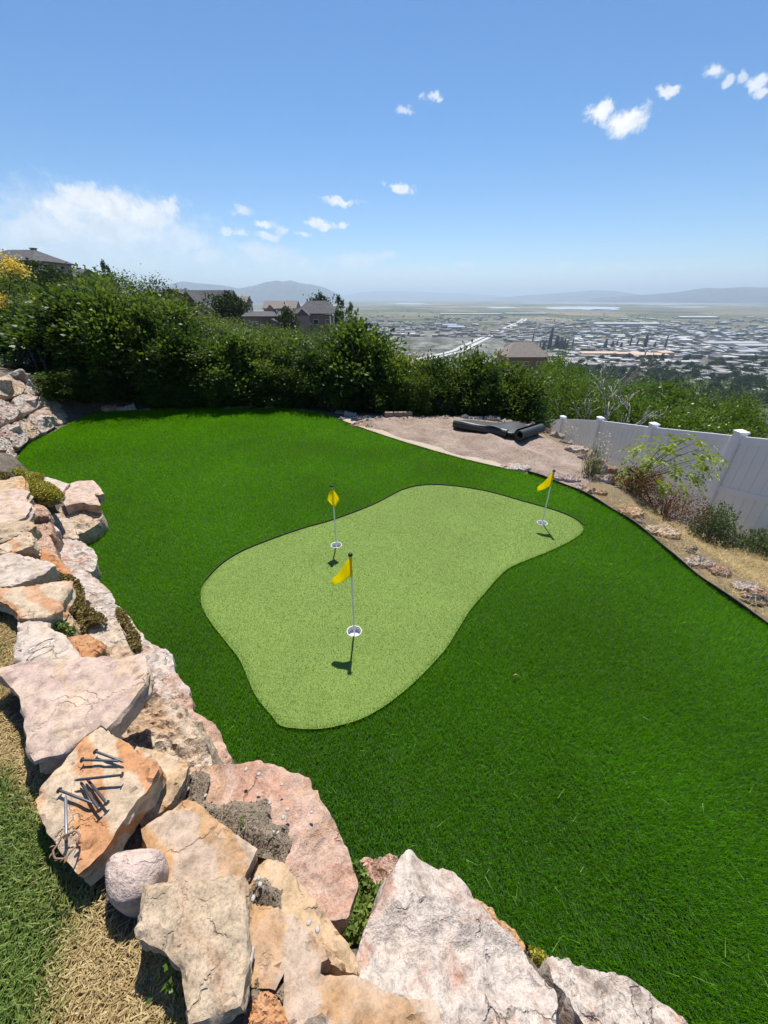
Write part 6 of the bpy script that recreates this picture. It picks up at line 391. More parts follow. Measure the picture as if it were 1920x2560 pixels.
def leaves(P, D, L, W, rs, fold=.25):
    """kite leaves at P pointing along D"""
    D = unit(D); R = unit(rs.normal(size=P.shape)); S = unit(np.cross(D, R)); U = np.cross(S, D)
    L = L[:, None]; W = W[:, None]
    return np.stack([P, P + D * L * .5 + S * W * .5 + U * W * fold, P + D * L, P + D * L * .5 - S * W * .5 + U * W * fold], axis=1)
def in_poly(x, y, poly):
    poly = np.asarray(poly); r = np.zeros(np.shape(x), bool); j = len(poly) - 1
    for i in range(len(poly)):
        xi, yi = poly[i][:2]; xj, yj = poly[j][:2]
        c = ((yi > y) != (yj > y)) & (x < (xj - xi) * (y - yi) / (yj - yi + 1e-12) + xi); r ^= c; j = i
    return r
def poly_dist(x, y, poly, closed=True):
    poly = np.asarray(poly); d = np.full(np.shape(x), 1e9); n = len(poly)
    for i in range(n if closed else n - 1):
        ax, ay = poly[i][:2]; bx, by = poly[(i + 1) % n][:2]; ex, ey = bx - ax, by - ay
        t = np.clip(((x - ax) * ex + (y - ay) * ey) / (ex * ex + ey * ey + 1e-12), 0, 1)
        d = np.minimum(d, np.hypot(x - ax - t * ex, y - ay - t * ey))
    return d
def smooth_poly(poly, per=6, closed=True):
    p = np.asarray(poly, float); n = len(p); out = []
    for i in range(n if closed else n - 1):
        if closed: a, b, c, d = p[i - 1], p[i], p[(i + 1) % n], p[(i + 2) % n]
        else: a, b, c, d = p[max(i - 1, 0)], p[i], p[i + 1], p[min(i + 2, n - 1)]
        for k in range(per):
            t = k / per; out.append(.5 * ((2 * b) + (c - a) * t + (2 * a - 5 * b + 4 * c - d) * t * t + (3 * b - a - 3 * c + d) * t ** 3))
    if not closed: out.append(p[-1])
    return np.array(out)
def sstep(a, b, x): t = np.clip((x - a) / (b - a), 0, 1); return t * t * (3 - 2 * t)
LAWN_S = np.array(LAWN); GREEN_S = smooth_poly(GREEN, 4); DIRT_S = np.array(DIRT); EDGE_S = smooth_poly(EDGING, 6, False)

# ------------------------------------------------------------------ terrain
CTRL = np.array([(-3, 2, .74), (-2, 0, .74), (-1, -.6, .74), (-5, 4.5, .8), (-4, 3, .76), (-2.4, 1.2, .74), (.5, -.8, .72), (1.5, -.8, .55), (3, -1, .4), (-6, 2, .85), (-10, 0, 1.2), (0, -10, .8),
 (5.5, 5.87, -1.33), (5.5, 7.74, -1.75), (5.5, 9.6, -2.1), (5.45, 11.5, -2.6), (5.4, 13.35, -3.15), (5.6, 4, -.9), (5.7, 2, -.55), (5.8, 0, -.3), (5.8, -3, -.2), (4.2, 4.8, -.75), (4.0, 3.4, -.5), (4.3, 6.5, -.9), (4.3, 8., -1.2),
 (8, 14, -4.2), (12, 18, -5.2), (15, 16, -5.6), (20, 25, -9), (0, 10.2, -.35), (-3, 10.2, -.1), (-5, 10.4, .1), (3, 10, -1.1), (0, 13, -1.0), (-7, 10, .5), (-8.3, 7.5, 1.2), (-7.2, 5.5, 1.0), (-10, 12, .8), (-9, 14.5, .6), (-7, 16, -.2), (-5, 18, -1.2), (-4, 22, -1.9), (-10, 26, -1.8), (-14, 20, 1.2), (-16, 12, 2.2),
 (-20, 40, -1.2), (-40, 45, 1.2), (-66, 84, 3.0), (-76, 106, 2.6), (-80, 165, -3), (-54, 132, -5.4), (-64, 190, -5.5), (-28, 99, -6.), (-48, 200, -7.5), (-20, 121, -7.), (45, 132, -19.5), (0, 60, -6), (0, 100, -12), (30, 60, -16), (20, 200, -34), (-20, 250, -30), (-150, 200, 10), (-120, 80, 16), (-60, 20, 8), (60, 20, -18), (120, 60, -38), (100, 160, -40), (150, -60, -35), (-100, -60, 22), (0, -80, 0)], float)
def _rbf():
    n = len(CTRL); X = CTRL[:, :2]; A = np.zeros((n + 3, n + 3)); A[:n, :n] = np.hypot(X[:, None, 0] - X[None, :, 0], X[:, None, 1] - X[None, :, 1])
    A[:n, n] = 1; A[:n, n + 1:] = X; A[n, :n] = 1; A[n + 1:, :n] = X.T
    return np.linalg.solve(A, np.concatenate([CTRL[:, 2], np.zeros(3)]))
RBF = _rbf()
def hill(x, y):
    x = np.asarray(x, float); y = np.asarray(y, float); n = len(CTRL); z = RBF[n] + RBF[n + 1] * x + RBF[n + 2] * y
    for i in range(n): z = z + RBF[i] * np.hypot(x - CTRL[i, 0], y - CTRL[i, 1])
    r = np.hypot(x, y); f = sstep(200, 520, r); return z * (1 - f) + f * -124.
BOULDER_CAPS = []
for _k, _W, _n, *_ in STONES:
    if _k == 'b' and _n[2] > .8:
        _W = np.array(_W); _c = _W.mean(0); _n = np.array(_n); BOULDER_CAPS.append((_W[:, :2], -_n[0] / _n[2], -_n[1] / _n[2], _c[2] + (_n[0] * _c[0] + _n[1] * _c[1]) / _n[2]))
def terrain(x, y):
    x = np.asarray(x, float); y = np.asarray(y, float); z = hill(x, y)
    inl = in_poly(x, y, LAWN_S) | in_poly(x, y, DIRT_S)
    d = np.minimum(poly_dist(x, y, LAWN_S), poly_dist(x, y, DIRT_S)); d = np.where(inl, 0, d)
    wd = np.where(x > 1.5, 1.5, np.where((y > 4.2) & (x < 0), 1.25, np.interp(x, [-1.6, -.7, .3], [.40, .42, .6])))
    t = sstep(.04, 1, d / wd); z = np.where(d > 2.5, z, -.04 + (z + .04) * t)
    for P_, a, b, c in BOULDER_CAPS:
        near = (x > P_[:, 0].min() - .08) & (x < P_[:, 0].max() + .08) & (y > P_[:, 1].min() - .08) & (y < P_[:, 1].max() + .08)
        if near.any():
            xx, yy = x[near], y[near]; ins = in_poly(xx, yy, P_) | (poly_dist(xx, yy, P_) < .07); z[near] = np.where(ins, np.minimum(z[near], a * xx + b * yy + c - .07), z[near])
    return z
def tz(x, y): return float(terrain(np.array([x]), np.array([y]))[0])
def axis(lo, hi, step, far, g=1.22):
    a = list(np.arange(lo, hi, step)); s = step; v = a[-1]; up = []
    while v < far: s *= g; v += s; up.append(v)
    s = step; v = a[0]; dn = []
    while v > -far: s *= g; v -= s; dn.append(v)
    return np.array(dn[::-1] + a + up)
def grid_mesh(name, xs, ys, zf):
    X, Y = np.meshgrid(xs, ys); Zv = zf(X, Y); nx, ny = len(xs), len(ys)
    me = bpy.data.meshes.new(name); V = np.stack([X, Y, Zv], -1).reshape(-1, 3).astype(np.float32)
    i = np.arange(nx * ny).reshape(ny, nx); q = np.stack([i[:-1, :-1], i[:-1, 1:], i[1:, 1:], i[1:, :-1]], -1).reshape(-1)
    me.vertices.add(len(V)); me.vertices.foreach_set('co', V.reshape(-1)); me.loops.add(len(q)); me.loops.foreach_set('vertex_index', q.astype(np.int32))
    me.polygons.add(len(q) // 4); me.polygons.foreach_set('loop_start', np.arange(0, len(q), 4, dtype=np.int32)); me.update(); me.shade_smooth(); return me
tag(obj('hillside', grid_mesh('hillside', axis(-8, 7, .065, 620), axis(-1.5, 14, .065, 620), terrain), M['hill']), 'dry soil hillside falling away to the valley', None, None, 'structure')
VZ = -120.
vm = MB().add([(-90000, -90000, 0), (90000, -90000, 0), (90000, 90000, 0), (-90000, 90000, 0)], [[0, 1, 2, 3]])
tag(obj('valley_floor', vm.mesh('valley_floor'), M['valley'], None, (0, 0, VZ)), 'flat hazy valley floor of fields and lots', None, None, 'structure')

def fill(poly, spacing, rs, zf=None, name='sheet', jitter=.35, holes=()):
    """triangulated sheet inside a 2D outline"""
    p = np.asarray(poly)[:, :2]; x0, y0 = p.min(0); x1, y1 = p.max(0)
    gx, gy = np.meshgrid(np.arange(x0, x1, spacing), np.arange(y0, y1, spacing)); gx = gx.ravel() + rs.uniform(-1, 1, gx.size) * spacing * jitter; gy = gy.ravel() + rs.uniform(-1, 1, gy.size) * spacing * jitter
    k = in_poly(gx, gy, p) & (poly_dist(gx, gy, p) > spacing * .5)
    ring = []
    for hx, hy, hr in holes:
        k &= np.hypot(gx - hx, gy - hy) > hr * 1.15; ring += [Vector((hx + hr * math.cos(a), hy + hr * math.sin(a))) for a in np.linspace(0, 2 * math.pi, 33)[:-1]]
    pts = [Vector(q) for q in p] + [Vector(q) for q in zip(gx[k], gy[k])]; n = len(p); n2 = len(pts); pts += ring
    ed = [(i, (i + 1) % n) for i in range(n)]
    for h in range(len(holes)): ed += [(n2 + 32 * h + i, n2 + 32 * h + (i + 1) % 32) for i in range(32)]
    v, e, f, *_ = delaunay_2d_cdt(pts, ed, [], 1, 1e-5)
    if holes: f = [t for t in f if not any(all(math.hypot(v[i].x - hx, v[i].y - hy) < hr * 1.01 for i in t) for hx, hy, hr in holes)]
    return np.array([(q.x, q.y) for q in v]), [list(q) for q in f]
def sheet(name, poly, spacing, zf, m, seed=1, smooth=True, holes=()):
    rs = np.random.RandomState(seed); v, f = fill(poly, spacing, rs, holes=holes); z = zf(v[:, 0], v[:, 1])
    me = bpy.data.meshes.new(name); me.from_pydata([(a, b, c) for (a, b), c in zip(v, z)], [], f)
    if smooth: me.shade_smooth()
    me.update(); return obj(name, me, m)

# ------------------------------------------------------------------ lawn, putting green, bare soil
CUPS = [(-.230, 2.195, .056), (-.496, 3.39, .056), (1.809, 3.845, .056)]
tag(sheet('turf_backing', LAWN_S, .35, lambda x, y: x * 0 - .012, M['turf_base'], 2, True, CUPS), 'dark backing of the artificial lawn', None, None, 'structure')
tag(sheet('putting_green', GREEN_S, .12, lambda x, y: x * 0 + .008, M['green'], 3, True, CUPS), 'smooth light green putting surface', None, None, 'structure')
GN = np.gradient(GREEN_S, axis=0); GN = unit(np.stack([GN[:, 1], -GN[:, 0]], 1)); mid_ = GREEN_S + GN * .05
if in_poly(mid_[:, 0], mid_[:, 1], GREEN_S).mean() > .5: GN = -GN
sv, sf = [], []; nG = len(GREEN_S)
for p, q in zip(GREEN_S, GN): sv += [(p[0] + q[0] * .002, p[1] + q[1] * .002, 0.), (p[0] + q[0] * .004, p[1] + q[1] * .004, .021), (p[0] + q[0] * .013, p[1] + q[1] * .013, .021), (p[0] + q[0] * .013, p[1] + q[1] * .013, 0.)]
for i in range(nG):
    j = (i + 1) % nG
    if GN[i][1] > .02: sf += [[4 * i + k, 4 * j + k, 4 * j + k + 1, 4 * i + k + 1] for k in range(3)]
obj('cut_edge', MB().add(sv, sf).mesh('cut_edge'), simple('dark_turf_edge', (.022, .028, .008), .95, .4, 60), bpy.data.objects['putting_green'])
def soil_z(x, y):
    d = poly_dist(x, y, DIRT_S); b = np.array([mnoise.fractal((a * 2.2, c * 2.2, 3.), .8, 2., 5) for a, c in zip(x, y)]); c2 = np.array([mnoise.noise((a * 11, c * 11, 1.)) for a, c in zip(x, y)])
    return -.035 + .045 * sstep(0, .35, d) + (.05 * b + .035 * np.maximum(c2, 0)) * sstep(0, .3, d)
tag(sheet('bare_soil', DIRT_S, .055, soil_z, M['bed'], 4), 'rough bare reddish soil bed beside the lawn', None, None, 'structure')
i0 = 10; strip = np.array(LAWN[i0:16]); strip = smooth_poly(strip, 5, False); nrm = np.gradient(strip, axis=0); nrm = unit(np.stack([-nrm[:, 1], nrm[:, 0]], 1))
if nrm[3, 1] < 0: nrm = -nrm
rs = np.random.RandomState(8); wob = .11 + .05 * np.sin(np.arange(len(strip)) * .9) + rs.uniform(-.03, .03, len(strip))
tag(sheet('sand_strip', np.concatenate([strip - nrm * .03, (strip + nrm * wob[:, None])[::-1]]), .06, lambda x, y: x * 0 + .012 + rs.uniform(0, .006, len(x)), M['sand'], 5), 'pale sand strip along the lawn edge', None, None, 'structure')

def scatter(poly, dens_fn, dmax, rs):
    p = np.asarray(poly); x0, y0 = p.min(0)[:2]; x1, y1 = p.max(0)[:2]; n = int(dmax * (x1 - x0) * (y1 - y0))
    x = rs.uniform(x0, x1, n); y = rs.uniform(y0, y1, n); k = rs.uniform(0, dmax, n) < dens_fn(x, y); x, y = x[k], y[k]
    k = in_poly(x, y, p); return x[k], y[k]
def blades(x, y, z, h, wdt, lean, rs):
    n = len(x); a = rs.uniform(0, 2 * np.pi, n); S = np.stack([np.cos(a), np.sin(a), a * 0], 1)
    P = np.stack([x, y, z], 1); T = P + np.stack([lean[0], lean[1], h], 1)
    return np.stack([P - S * wdt[:, None] / 2, P + S * wdt[:, None] / 2, T], 1)
rs = np.random.RandomState(11)
def dens(x, y): d = np.sqrt(x * x + y * y + 5.15); return np.clip(42000 * (3.0 / d) ** 1.6, 9500, 46000)
x, y = scatter(LAWN_S, dens, 46000, rs)
ing = in_poly(x, y, GREEN_S); gd = poly_dist(x, y, GREEN_S); nearside = in_poly(x, y + .05, GREEN_S)
keep = ~(ing & ((gd > .03) | ~nearside)) & ~(~ing & (gd < .011) & ~nearside) & (x * 1.05 < y + 2.6) ; x, y = x[keep], y[keep]
d = np.sqrt(x * x + y * y + 5.15); n = len(x)
nx = np.array([mnoise.noise((a * 1.3, b * 1.3, 0.)) for a, b in zip(x[::1], y[::1])]) if n < 10 else None
gx_, gy_ = np.meshgrid(np.arange(-8, 5, .12), np.arange(-1, 11, .12)); G = np.array([mnoise.fractal((a * .9, b * .9, 5.), .9, 2., 4) for a, b in zip(gx_.ravel(), gy_.ravel())]).reshape(gx_.shape)
pat = G[np.clip(((y + 1) / .12).astype(int), 0, G.shape[0] - 1), np.clip(((x + 8) / .12).astype(int), 0, G.shape[1] - 1)]
h = rs.uniform(.014, .027, n); wd = .0029 * np.maximum(1, d / 3.8) * rs.uniform(.8, 1.25, n)
lean = (rs.normal(.003 + .009 * pat, .010, n), rs.normal(-.004 + .009 * pat, .010, n))
stray = rs.uniform(size=n) > .9985; h[stray] *= 1.5
rnd_ = np.clip(rs.beta(1.3, 1.3, n) * .88 + .05 * pat, 0, .93); rnd_[stray] = rs.uniform(.93, 1., stray.sum())
tag(obj('turf_grass', poly_mesh('turf_grass', blades(x, y, np.full(n, -.012), h + .012, wd, lean, rs), 3, {'rnd': rnd_}), M['turf']), 'dense bright green artificial turf around the putting green', None, None, 'stuff')
# stray long fibres lying on the turf
x, y = scatter(LAWN_S, lambda a, b: np.clip(30 * (2.2 / np.sqrt(a * a + b * b + 5)) ** 2 + 70 * (poly_dist(a, b, LAWN_S) < .22) * (b < 1.6), 0, 100), 100, rs)
k = ~in_poly(x, y, GREEN_S); x, y = x[k], y[k]; n = len(x); a = rs.uniform(0, 6.28, n); L = rs.uniform(.03, .085, n)
tag(obj('loose_turf_fibres', poly_mesh('loose_turf_fibres', blades(x, y, np.full(n, .024), rs.uniform(.002, .03, n), np.full(n, .0022), (np.cos(a) * L, np.sin(a) * L), rs), 3, {'rnd': rs.uniform(.94, 1., n)}), M['turf']), 'loose pale fibres lying on the turf', None, None, 'stuff')
x, y = scatter(GREEN_S, lambda a, b: a * 0 + 24000, 24000, rs)
k = np.min([np.hypot(x - a, y - b) for a, b, c in CUPS], 0) > .062; x, y = x[k], y[k]; n = len(x)
tag(obj('short_turf_pile', poly_mesh('short_turf_pile', blades(x, y, np.full(n, .006), rs.uniform(.007, .013, n), np.full(n, .003), (rs.normal(0, .005, n), rs.normal(-.002, .005, n)), rs), 3, {'rnd': rs.uniform(0, 1, n)}), M['green_blade']), 'short light green pile of the putting surface', None, None, 'stuff')

# ------------------------------------------------------------------ stones
def rebase(e, c):
    e.location = c
    for ch in e.children: ch.location = (-c[0], -c[1], -c[2])
def scatter_pts(P2, dens_, rs):
    x0, y0 = P2.min(0); x1, y1 = P2.max(0); n = int(dens_ * (x1 - x0) * (y1 - y0)); x = rs.uniform(x0, x1, n); y = rs.uniform(y0, y1, n); k = in_poly(x, y, P2); return x[k], y[k]
def fbm(p, s, o=4): return mnoise.fractal((p[0] * s, p[1] * s, p[2] * s), .9, 2., o)
def stone_mesh(name, W, nrm, kind, thick, dome, seed):
    """W: outline (world), nrm: plane normal. Returns mesh in local coords and its centre."""
    rs = np.random.RandomState(seed); W = np.asarray(W, float); C = W.mean(0); n = np.asarray(nrm, float); n /= np.linalg.norm(n)
    ex = np.cross([0., 1., 0.], n); ex /= np.linalg.norm(ex); ey = np.cross(n, ex)
    P = np.stack([(W - C) @ ex, (W - C) @ ey], 1)
    if ((P[:, 0] * np.roll(P[:, 1], -1)) - (np.roll(P[:, 0], -1) * P[:, 1])).sum() < 0: P = P[::-1]
    size = math.sqrt(max(np.ptp(P[:, 0]), 1e-3) * max(np.ptp(P[:, 1]), 1e-3)); sp = size / (30 if kind == 'f' else 34)
    if kind in 'bc': P = smooth_poly(P, 3)
    B = []                                                         # dense ragged outline
    for i in range(len(P)):
        a, b = P[i], P[(i + 1) % len(P)]; m = max(1, int(np.linalg.norm(b - a) / sp))
        for k in range(m): B.append(a + (b - a) * k / m)
    B = np.array(B); so_ = rs.uniform(0, 99)
    jag = {'f': .06, 'b': .08, 'c': .0}[kind] * sp * 3.2
    B = B + np.array([(fbm((x + so_, y, 0), 9 / size), fbm((x, y + so_, 5), 9 / size)) for x, y in B]) * jag * 1.2 + rs.uniform(-1, 1, B.shape) * jag * .25
    v, f = fill(B, sp, rs); nb = len(B); d = poly_dist(v[:, 0], v[:, 1], B)
    R = max(d.max(), 1e-4); so3 = (so_, so_ * .7, so_ * .3)
    nz = np.array([fbm((x + so_, y - so_, 0), 3.2 / size, 5) for x, y in v]); nf = np.array([fbm((x - so_, y + so_, 7), 14 / size, 3) for x, y in v])
    rg = np.array([1 - abs(mnoise.noise((x * 4 / size + so_, y * 4 / size, 3.))) * 2 for x, y in v])
    if kind == 'f':
        chip = sstep(0, R * .16, d); step = np.round(nz * 2.2) / 2.2 * .006
        h = dome * (nz * .9 + nf * .35) + step * .7 - (1 - chip) * np.clip(.006 + .012 * nf, .001, .018)
        bw = d < R * .30; lay = (nz > .18) & bw; h = h - lay * .009                 # flaked-off layers at the rim
    elif kind == 'c':
        h = dome * np.sqrt(np.clip(1 - (1 - np.clip(d / R, 0, 1)) ** 2, 0, 1)) + nf * .002
    else:
        h = dome * (1 - (1 - np.clip(d / (R * .85), 0, 1)) ** 2.2) * 1.25
        for k in range(13):                                       # chipped planar facets
            c = v[rs.randint(len(v))]; a = rs.uniform(0, 6.28); s = dome / R * rs.uniform(.5, 1.9)
            h = np.minimum(h, dome * rs.uniform(.55, 1.05) + s * ((v[:, 0] - c[0]) * math.cos(a) + (v[:, 1] - c[1]) * math.sin(a)))
        h = np.maximum(h, -dome * .4); h = h + min(dome, .085) * (.26 * nz + .20 * nf + .08 * rg)
    ed = d < 1e-6
    top = C + v[:, :1] * ex + v[:, 1:2] * ey + h[:, None] * n
    verts = [tuple(p - C) for p in top]; faces = list(f)
    # outline loop order from the triangulation
    idx = {}
    for i, p in enumerate(v):
        if d[i] < 1e-6: idx[(round(p[0], 6), round(p[1], 6))] = i
    loop = [idx.get((round(float(p[0]), 6), round(float(p[1]), 6))) for p in B]
    if any(i is None for i in loop):
        loop = [int(np.argmin(np.hypot(v[:, 0] - p[0], v[:, 1] - p[1]))) for p in B]
    cen2 = B.mean(0); out2 = B - np.roll(B, 1, 0) + np.roll(B, -1, 0) - B; out2 = unit(np.stack([out2[:, 1], -out2[:, 0]], 1))
    lv = 7 if kind == 'f' else 6; prev = loop; lat = 0.
    for k in range(1, lv + 1):
        t = k / lv
        if kind == 'f': lat = rs.uniform(-.010, .007) if k < lv else -.012; ragg = .006
        elif kind == 'c': lat = -size * .5 * (1 - math.sqrt(max(0, 1 - (t * .95) ** 2))); ragg = 0
        else: lat = thick * (.10 * math.sin(t * 3.0) - .10 * t) * .8; ragg = thick * .07
        cur = []
        for i, p in enumerate(B):
            o = lat + ragg * fbm((p[0] * 1. + so_, p[1], k * .35), 8 / size, 3) * (1 if kind != 'f' else 1.6)
            q = p + out2[i] * o
            base = top[loop[i]]; w0 = C + q[0] * ex + q[1] * ey; hz = np.dot(base - C, n)
            pos = w0 + n * (hz - thick * t)
            cur.append(len(verts)); verts.append(tuple(pos - C))
        m = len(cur)
        for i in range(m):
            j = (i + 1) % m; faces.append([prev[j], prev[i], cur[i], cur[j]])
        prev = cur
    faces.append(prev[::-1])
    me = bpy.data.meshes.new(name); me.from_pydata(verts, [], faces); me.shade_smooth(); me.set_sharp_from_angle(angle=math.radians(38 if kind != 'c' else 80)); me.update()
    return me, C
for i, (kind, W, nrm, th, dome, mt, name, label, grp) in enumerate(STONES):
    Wa = np.array(W); c = Wa.mean(0); gap = c[2] - tz(c[0], c[1])
    if kind == 'f': th = min(max(th, gap + .015), .11)
    elif nrm[2] > .8: th = max(th * .6, min(Wa[:, 2].max() + .05, th + .1))
    me, C = stone_mesh(name, W, nrm, kind, th, dome, 100 + i)
    tag(obj(name, me, STONE[mt], None, tuple(C)), label, {'f': 'flagstone', 'b': 'boulder', 'c': 'cobble'}[kind], 'stones of the garden wall')
def small_rock_mesh(name, wid, hgt, seed):
    rs = np.random.RandomState(seed); a = np.sort(rs.uniform(0, 6.28, 9)); r = rs.uniform(.8, 1.08, 9)
    dp = wid * rs.uniform(.55, .8)
    a = np.arange(9) / 9 * 6.28 + rs.uniform(-.25, .25, 9); W = np.stack([np.cos(a) * r * wid / 2, np.sin(a) * r * dp / 2, a * 0], 1)
    return stone_mesh(name, W, (0, 0, 1), 'b', hgt * .75, hgt * .6, seed)[0]
for i, (p, wid, hgt, mt, label, grp) in enumerate(SMALL):
    wid *= 1.12; hgt = max(hgt * 1.1, wid * .42); me = small_rock_mesh('border_stone', wid, hgt, 500 + i); g = tz(p[0], p[1])
    tag(obj('border_stone', me, STONE[mt], None, (p[0], p[1], max(p[2] - .12, g) + hgt * .46)), label, 'stone', grp)
for i, (x, y, wd_, mt) in enumerate(((-5.62, 5.22, .55, 'orangewhite'), (-5.32, 4.92, .48, 'white'), (-5.02, 4.62, .42, 'pink'), (-5.75, 4.85, .5, 'white'), (-5.35, 4.45, .5, 'tan'), (-4.75, 4.35, .36, 'greyrock'), (-5.95, 5.35, .5, 'pink'))):
    tag(obj('ledge_rock', small_rock_mesh('ledge_rock', wd_, wd_ * .55, 700 + i), STONE[mt], None, (x, y, tz(x, y) + wd_ * .16), i), 'rock on the low ledge between the stacked wall and the flagstones', 'stone', 'rocks on the ledge between the stacked wall and the flagstones')
for i, (x, y, z, r) in enumerate(PEBBLES):
    rs = np.random.RandomState(i); mb = MB(); mb.lathe([(.001, -.6), (.7, -.5), (1, 0), (.75, .5), (.35, .68), (.001, .72)], 9)
    me = mb.mesh('pebble', 180); o = obj('pebble', me, M['pebble'], None, (x, y, z + r * .12), rs.uniform(0, 3), (r * .36 * rs.uniform(.9, 1.4), r * .33, r * .26))
    tag(o, 'small pale pebble lying on the soil between the near stones', 'pebble', 'pebbles on the near stones')
for i, pts in enumerate(SOILS):
    W = np.array(pts); P2 = smooth_poly(W[:, :2], 3); A = np.c_[W[:, :2], np.ones(len(W))]; co, *_ = np.linalg.lstsq(A, W[:, 2], rcond=None)
    dd = lambda x, y: poly_dist(x, y, P2)
    zf = lambda x, y: co[0] * x + co[1] * y + co[2] - .03 + .045 * sstep(0, .06, dd(x, y)) + np.array([.012 * fbm((a, b, 1), 14, 4) for a, b in zip(x, y)])
    rs = np.random.RandomState(70 + i); gx, gy = scatter_pts(P2, 26000 if i == 0 else 20000, rs); gz = zf(gx, gy); sz = rs.uniform(.0016, .006, len(gx)) * np.where(rs.uniform(size=len(gx)) > .95, 1.7, 1.)
    oc = np.array([(1, 0, 0), (0, 1, 0), (-1, 0, 0), (0, -1, 0), (0, 0, .8)]); pp = oc[None] * (sz[:, None] * rs.uniform(.6, 1.3, (len(gx), 5)))[..., None] + np.stack([gx, gy, gz], 1)[:, None]
    tag(obj('gravel', poly_mesh('gravel', pp[:, np.array([(0, 1, 4), (1, 2, 4), (2, 3, 4), (3, 0, 4)])].reshape(-1, 3, 3), 3), STONE['chip']), 'fine gravel on the soil between the near stones', None, None, 'stuff')
    tag(sheet('soil', P2, .012, zf, M['soil'], 60 + i), ['gravelly soil lying on the broad pink boulder', 'gravelly soil on the long tan slab', 'soil in the gap beside the beige flagstone'][i], None, None, 'stuff')

# ------------------------------------------------------------------ garden grass on the terrace
rs = np.random.RandomState(21)
GR = np.array([(-3.2, 3.0), (-2.55, 2.2), (-2.02, 1.64), (-1.82, 1.46), (-1.74, 1.26), (-1.66, 1.06), (-1.38, .90), (-1.12, .76), (-1.00, .66), (-.90, .50), (-.82, .42), (-.76, .385), (-.68, .375), (-.57, .37), (-.51, .32), (-.46, .25), (-.42, .17), (-.40, .05), (-.4, -.3), (-3.2, -.3)])
x, y = scatter(GR, lambda a, b: a * 0 + 52000, 52000, rs); k = (x > -1.9 - .65 * y) ; x, y = x[k], y[k]; n = len(x)
dr = np.array([mnoise.fractal((a * 5, b * 5, 2.), .8, 2., 3) for a, b in zip(x, y)]) * .6 + .54
dr += .55 * np.exp(-(poly_dist(x, y, GR) / .10) ** 2) + .55 * np.exp(-(((x + .72) / .16) ** 2 + ((y - .25) / .13) ** 2))
for cx_, cy_, r_ in ((-1.12, .42, .24), (-.52, .16, .09), (-1.5, .5, .3), (-2.3, 1.75, .2), (-.95, .2, .12)): dr -= .9 * np.exp(-((x - cx_) ** 2 + (y - cy_) ** 2) / r_ ** 2)
dr = np.clip(dr * 1.6 - .1 + rs.normal(0, .22, n), 0, 1)
h = rs.uniform(.02, .055, n) * (1.05 - .35 * dr); a = rs.uniform(0, 6.28, n); ln = rs.uniform(.01, .045, n) * (1 + .5 * dr); z = np.array([tz(0, 0)] * 0) if False else terrain(x, y)
S = np.stack([-np.sin(a), np.cos(a), a * 0], 1) * (.0014 + rs.uniform(0, .0012, n))[:, None]; P = np.stack([x, y, z - .004], 1)
mid = P + np.stack([np.cos(a) * ln * .35, np.sin(a) * ln * .35, h * .7], 1); tip = P + np.stack([np.cos(a) * ln, np.sin(a) * ln, h * np.where(dr > .5, .75, 1.)], 1)
V = np.concatenate([np.stack([P - S, P + S, mid + S * .8, mid - S * .8], 1), np.stack([mid - S * .8, mid + S * .8, tip, tip], 1)])
me = poly_mesh('garden_grass', np.concatenate([V[:n], V[n:]]), 4, {'rnd': np.tile(rs.uniform(0, 1, n), 2), 'dry': np.tile(dr, 2)})
tag(obj('garden_grass', me, M['dry_grass']), 'patchy green and straw-dry garden grass in the near corner', None, None, 'stuff')

# ------------------------------------------------------------------ flags on the green
def flag(loc, height, style, rz, label):
    r = empty('golf_flag', loc); tag(r, label, 'golf flag', 'flags on the putting green')
    obj('pole', MB().tube([(0, 0, -.034), (0, 0, height * .5), (0, 0, height - .015)], .0065, 10).mesh('pole', 60), M['white'], r)
    obj('knob', MB().lathe([(.001, 0), (.012, .001), (.0165, .006), (.0165, .016), (.012, .022), (.001, .024)], 16, (0, 0, height - .024)).mesh('knob', 50), M['black'], r)
    cup = obj('cup', MB().lathe([(.0575, .004), (.0585, .011), (.056, .013), (.052, .012), (.051, -.004), (.050, -.034), (.001, -.036)], 36).mesh('cup', 40), M['white'], r)
    mb = MB(); nu, nv = 14, 12; vs = []; top = height - .03
    for i in range(nu + 1):
        for j in range(nv + 1):
            u, v = i / nu, j / nv
            if style == 'droop':            # sleeve on the pole, cloth hanging to a low corner
                zt = top - .02 * u; x = -.135 * u; zz = top - v * (.165 - .10 * u) - .165 * u; yy = .006 * math.sin(u * 7 + v * 2) - .02 * u
                x += .005 * math.sin(v * 5 + u * 3) * u
            else:                            # folded diamond seen end on
                wdt = math.sin(min(v * 1.55, 1) * math.pi / 2 * 1.0) if v < .6 else (1 - v) / .4
                wdt = max(wdt, .02) * .115; x = (u - .5) * wdt + .012 * v; zz = top - .005 - v * .205; yy = -.012 - .05 * abs(u - .5) * wdt * 8 * .3 - .014 * math.sin(u * 6.28)
            vs.append((x, yy, zz))
    fs = [[i * (nv + 1) + j, (i + 1) * (nv + 1) + j, (i + 1) * (nv + 1) + j + 1, i * (nv + 1) + j + 1] for i in range(nu) for j in range(nv)]
    fl = obj('flag', mb.add(vs, fs).mesh('flag', 180), M['yellow'], r, (0, 0, 0), rz)
    so_ = fl.modifiers.new('thick', 'SOLIDIFY'); so_.thickness = .0016
    if style == 'droop':
        obj('sleeve', MB().tube([(0, 0, top - .165), (0, 0, top - .08), (0, 0, top)], [.0105, .0095, .0105], 10).mesh('sleeve', 60), M['yellow'], fl)
    return r
flag((-.230, 2.195, 0), .74, 'droop', .15, 'nearest yellow flag with a drooping pennant on the putting green')
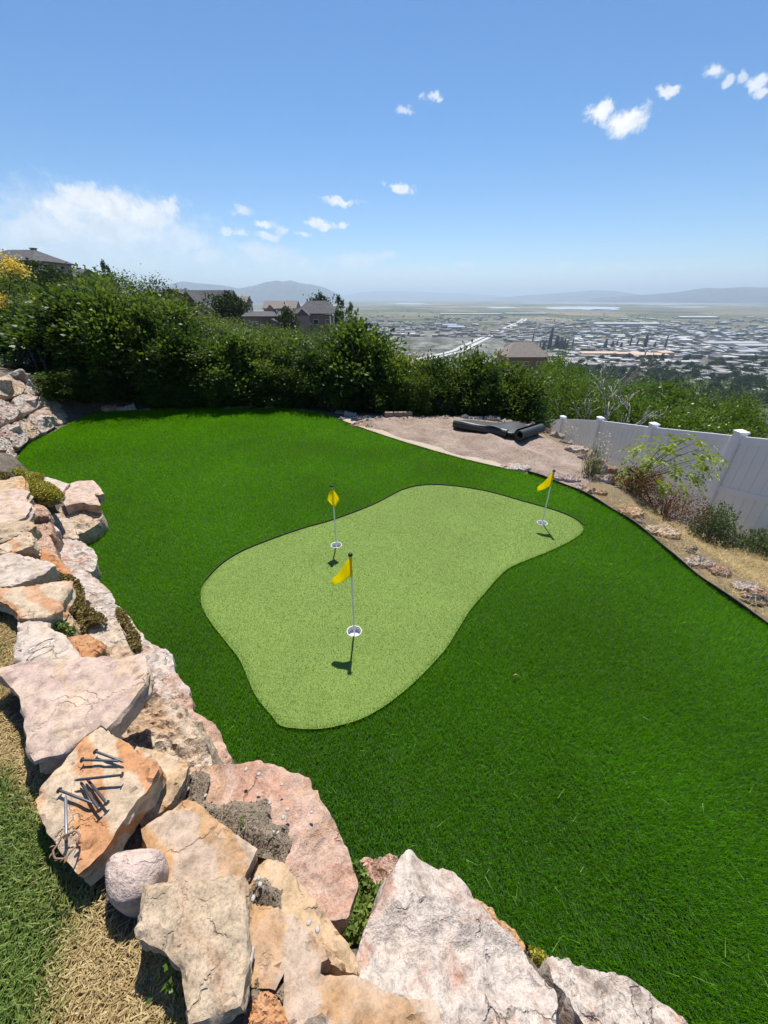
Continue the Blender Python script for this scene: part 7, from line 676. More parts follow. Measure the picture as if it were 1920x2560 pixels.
flag((-.496, 3.39, 0), .70, 'diamond', .0, 'middle yellow flag hanging like a diamond')
flag((1.809, 3.845, 0), .665, 'droop', -.1, 'farthest yellow flag, near the black lawn edging')

# ------------------------------------------------------------------ edging, drip tube, loose small things
E3 = EDGE_S; nrm = np.gradient(E3, axis=0); nrm = unit(np.stack([nrm[:, 1], -nrm[:, 0]], 1)); mb = MB(); vs = []; fs = []
zt = .028 + .008 * np.sin(np.arange(len(E3)) * .55)
for p, q, z in zip(E3, nrm, zt):
    for o, zz in ((-.006, -.06), (-.006, z), (.012, z), (.012, -.06)): vs.append((p[0] + q[0] * -o, p[1] + q[1] * -o, zz))
for i in range(len(E3) - 1):
    for j in range(4): fs.append([i * 4 + j, i * 4 + (j + 1) % 4, i * 4 + 4 + (j + 1) % 4, i * 4 + 4 + j])
tag(obj('lawn_edging', mb.add(vs, fs).mesh('lawn_edging', 40), M['black']), 'black plastic edging curving along the fence side of the lawn', 'edging')
mb = MB().tube([(p[0], p[1], z + .002) for p, z in zip(E3, zt)], .007, 8); obj('bead', mb.mesh('bead', 180), M['black'], bpy.data.objects['lawn_edging'])
a0, a1 = Vector(SPOT['arc0']), Vector(SPOT['arc1']); pts = []
for i in range(15):
    t = i / 14; p = a0.lerp(a1, t); p.z += .50 * (math.sin(math.pi * t ** .75)); p.x -= .08 * math.sin(math.pi * t); pts.append(p)
tag(obj('drip_tube', MB().tube(pts, .011, 8).mesh('drip_tube', 180), M['black']), 'thin black drip tube arching over the dry bush', 'tube')
NL = ['nail crossing behind, upper of the top pair on the orange-banded flagstone', 'lower nail of the top pair on the orange-banded flagstone', 'nail lying across two others on the orange-banded flagstone', 'longer of the two parallel nails pinned under a crossing nail', 'parallel nail whose head touches another nail tip', 'nail slanting down from the grassy side of the flagstone', 'shiny nail pointing at the thorny twig ring']
for i, (a, b) in enumerate(NAILS):
    a, b = Vector(a), Vector(b); t = (b - a).normalized(); zoff = Vector((0, 0, .016 if i == 2 else .0)); a = a + zoff; b = b + zoff
    r = empty('nail', a); tag(r, NL[i], 'nail', 'loose nails on the flagstone'); mm = M['bright_nail'] if i == 6 else M['nail']
    obj('shank', MB().tube([(0, 0, 0), (b - a) * .93, b - a], [.0042, .0042, .0006], 8).mesh('shank', 50), mm, r)
    obj('head', MB().tube([-t * .001, t * .0018, t * .004], [.0088, .0092, .006], 12).mesh('head', 50), mm, r)
s = SPOT['ring']; tag(obj('wire_ring', MB().tube([(.05 * math.cos(k * .42) * (1 + .1 * math.sin(k)), .022 * math.sin(k * .42) + .012 * math.cos(k * .42), .004 + .006 * (k % 4) * .3) for k in range(31)], .0016, 5).mesh('wire_ring', 180), M['wire'], None, (s[0], s[1], s[2] + .012), .7), 'twisted silver wire ring on the pale grey flagstone', 'wire')
s = SPOT['thorn']; rs = np.random.RandomState(3); mb = MB().tube([(.030 * math.cos(k * .3), .034 * math.sin(k * .3), .006 + .005 * math.sin(k * 1.7)) for k in range(23)], .0028, 6)
r = obj('twig_ring', mb.mesh('twig_ring', 180), M['twig'], None, (s[0], s[1], s[2] + .02)); tag(r, 'reddish thorny twig bent into a ring at the grassy end of the flagstone', 'twig')
P = np.array([(.030 * math.cos(a), .034 * math.sin(a), .008) for a in np.linspace(0, 6, 16)]); D = rs.normal(size=P.shape)
obj('leaf', poly_mesh('leaf', leaves(P, D, rs.uniform(.012, .022, 16), rs.uniform(.006, .011, 16), rs), 4, {'rnd': rs.uniform(0, 1, 16)}), M['dry_leaf'], r)
s = SPOT['leafbit']; tag(obj('dry_leaf', MB().tube([(0, 0, 0), (.02, .006, .006), (.045, -.004, .003)], [.001, .006, .001], 6).mesh('dry_leaf', 180), M['straw'], None, (s[0], s[1], .03)), 'single dry leaf lying on the turf beside the putting green', 'leaf')
tag(obj('wood_chip', MB().tube([(0, 0, 0), (.004, .02, .002), (.006, .044, .0)], [.006, .0085, .004], 7).mesh('wood_chip', 60), M['pebble'], None, (-.362, .315, .715)), 'pale wood chip on the soil beside the beige flagstone', 'wood chip')

# ------------------------------------------------------------------ succulents and weeds
SUCC = {'green': 'succ_green', 'yellowgreen': 'succ_yellow', 'drygreen': 'succ_dry'}
for i, (k, pts, dome, mt, label) in enumerate(SEDUMS):
    rs = np.random.RandomState(40 + i); W = np.array(pts); P2 = W[:, :2]; ar = np.ptp(P2[:, 0]) * np.ptp(P2[:, 1]); rr = .019 if mt == 'green' else .015
    x, y = scatter(P2, lambda a, b: a * 0 + 2.6 / rr ** 2, 2.6 / rr ** 2, rs); dd = poly_dist(x, y, P2); R = dd.max(); z0 = W[:, 2].mean()
    zz = z0 - .02 + dome * np.sqrt(np.clip(1 - (1 - dd / R) ** 2, 0, 1)) + rs.uniform(-.01, .012, len(x)); m = 7
    a = (np.arange(m)[None] / m * 6.28 + rs.uniform(0, 6, len(x))[:, None]).ravel(); C = np.repeat(np.stack([x, y, zz], 1), m, 0)
    D = np.stack([np.cos(a), np.sin(a), rs.uniform(.25, 1.1, len(a))], 1); L = rs.uniform(.7, 1.2, len(a)) * rr
    V = leaves(C, D, L, L * .75, rs, .2); me = poly_mesh('rosettes', V, 4, {'rnd': rs.uniform(0, 1, len(a))})
    e = empty('sedum', (0, 0, 0)); tag(e, label, 'succulent', 'succulents among the stones'); obj('rosettes', me, M[SUCC[mt]], e)
    cx_, cy_ = P2.mean(0); sh = sheet('root_mat', P2 * .97 + P2.mean(0) * .03, max(.012, R / 6), lambda X, Y: z0 - .045 + (dome) * np.sqrt(np.clip(1 - (1 - poly_dist(X, Y, P2) / R) ** 2, 0, 1)), M['soil'], i); sh.parent = e; rebase(e, (cx_, cy_, z0 - .05))
for nm, sz, label in (('weed', .020, 'upper broad-leaved weed sprouting from the dark gap by the beige flagstone'), ('weed2', .016, 'lower broad-leaved weed sprouting from the dark gap by the beige flagstone'), ('sprig', .014, 'tiny green sprig on the soil of the broad pink boulder')):
    rs = np.random.RandomState(len(nm) * 7); s = SPOT[nm]; e = empty('weed', s); tag(e, label, 'weed', 'weeds between the near stones')
    n = 9; a = rs.uniform(0, 6.28, n); P = np.stack([rs.normal(0, .012, n), rs.normal(0, .014, n), rs.uniform(.01, .05, n)], 1)
    V = leaves(P, np.stack([np.cos(a), np.sin(a), rs.uniform(0, .5, n)], 1), rs.uniform(.8, 1.3, n) * sz, rs.uniform(.6, .8, n) * sz, rs)
    obj('leaf', poly_mesh('leaf', V, 4, {'rnd': rs.uniform(.4, 1, n)}), leaf_w if 'leaf_w' in globals() else M['oak_light'], e)
    obj('stem', MB().tube([(0, 0, -.06), (.004, .002, .0), (0, 0, .04)], .0018, 5).mesh('stem'), M['oak_light'], e)

# ------------------------------------------------------------------ black turf roll and blocks on the bare soil
r = empty('rolled_mat', (0, 0, 0)); tag(r, 'black-backed roll of spare turf lying folded on the bare soil', 'turf roll')
A, B_, Cc, Dd, Ee = Vector((1.36, 7.53, 0)), Vector((2.22, 6.88, 0)), Vector((2.40, 6.72, 0)), Vector((2.94, 7.15, 0)), Vector((1.62, 7.80, 0))
mb = MB(); vs = []; nu, nv = 26, 14
for i in range(nu + 1):                                            # upper sheet, sagging between the two rolled ends
    for j in range(nv + 1):
        u, v = i / nu, j / nv; f = A.lerp(B_.lerp(Cc, .5), u); b = Ee.lerp(Dd, u); p = f.lerp(b, v)
        z = .165 - .06 * v * (1 - u) + .035 * math.sin(max(0, u - .55) / .45 * 5.2) * (u > .55) + .006 * math.sin(u * 13 + v * 6)
        vs.append((p.x, p.y, z))
fs = [[i * (nv + 1) + j, (i + 1) * (nv + 1) + j, (i + 1) * (nv + 1) + j + 1, i * (nv + 1) + j + 1] for i in range(nu) for j in range(nv)]
o = obj('sheet', mb.add(vs, fs).mesh('sheet', 180), M['rubber'], r); sm = o.modifiers.new('thick', 'SOLIDIFY'); sm.thickness = .03
mb = MB(); vs = []; fs = []; nn = 20                                 # fold along the front edge
for i in range(13):
    t = i / 12; p = A.lerp(B_, t); dr_ = (B_ - A).normalized(); side = Vector((dr_.y, -dr_.x, 0))
    for j in range(nn):
        a = 2 * math.pi * j / nn; vs.append(p + side * (-.075 * math.cos(a) * -1 - .04) + Vector((0, 0, .088 + (.083 + .004 * math.sin(t * 9)) * math.sin(a))))
for i in range(12):
    for j in range(nn): fs.append([i * nn + j, i * nn + (j + 1) % nn, (i + 1) * nn + (j + 1) % nn, (i + 1) * nn + j])
fs += [list(range(nn)), [12 * nn + j for j in range(nn)][::-1]]
obj('front_fold', mb.add(vs, fs).mesh('front_fold', 60), M['rubber'], r)
mb = MB(); vs = []; fs = []; ax = (Dd - Cc); ax2 = ax.normalized(); sd = Vector((ax2.y, -ax2.x, 0)); ns = 60
for i in range(2):
    for k in range(ns + 1):
        for o_ in (0, .022):
            a = k / ns * 4.2 * math.pi / 1.4 + 2.2; rr = .122 - .0052 * a * 1.05 - o_
            p = Cc + ax * i + sd * (-.0 + rr * math.cos(a)) + Vector((0, 0, .128 + rr * math.sin(a))); vs.append(p)
q = 2 * (ns + 1)
for k in range(ns):
    o0 = 2 * k; fs += [[o0, o0 + 2, q + o0 + 2, q + o0], [o0 + 1, q + o0 + 1, q + o0 + 3, o0 + 3], [o0, o0 + 1, o0 + 3, o0 + 2], [q + o0, q + o0 + 2, q + o0 + 3, q + o0 + 1]]
obj('spiral_end', mb.add(vs, fs).mesh('spiral_end', 50), M['rubber'], r); rebase(r, (2.1, 7.2, 0))
for i in range(3):
    mb = MB(); b = MB().box((0, 0, .05), (.192, .11, .10)); me = b.mesh('edging_block'); o = obj('edging_block', me, M['block'], None, (.11 + .2 * i, 8.36 + .01 * i, .015), .02 * (i - 1))
    bv = o.modifiers.new('bevel', 'BEVEL'); bv.width = .012; bv.segments = 2
    tag(o, ['leftmost', 'middle', 'rightmost'][i] + ' of three tan concrete edging blocks behind the bare soil', 'block', 'concrete edging blocks')

# ------------------------------------------------------------------ white vinyl fence
POSTS = [(5.62, 4.0, .92), (5.52, 5.87, .50), (5.45, 7.74, .085), (5.38, 9.61, -.30), (5.31, 11.48, -.78), (5.25, 13.35, -1.33), (5.2, 15.2, -1.85)]
fence = empty('vinyl_fence', (5.5, 9., -2.)); tag(fence, 'white vinyl privacy fence stepping down the slope', 'fence')
def fobj(name, me, loc): o = obj(name, me, M['vinyl'], fence); o.location = Vector(loc) - fence.location; return o
pm = MB().box((0, 0, -.98), (.127, .127, 1.92)).mesh('post'); cm = MB().add([(-.075, -.075, 0), (.075, -.075, 0), (.075, .075, 0), (-.075, .075, 0), (-.075, -.075, .028), (.075, -.075, .028), (.075, .075, .028), (-.075, .075, .028), (0, 0, .06)], [[3, 2, 1, 0], [0, 1, 5, 4], [1, 2, 6, 5], [2, 3, 7, 6], [3, 0, 4, 7], [4, 5, 8], [5, 6, 8], [6, 7, 8], [7, 4, 8]]).mesh('post_cap')
for x, y, z in POSTS:
    p = fobj('post', pm, (x, y, z - .05)); c = obj('post_cap', cm, M['vinyl'], p); c.location = (0, 0, -.02)
for (x0, y0, z0), (x1, y1, z1) in zip(POSTS[:-1], POSTS[1:]):
    L = y1 - y0; sh = (z1 - z0) / L; xm, ym, zm = (x0 + x1) / 2, (y0 + y1) / 2, (z0 + z1) / 2; rz = math.atan2(-(x1 - x0), L)
    def part(name, me, dy, dz): return fobj(name, me, (xm + (x1 - x0) / L * dy, ym + dy, zm + sh * dy + dz))
    def bar(h, w_): return MB().box((0, 0, 0), (w_, L - .10, h), rz, sh).mesh('rail')
    part('rail', bar(.11, .05), 0, -.175); part('rail', bar(.10, .05), 0, -1.0); part('rail', bar(.14, .05), 0, -1.78)
    nb = 11; bw = (L - .13) / nb
    bu = MB().box((0, 0, 0), (.022, bw - .013, .74), rz, sh).mesh('board'); bl = MB().box((0, 0, 0), (.022, bw - .013, .66), rz, sh).mesh('board')
    bk = MB().box((0, 0, 0), (.012, L - .13, 1.5), rz, sh).mesh('backing_panel')
    for k in range(nb):
        dy = -L / 2 + .065 + bw * (k + .5); part('board', bu, dy, -.59); part('board', bl, dy, -1.38)
    part('backing_panel', bk, 0, -.98)

# ------------------------------------------------------------------ shrubs and trees
def crown_mesh(name, seed, rx, rz, nclump, per, leaf, lift=.52, sig=.11, flat=1., asp=.62):
    rs = np.random.RandomState(seed); u = unit(rs.normal(size=(nclump, 3))); q = np.array([mnoise.noise(tuple(v * 1.6 + seed)) for v in u])
    r = rs.uniform(.25, 1, nclump) ** .45 * (1 + .42 * q); C = u * r[:, None] * np.array([rx, rx * .95, rz * .52]) + np.array([0, 0, rz * lift])
    C[:, 2] = np.maximum(C[:, 2], rz * .04); n = nclump * per; cc = np.repeat(C, per, 0); ctr = np.array([0, 0, rz * .4])
    P = cc + rs.normal(size=(n, 3)) * sig * rs.uniform(.5, 1.5, nclump).repeat(per)[:, None]
    D = unit(P - ctr) * .7 + unit(P - cc) * .7 + rs.normal(size=(n, 3)) * .55 + np.array([0, 0, .15]); L = rs.uniform(.65, 1.25, n) * leaf
    P[:, 2] *= rz / np.percentile(P[:, 2], 99.3); P[:, :2] *= rx * 1.08 / np.percentile(np.hypot(P[:, 0], P[:, 1]), 98)
    V = leaves(P, D, L, L * asp, rs, .18); cl = rs.uniform(0, 1, nclump).repeat(per)
    return poly_mesh(name, V, 4, {'rnd': np.clip(.45 * cl + .55 * rs.uniform(0, 1, n), 0, 1)})
def trunk_mesh(name, seed, rx, rz, stems=5, rad=.03, reach=.85):
    rs = np.random.RandomState(seed); mb = MB()
    for s in range(stems):
        a = rs.uniform(0, 6.28); b = rs.uniform(0, .12) * rx; top = Vector((math.cos(a) * rx * rs.uniform(.2, .75), math.sin(a) * rx * rs.uniform(.2, .75), rz * rs.uniform(.6, reach))); p0 = Vector((math.cos(a) * b, math.sin(a) * b, -.25)); pts = []
        for k in range(6):
            t = k / 5; p = p0.lerp(top, t); p += Vector(rs.normal(0, .035 * rx, 3)) * (0 < k < 5); pts.append(p)
        mb.tube(pts, [rad * (1 - .75 * k / 5) for k in range(6)], 6)
        for k in (2, 3, 4):
            q = pts[k] + Vector((rs.normal(0, .35) * rx, rs.normal(0, .35) * rx, rs.uniform(.1, .3) * rz)); mb.tube([pts[k], pts[k].lerp(q, .5) + Vector(rs.normal(0, .03 * rx, 3)), q], [rad * .4, rad * .3, rad * .12], 5)
    return mb.mesh(name, 180)
HV = [(crown_mesh('crown', 60 + i, 1., 2.2, 78, 125, (.078, .10, .088, .115, .095)[i], .52, .125), trunk_mesh('trunk', 70 + i, 1., 2.2)) for i in range(5)]
BV = [(crown_mesh('crown', 90 + i, 1., 2.0, 110, 120, .05, .54, .10), trunk_mesh('trunk', 95 + i, 1., 2.0)) for i in range(3)]
FV = [(crown_mesh('crown', 120 + i, 1., 2.0, 70, 34, .17, .55, .15), trunk_mesh('trunk', 125 + i, 1., 2.0, 2, .06)) for i in range(3)]
def mats_for(me, m):
    c = me.copy(); c.materials.clear(); c.materials.append(m); return c
HVL = [mats_for(c, M[('oak', 'oak_mid', 'oak_deep', 'oak', 'oak_mid')[k]]) for k, (c, t) in enumerate(HV)]; BVL = [mats_for(c, M['hill_leaf']) for c, t in BV]; BVR = [mats_for(c, M['oak_light']) for c, t in BV]
FVL = [mats_for(c, M['far_leaf']) for c, t in FV]; FVB = [mats_for(c, M['brown_leaf']) for c, t in FV]
for c, t in HV + BV + FV: t.materials.append(M['bark'])
def plant(name, cm, tm, loc, w_, h_, rz, label, cat, group, base=2.2):
    e = empty(name, loc, rz, (w_, w_, h_ / base)); tag(e, label, cat, group); obj('crown', cm, None, e); obj('trunk', tm, None, e); return e
rs = np.random.RandomState(77); cnt = {}
ORD = ['first', 'second', 'third', 'fourth', 'fifth', 'sixth', 'seventh', 'eighth', 'ninth', 'tenth', 'eleventh', 'twelfth', 'thirteenth', 'fourteenth', 'fifteenth', 'sixteenth', 'seventeenth', 'eighteenth', 'nineteenth', 'twentieth', 'twenty-first', 'twenty-second']
for kind, x, y, ztop, w_ in SHRUBS:
    i = cnt.get(kind, 0); cnt[kind] = i + 1; g = tz(x, y); h_ = max(ztop - g, 1.2 if kind != 'low' else .5)
    if kind == 'hedge': plant('oak_shrub', HVL[(i * 3) % 5], HV[(i * 3) % 5][1], (x, y, g), w_ * (.66, .84, .74, .9)[i % 4], h_ * (.92 if i < 4 else .86), rs.uniform(0, 6.28), f'dark glossy oak shrub, {ORD[i]} from the left in the hedge behind the lawn', 'shrub', 'oak shrubs of the hedge behind the lawn')
    elif kind == 'hill': plant('oak_shrub', BVL[i % 3], BV[i % 3][1], (x, y, g), w_, h_, rs.uniform(0, 6.28), 'green scrub oak on the rising slope behind the left end of the hedge', 'shrub', 'scrub oaks on the rising slope', 2.0)
    elif kind == 'slope': plant('oak_shrub', BVL[i % 3], BV[i % 3][1], (x, y, g), w_, h_, rs.uniform(0, 6.28), 'scrub oak on the slope between the hedge and the houses', 'shrub', 'scrub oaks below the houses', 2.0)
    elif kind == 'low': plant('oak_shrub', HVL[i % 5], HV[i % 5][1], (x, y, g), w_, h_, rs.uniform(0, 6.28), 'low leafy oak growth at the foot of the hedge along the far lawn edge', 'shrub', 'low growth at the foot of the hedge')
    else: plant('oak_shrub', BVR[i % 3], BV[i % 3][1], (x, y, g), w_, h_, rs.uniform(0, 6.28), 'bright green scrub oak on the slope below the white fence', 'shrub', 'scrub oaks below the white fence', 2.0)
for i in range(34):                                                 # scrub carpet on the slope behind the hedge
    x, y = rs.uniform(-24, 4), rs.uniform(15, 62); g = tz(x, y)
    if x > -.5 * (y - 15): x -= 6
    plant('oak_shrub', BVL[i % 3], BV[i % 3][1], (x, y, tz(x, y) - .2), rs.uniform(1.3, 2.4), rs.uniform(1.3, 2.2), rs.uniform(0, 6), 'scrub oak on the slope between the hedge and the houses', 'shrub', 'scrub oaks below the houses', 2.0)
for i in range(30):
    x, y = rs.uniform(9, 46), rs.uniform(17, 60); g = tz(x, y)
    plant('oak_shrub', BVR[i % 3], BV[i % 3][1], (x, y, g - .2), rs.uniform(1.6, 2.8), rs.uniform(1.8, 2.8), rs.uniform(0, 6), 'bright green scrub oak on the slope below the white fence', 'shrub', 'scrub oaks below the white fence', 2.0)
def far_tree(name, x, y, w_, ztop, label, brown=False, i=0, g=None):
    g = tz(x, y) if g is None else g
    plant(name, (FVB if brown else FVL)[i % 3], FV[i % 3][1], (x, y, g), w_, ztop - g, i, label, 'tree', 'trees among the houses', 2.0)
far_tree('shade_tree', -38, 105, 4.2, 2.9, 'large round dark green tree standing among the houses', i=0)
far_tree('shade_tree', -35.5, 104, 3.3, 2.2, 'second crown beside the large round tree among the houses', i=1)
far_tree('shade_tree', -22, 98, 2.3, -.3, 'light green tree in front of the hipped house', i=2)
far_tree('shade_tree', -20, 134, 4., 2.6, 'tree top showing above the hipped house roof', i=1)
far_tree('shade_tree', -47, 60, 4.5, 6.1, 'broad green tree on the skyline beside the upper house', i=1)
far_tree('shade_tree', -38, 55, 3.6, 4.4, 'rounded green tree on the skyline left of the rust-coloured tree', i=2)
far_tree('shade_tree', -41.5, 56, 3., 5.0, 'leafy green tree below the tall poplar on the skyline', i=0)
far_tree('plum_tree', -62, 76, 4., 5.9, 'rust-coloured tree in front of the upper houses', True, 0)
far_tree('plum_tree', -41, 84, 2.6, 3.2, 'rust-coloured tree at the end of the skyline trees', True, 1)
far_tree('plum_tree', -59, 122, 3.4, 3.8, 'rust-coloured tree in front of the white-gabled house', True, 2)
PC = mats_for(crown_mesh('crown', 140, .5, 3.2, 60, 40, .13, .55, .09), M['far_leaf']); PT = trunk_mesh('trunk', 141, .3, 3.2, 2, .05); PT.materials.append(M['bark'])
for x, y, w_, zt, lab in ((-49.6, 82, 1.8, 7.6, 'tall narrow poplar on the skyline above the shrubs'), (-51.4, 83, 1.2, 4.6, 'short poplar beside the tall skyline poplar'), (-10.5, 105, 2.4, 2.2, 'spiry poplar pair beside the hipped house, taller one'), (-8.4, 105, 2.0, .6, 'spiry poplar pair beside the hipped house, shorter one'), (-59, 170, 1.7, 3.6, 'small dark conifer behind the big gabled house'), (-57.4, 171, 1.5, 3.7, 'second small dark conifer behind the big gabled house')):
    g = tz(x, y); plant('poplar_tree', PC, PT, (x, y, g), w_ * 1.1, zt - g, x, lab, 'tree', 'narrow trees among the houses', 3.2)
# yellow-flowering tree at the photo edge
s = SPOT['yellowtree']; g = tz(s[0] - .6, s[1]); e = empty('flowering_tree', (s[0] - .15, s[1], g), 0, .85); tag(e, 'tree with yellow blossom clusters at the photo edge above the stacked wall', 'tree')
o = obj('crown', mats_for(crown_mesh('crown', 150, 1.1, 2.6, 60, 50, .09, .62, .12), M['oak']), None, e); obj('trunk', trunk_mesh('trunk', 151, .9, 2.4, 4, .04), M['bark'], e)
rs = np.random.RandomState(152); u = unit(rs.normal(size=(36, 3)) + np.array([.9, -.6, .1])); C = u * np.array([1.05, 1.0, 1.15]) + np.array([.05, -.05, 1.95]); cc = np.repeat(C, 90, 0); n = len(cc); P = cc + rs.normal(size=(n, 3)) * .085
obj('blossom', poly_mesh('blossom', leaves(P, rs.normal(size=(n, 3)) + [0, 0, .4], rs.uniform(.04, .075, n), rs.uniform(.03, .05, n), rs), 4, {'rnd': rs.uniform(0, 1, n)}), M['yellow_leaf'], e)
# purple flowers in the hedge
for (x, y, z, lab) in ((-7.6, 8.95, 1.2, 'purple flower spikes behind the stacked wall'), (1.41, 8.75, 0, 'lavender spikes behind the bare soil bed')):
    rs = np.random.RandomState(int(abs(x) * 10)); n = 240; st_ = rs.randint(0, 14, n); bx = rs.uniform(-.25, .25, 14); by = rs.uniform(-.1, .1, 14); bh = rs.uniform(.25, .55, 14)
    e = empty('flower_spikes', (x, y, tz(x, y))); tag(e, lab, 'flowers'); P = np.stack([bx[st_], by[st_], bh[st_] * rs.uniform(.55, 1, n)], 1) + rs.normal(0, .012, (n, 3))
    obj('blossoms', poly_mesh('blossoms', leaves(P, rs.normal(size=(n, 3)), np.full(n, .03), np.full(n, .02), rs), 4, {'rnd': rs.uniform(0, 1, n)}), M['purple'], e)
    mb = MB(); [mb.tube([(a, b, -.05), (a, b, c)], .005, 4) for a, b, c in zip(bx, by, bh)]; obj('stems', mb.mesh('stems'), M['grey_leaf'], e)
# bare dead tree behind the fence
s = Vector(SPOT['dead']); g = tz(s.x, s.y); r = empty('bare_tree', (s.x, s.y, g)); tag(r, 'leafless pale dead tree standing just behind the white fence', 'tree')
rs = np.random.RandomState(9); mb = MB()
def limb(p, d, L, rad, lev):
    pts = [p]; q = p.copy(); dd = d.normalized()
    for k in range(5): dd = (dd + Vector(rs.normal(0, .13, 3)) + Vector((0, 0, .03))).normalized(); q = q + dd * L / 5; pts.append(q.copy())
    mb.tube(pts, [max(rad * (1 - .62 * k / 5), .011) for k in range(6)], 6 if lev < 2 else 5)
    if lev < 4:
        for k in (2, 3, 4, 5):
            if rs.uniform() < (.92 if lev < 3 else .55):
                ax_ = Vector(rs.normal(0, 1, 3)).cross(dd).normalized(); nd = (dd + ax_ * rs.uniform(.35, .7)).normalized(); limb(pts[k], nd, L * rs.uniform(.45, .68), rad * .5 * (1.1 - .1 * k), lev + 1)
hh = (.8 - g) * .68
limb(Vector((0, 0, -.2)), Vector((.05, 0, 1)), hh * .42, .10, 0)
limb(Vector((.02, 0, hh * .30)), Vector((.7, -.1, .75)), hh * .5, .06, 1); limb(Vector((-.02, 0, hh * .32)), Vector((-.25, .1, 1)), hh * .5, .06, 1); limb(Vector((0, 0, hh * .36)), Vector((.3, 0, 1)), hh * .6, .06, 1)
obj('branches', mb.mesh('branches', 180), M['palebark'], r)

# ------------------------------------------------------------------ plants on the bank between lawn and fence
s = SPOT['youngtree']; g = tz(s[0], s[1]); r = empty('young_tree', (s[0], s[1], g)); tag(r, 'young yellow-green feathery tree growing against the white fence', 'tree')
rs = np.random.RandomState(5); mb = MB(); V = []; A_ = []
cz = .19 - g
for f_ in range(105):
    u = Vector(rs.normal(0, 1, 3)).normalized() * rs.uniform(.35, 1) ** .5; st_ = Vector((.36 + u.x * .58, -.05 + u.y * .42, cz + .04 + u.z * .42))
    if f_ < 16: mb.tube([(0, 0, -.1), (st_.x * .12, st_.y * .1, st_.z * .35), (st_.x * .55, st_.y * .5, st_.z * .72), tuple(st_)], [.017 if f_ < 3 else .009, .011 if f_ < 3 else .007, .006, .003], 6)
    aa = math.atan2(u.y, u.x) + rs.normal(0, .7); dirn = Vector((math.cos(aa), math.sin(aa), .30)); Lf = rs.uniform(.14, .26); pts = []
    for k in range(10): tt = k / 9; pts.append(st_ + dirn * Lf * tt + Vector((0, 0, -.15 * tt * tt)))
    side = dirn.cross(Vector((0, 0, 1))).normalized(); tone = rs.uniform(0, 1)
    for k in range(1, 10):
        for sg in (-1, 1):
            V.append((pts[k], side * sg * 1. + (pts[k] - pts[k - 1]).normalized() * .5 + Vector((0, 0, -.25)))); A_.append(np.clip(.6 * tone + .4 * rs.uniform(0, 1), 0, 1))
P = np.array([v[0] for v in V]); D = np.array([v[1] for v in V]); n = len(P); L = rs.uniform(.04, .068, n)
obj('crown', poly_mesh('crown', leaves(P, D, L, L * .4, rs, .1), 4, {'rnd': np.array(A_)}), M['frond'], r); obj('trunk', mb.mesh('trunk', 180), M['bark'], r)
def bush(name, loc, rx, h_, n, leaf, mt, label, cat, stem=True, asp=.4, seed=1, nst=30, stm='twig', up=.6):
    rs = np.random.RandomState(seed); g = tz(loc[0], loc[1]); e = empty(name, (loc[0], loc[1], g)); tag(e, label, cat)
    u = unit(rs.normal(size=(n, 3))); u[:, 2] = np.abs(u[:, 2]); P = u * (rs.uniform(.2, 1, n) ** .6)[:, None] * np.array([rx, rx * .7, h_]) * (1 + .25 * np.array([mnoise.noise(tuple(v * 3 + seed)) for v in u]))[:, None]
    D = unit(P) * .6 + rs.normal(size=(n, 3)) * .7 + np.array([0, 0, up]); L = rs.uniform(.6, 1.3, n) * leaf
    obj('foliage', poly_mesh('foliage', leaves(P, D, L, L * asp, rs, .1), 4, {'rnd': rs.uniform(0, 1, n)}), M[mt], e)
    if stem:
        mb = MB()
        for k in range(nst):
            p = u[k] * np.array([rx, rx * .7, h_]) * rs.uniform(.6, 1.1); mb.tube([(p[0] * .1, p[1] * .1, -.1), (p[0] * .5, p[1] * .5, p[2] * .6), tuple(p)], [.006, .004, .002], 4)
        obj('stems', mb.mesh('stems'), M[stm], e)
    return e
bush('dry_bush', SPOT['drybush'], .62, .46, 3000, .032, 'dry_leaf', 'rust-brown dried bush under the feathery young tree', 'bush', seed=3, nst=60)
bush('dry_bush', SPOT['drybush2'], .42, .38, 2200, .035, 'dry_leaf', 'smaller dried tan bush by the foot of the arching drip tube', 'bush', seed=4, nst=40)
bush('grey_bush', SPOT['greybush'], .36, .62, 3600, .04, 'grey_leaf', 'dense grey-green bush against the fence post', 'bush', seed=5)
bush('grey_bush', SPOT['edgebush'], .42, .40, 2200, .045, 'grey_leaf', 'grey-green bush in the straw at the right photo edge', 'bush', seed=6)
bush('grass_tuft', SPOT['grasstuft'], .16, .34, 700, .07, 'grey_leaf', 'wispy tuft of weeds by the two rounded cobbles', 'weed', asp=.1, seed=8, up=1.5)
for i, k in enumerate(('daisy', 'daisy2')):
    e = bush('daisy_clump', SPOT[k], .26, .42 + (SPOT[k][2] - tz(*SPOT[k][:2])) * .6, 900, .06, 'grey_leaf', ['tall white daisies in front of the fence', 'smaller white daisies by the end of the black roll'][i], 'flowers', asp=.12, seed=9 + i, nst=50, stm='grey_leaf', up=1.4)
    rs = np.random.RandomState(i); n = 60; u = unit(rs.normal(size=(n, 3))); u[:, 2] = np.abs(u[:, 2]) + .35; hz = .46 + (SPOT[k][2] - tz(*SPOT[k][:2])) * .6; C = u * np.array([.24, .18, hz]) * rs.uniform(.75, 1.05, n)[:, None]; cc = np.repeat(C, 7, 0); a = rs.uniform(0, 6.28, len(cc))
    obj('blossoms', poly_mesh('blossoms', leaves(cc, np.stack([np.cos(a), np.sin(a), a * 0 + .3], 1), np.full(len(cc), .02), np.full(len(cc), .012), rs), 4, {'rnd': rs.uniform(0, 1, len(cc))}), M['flower'], e)
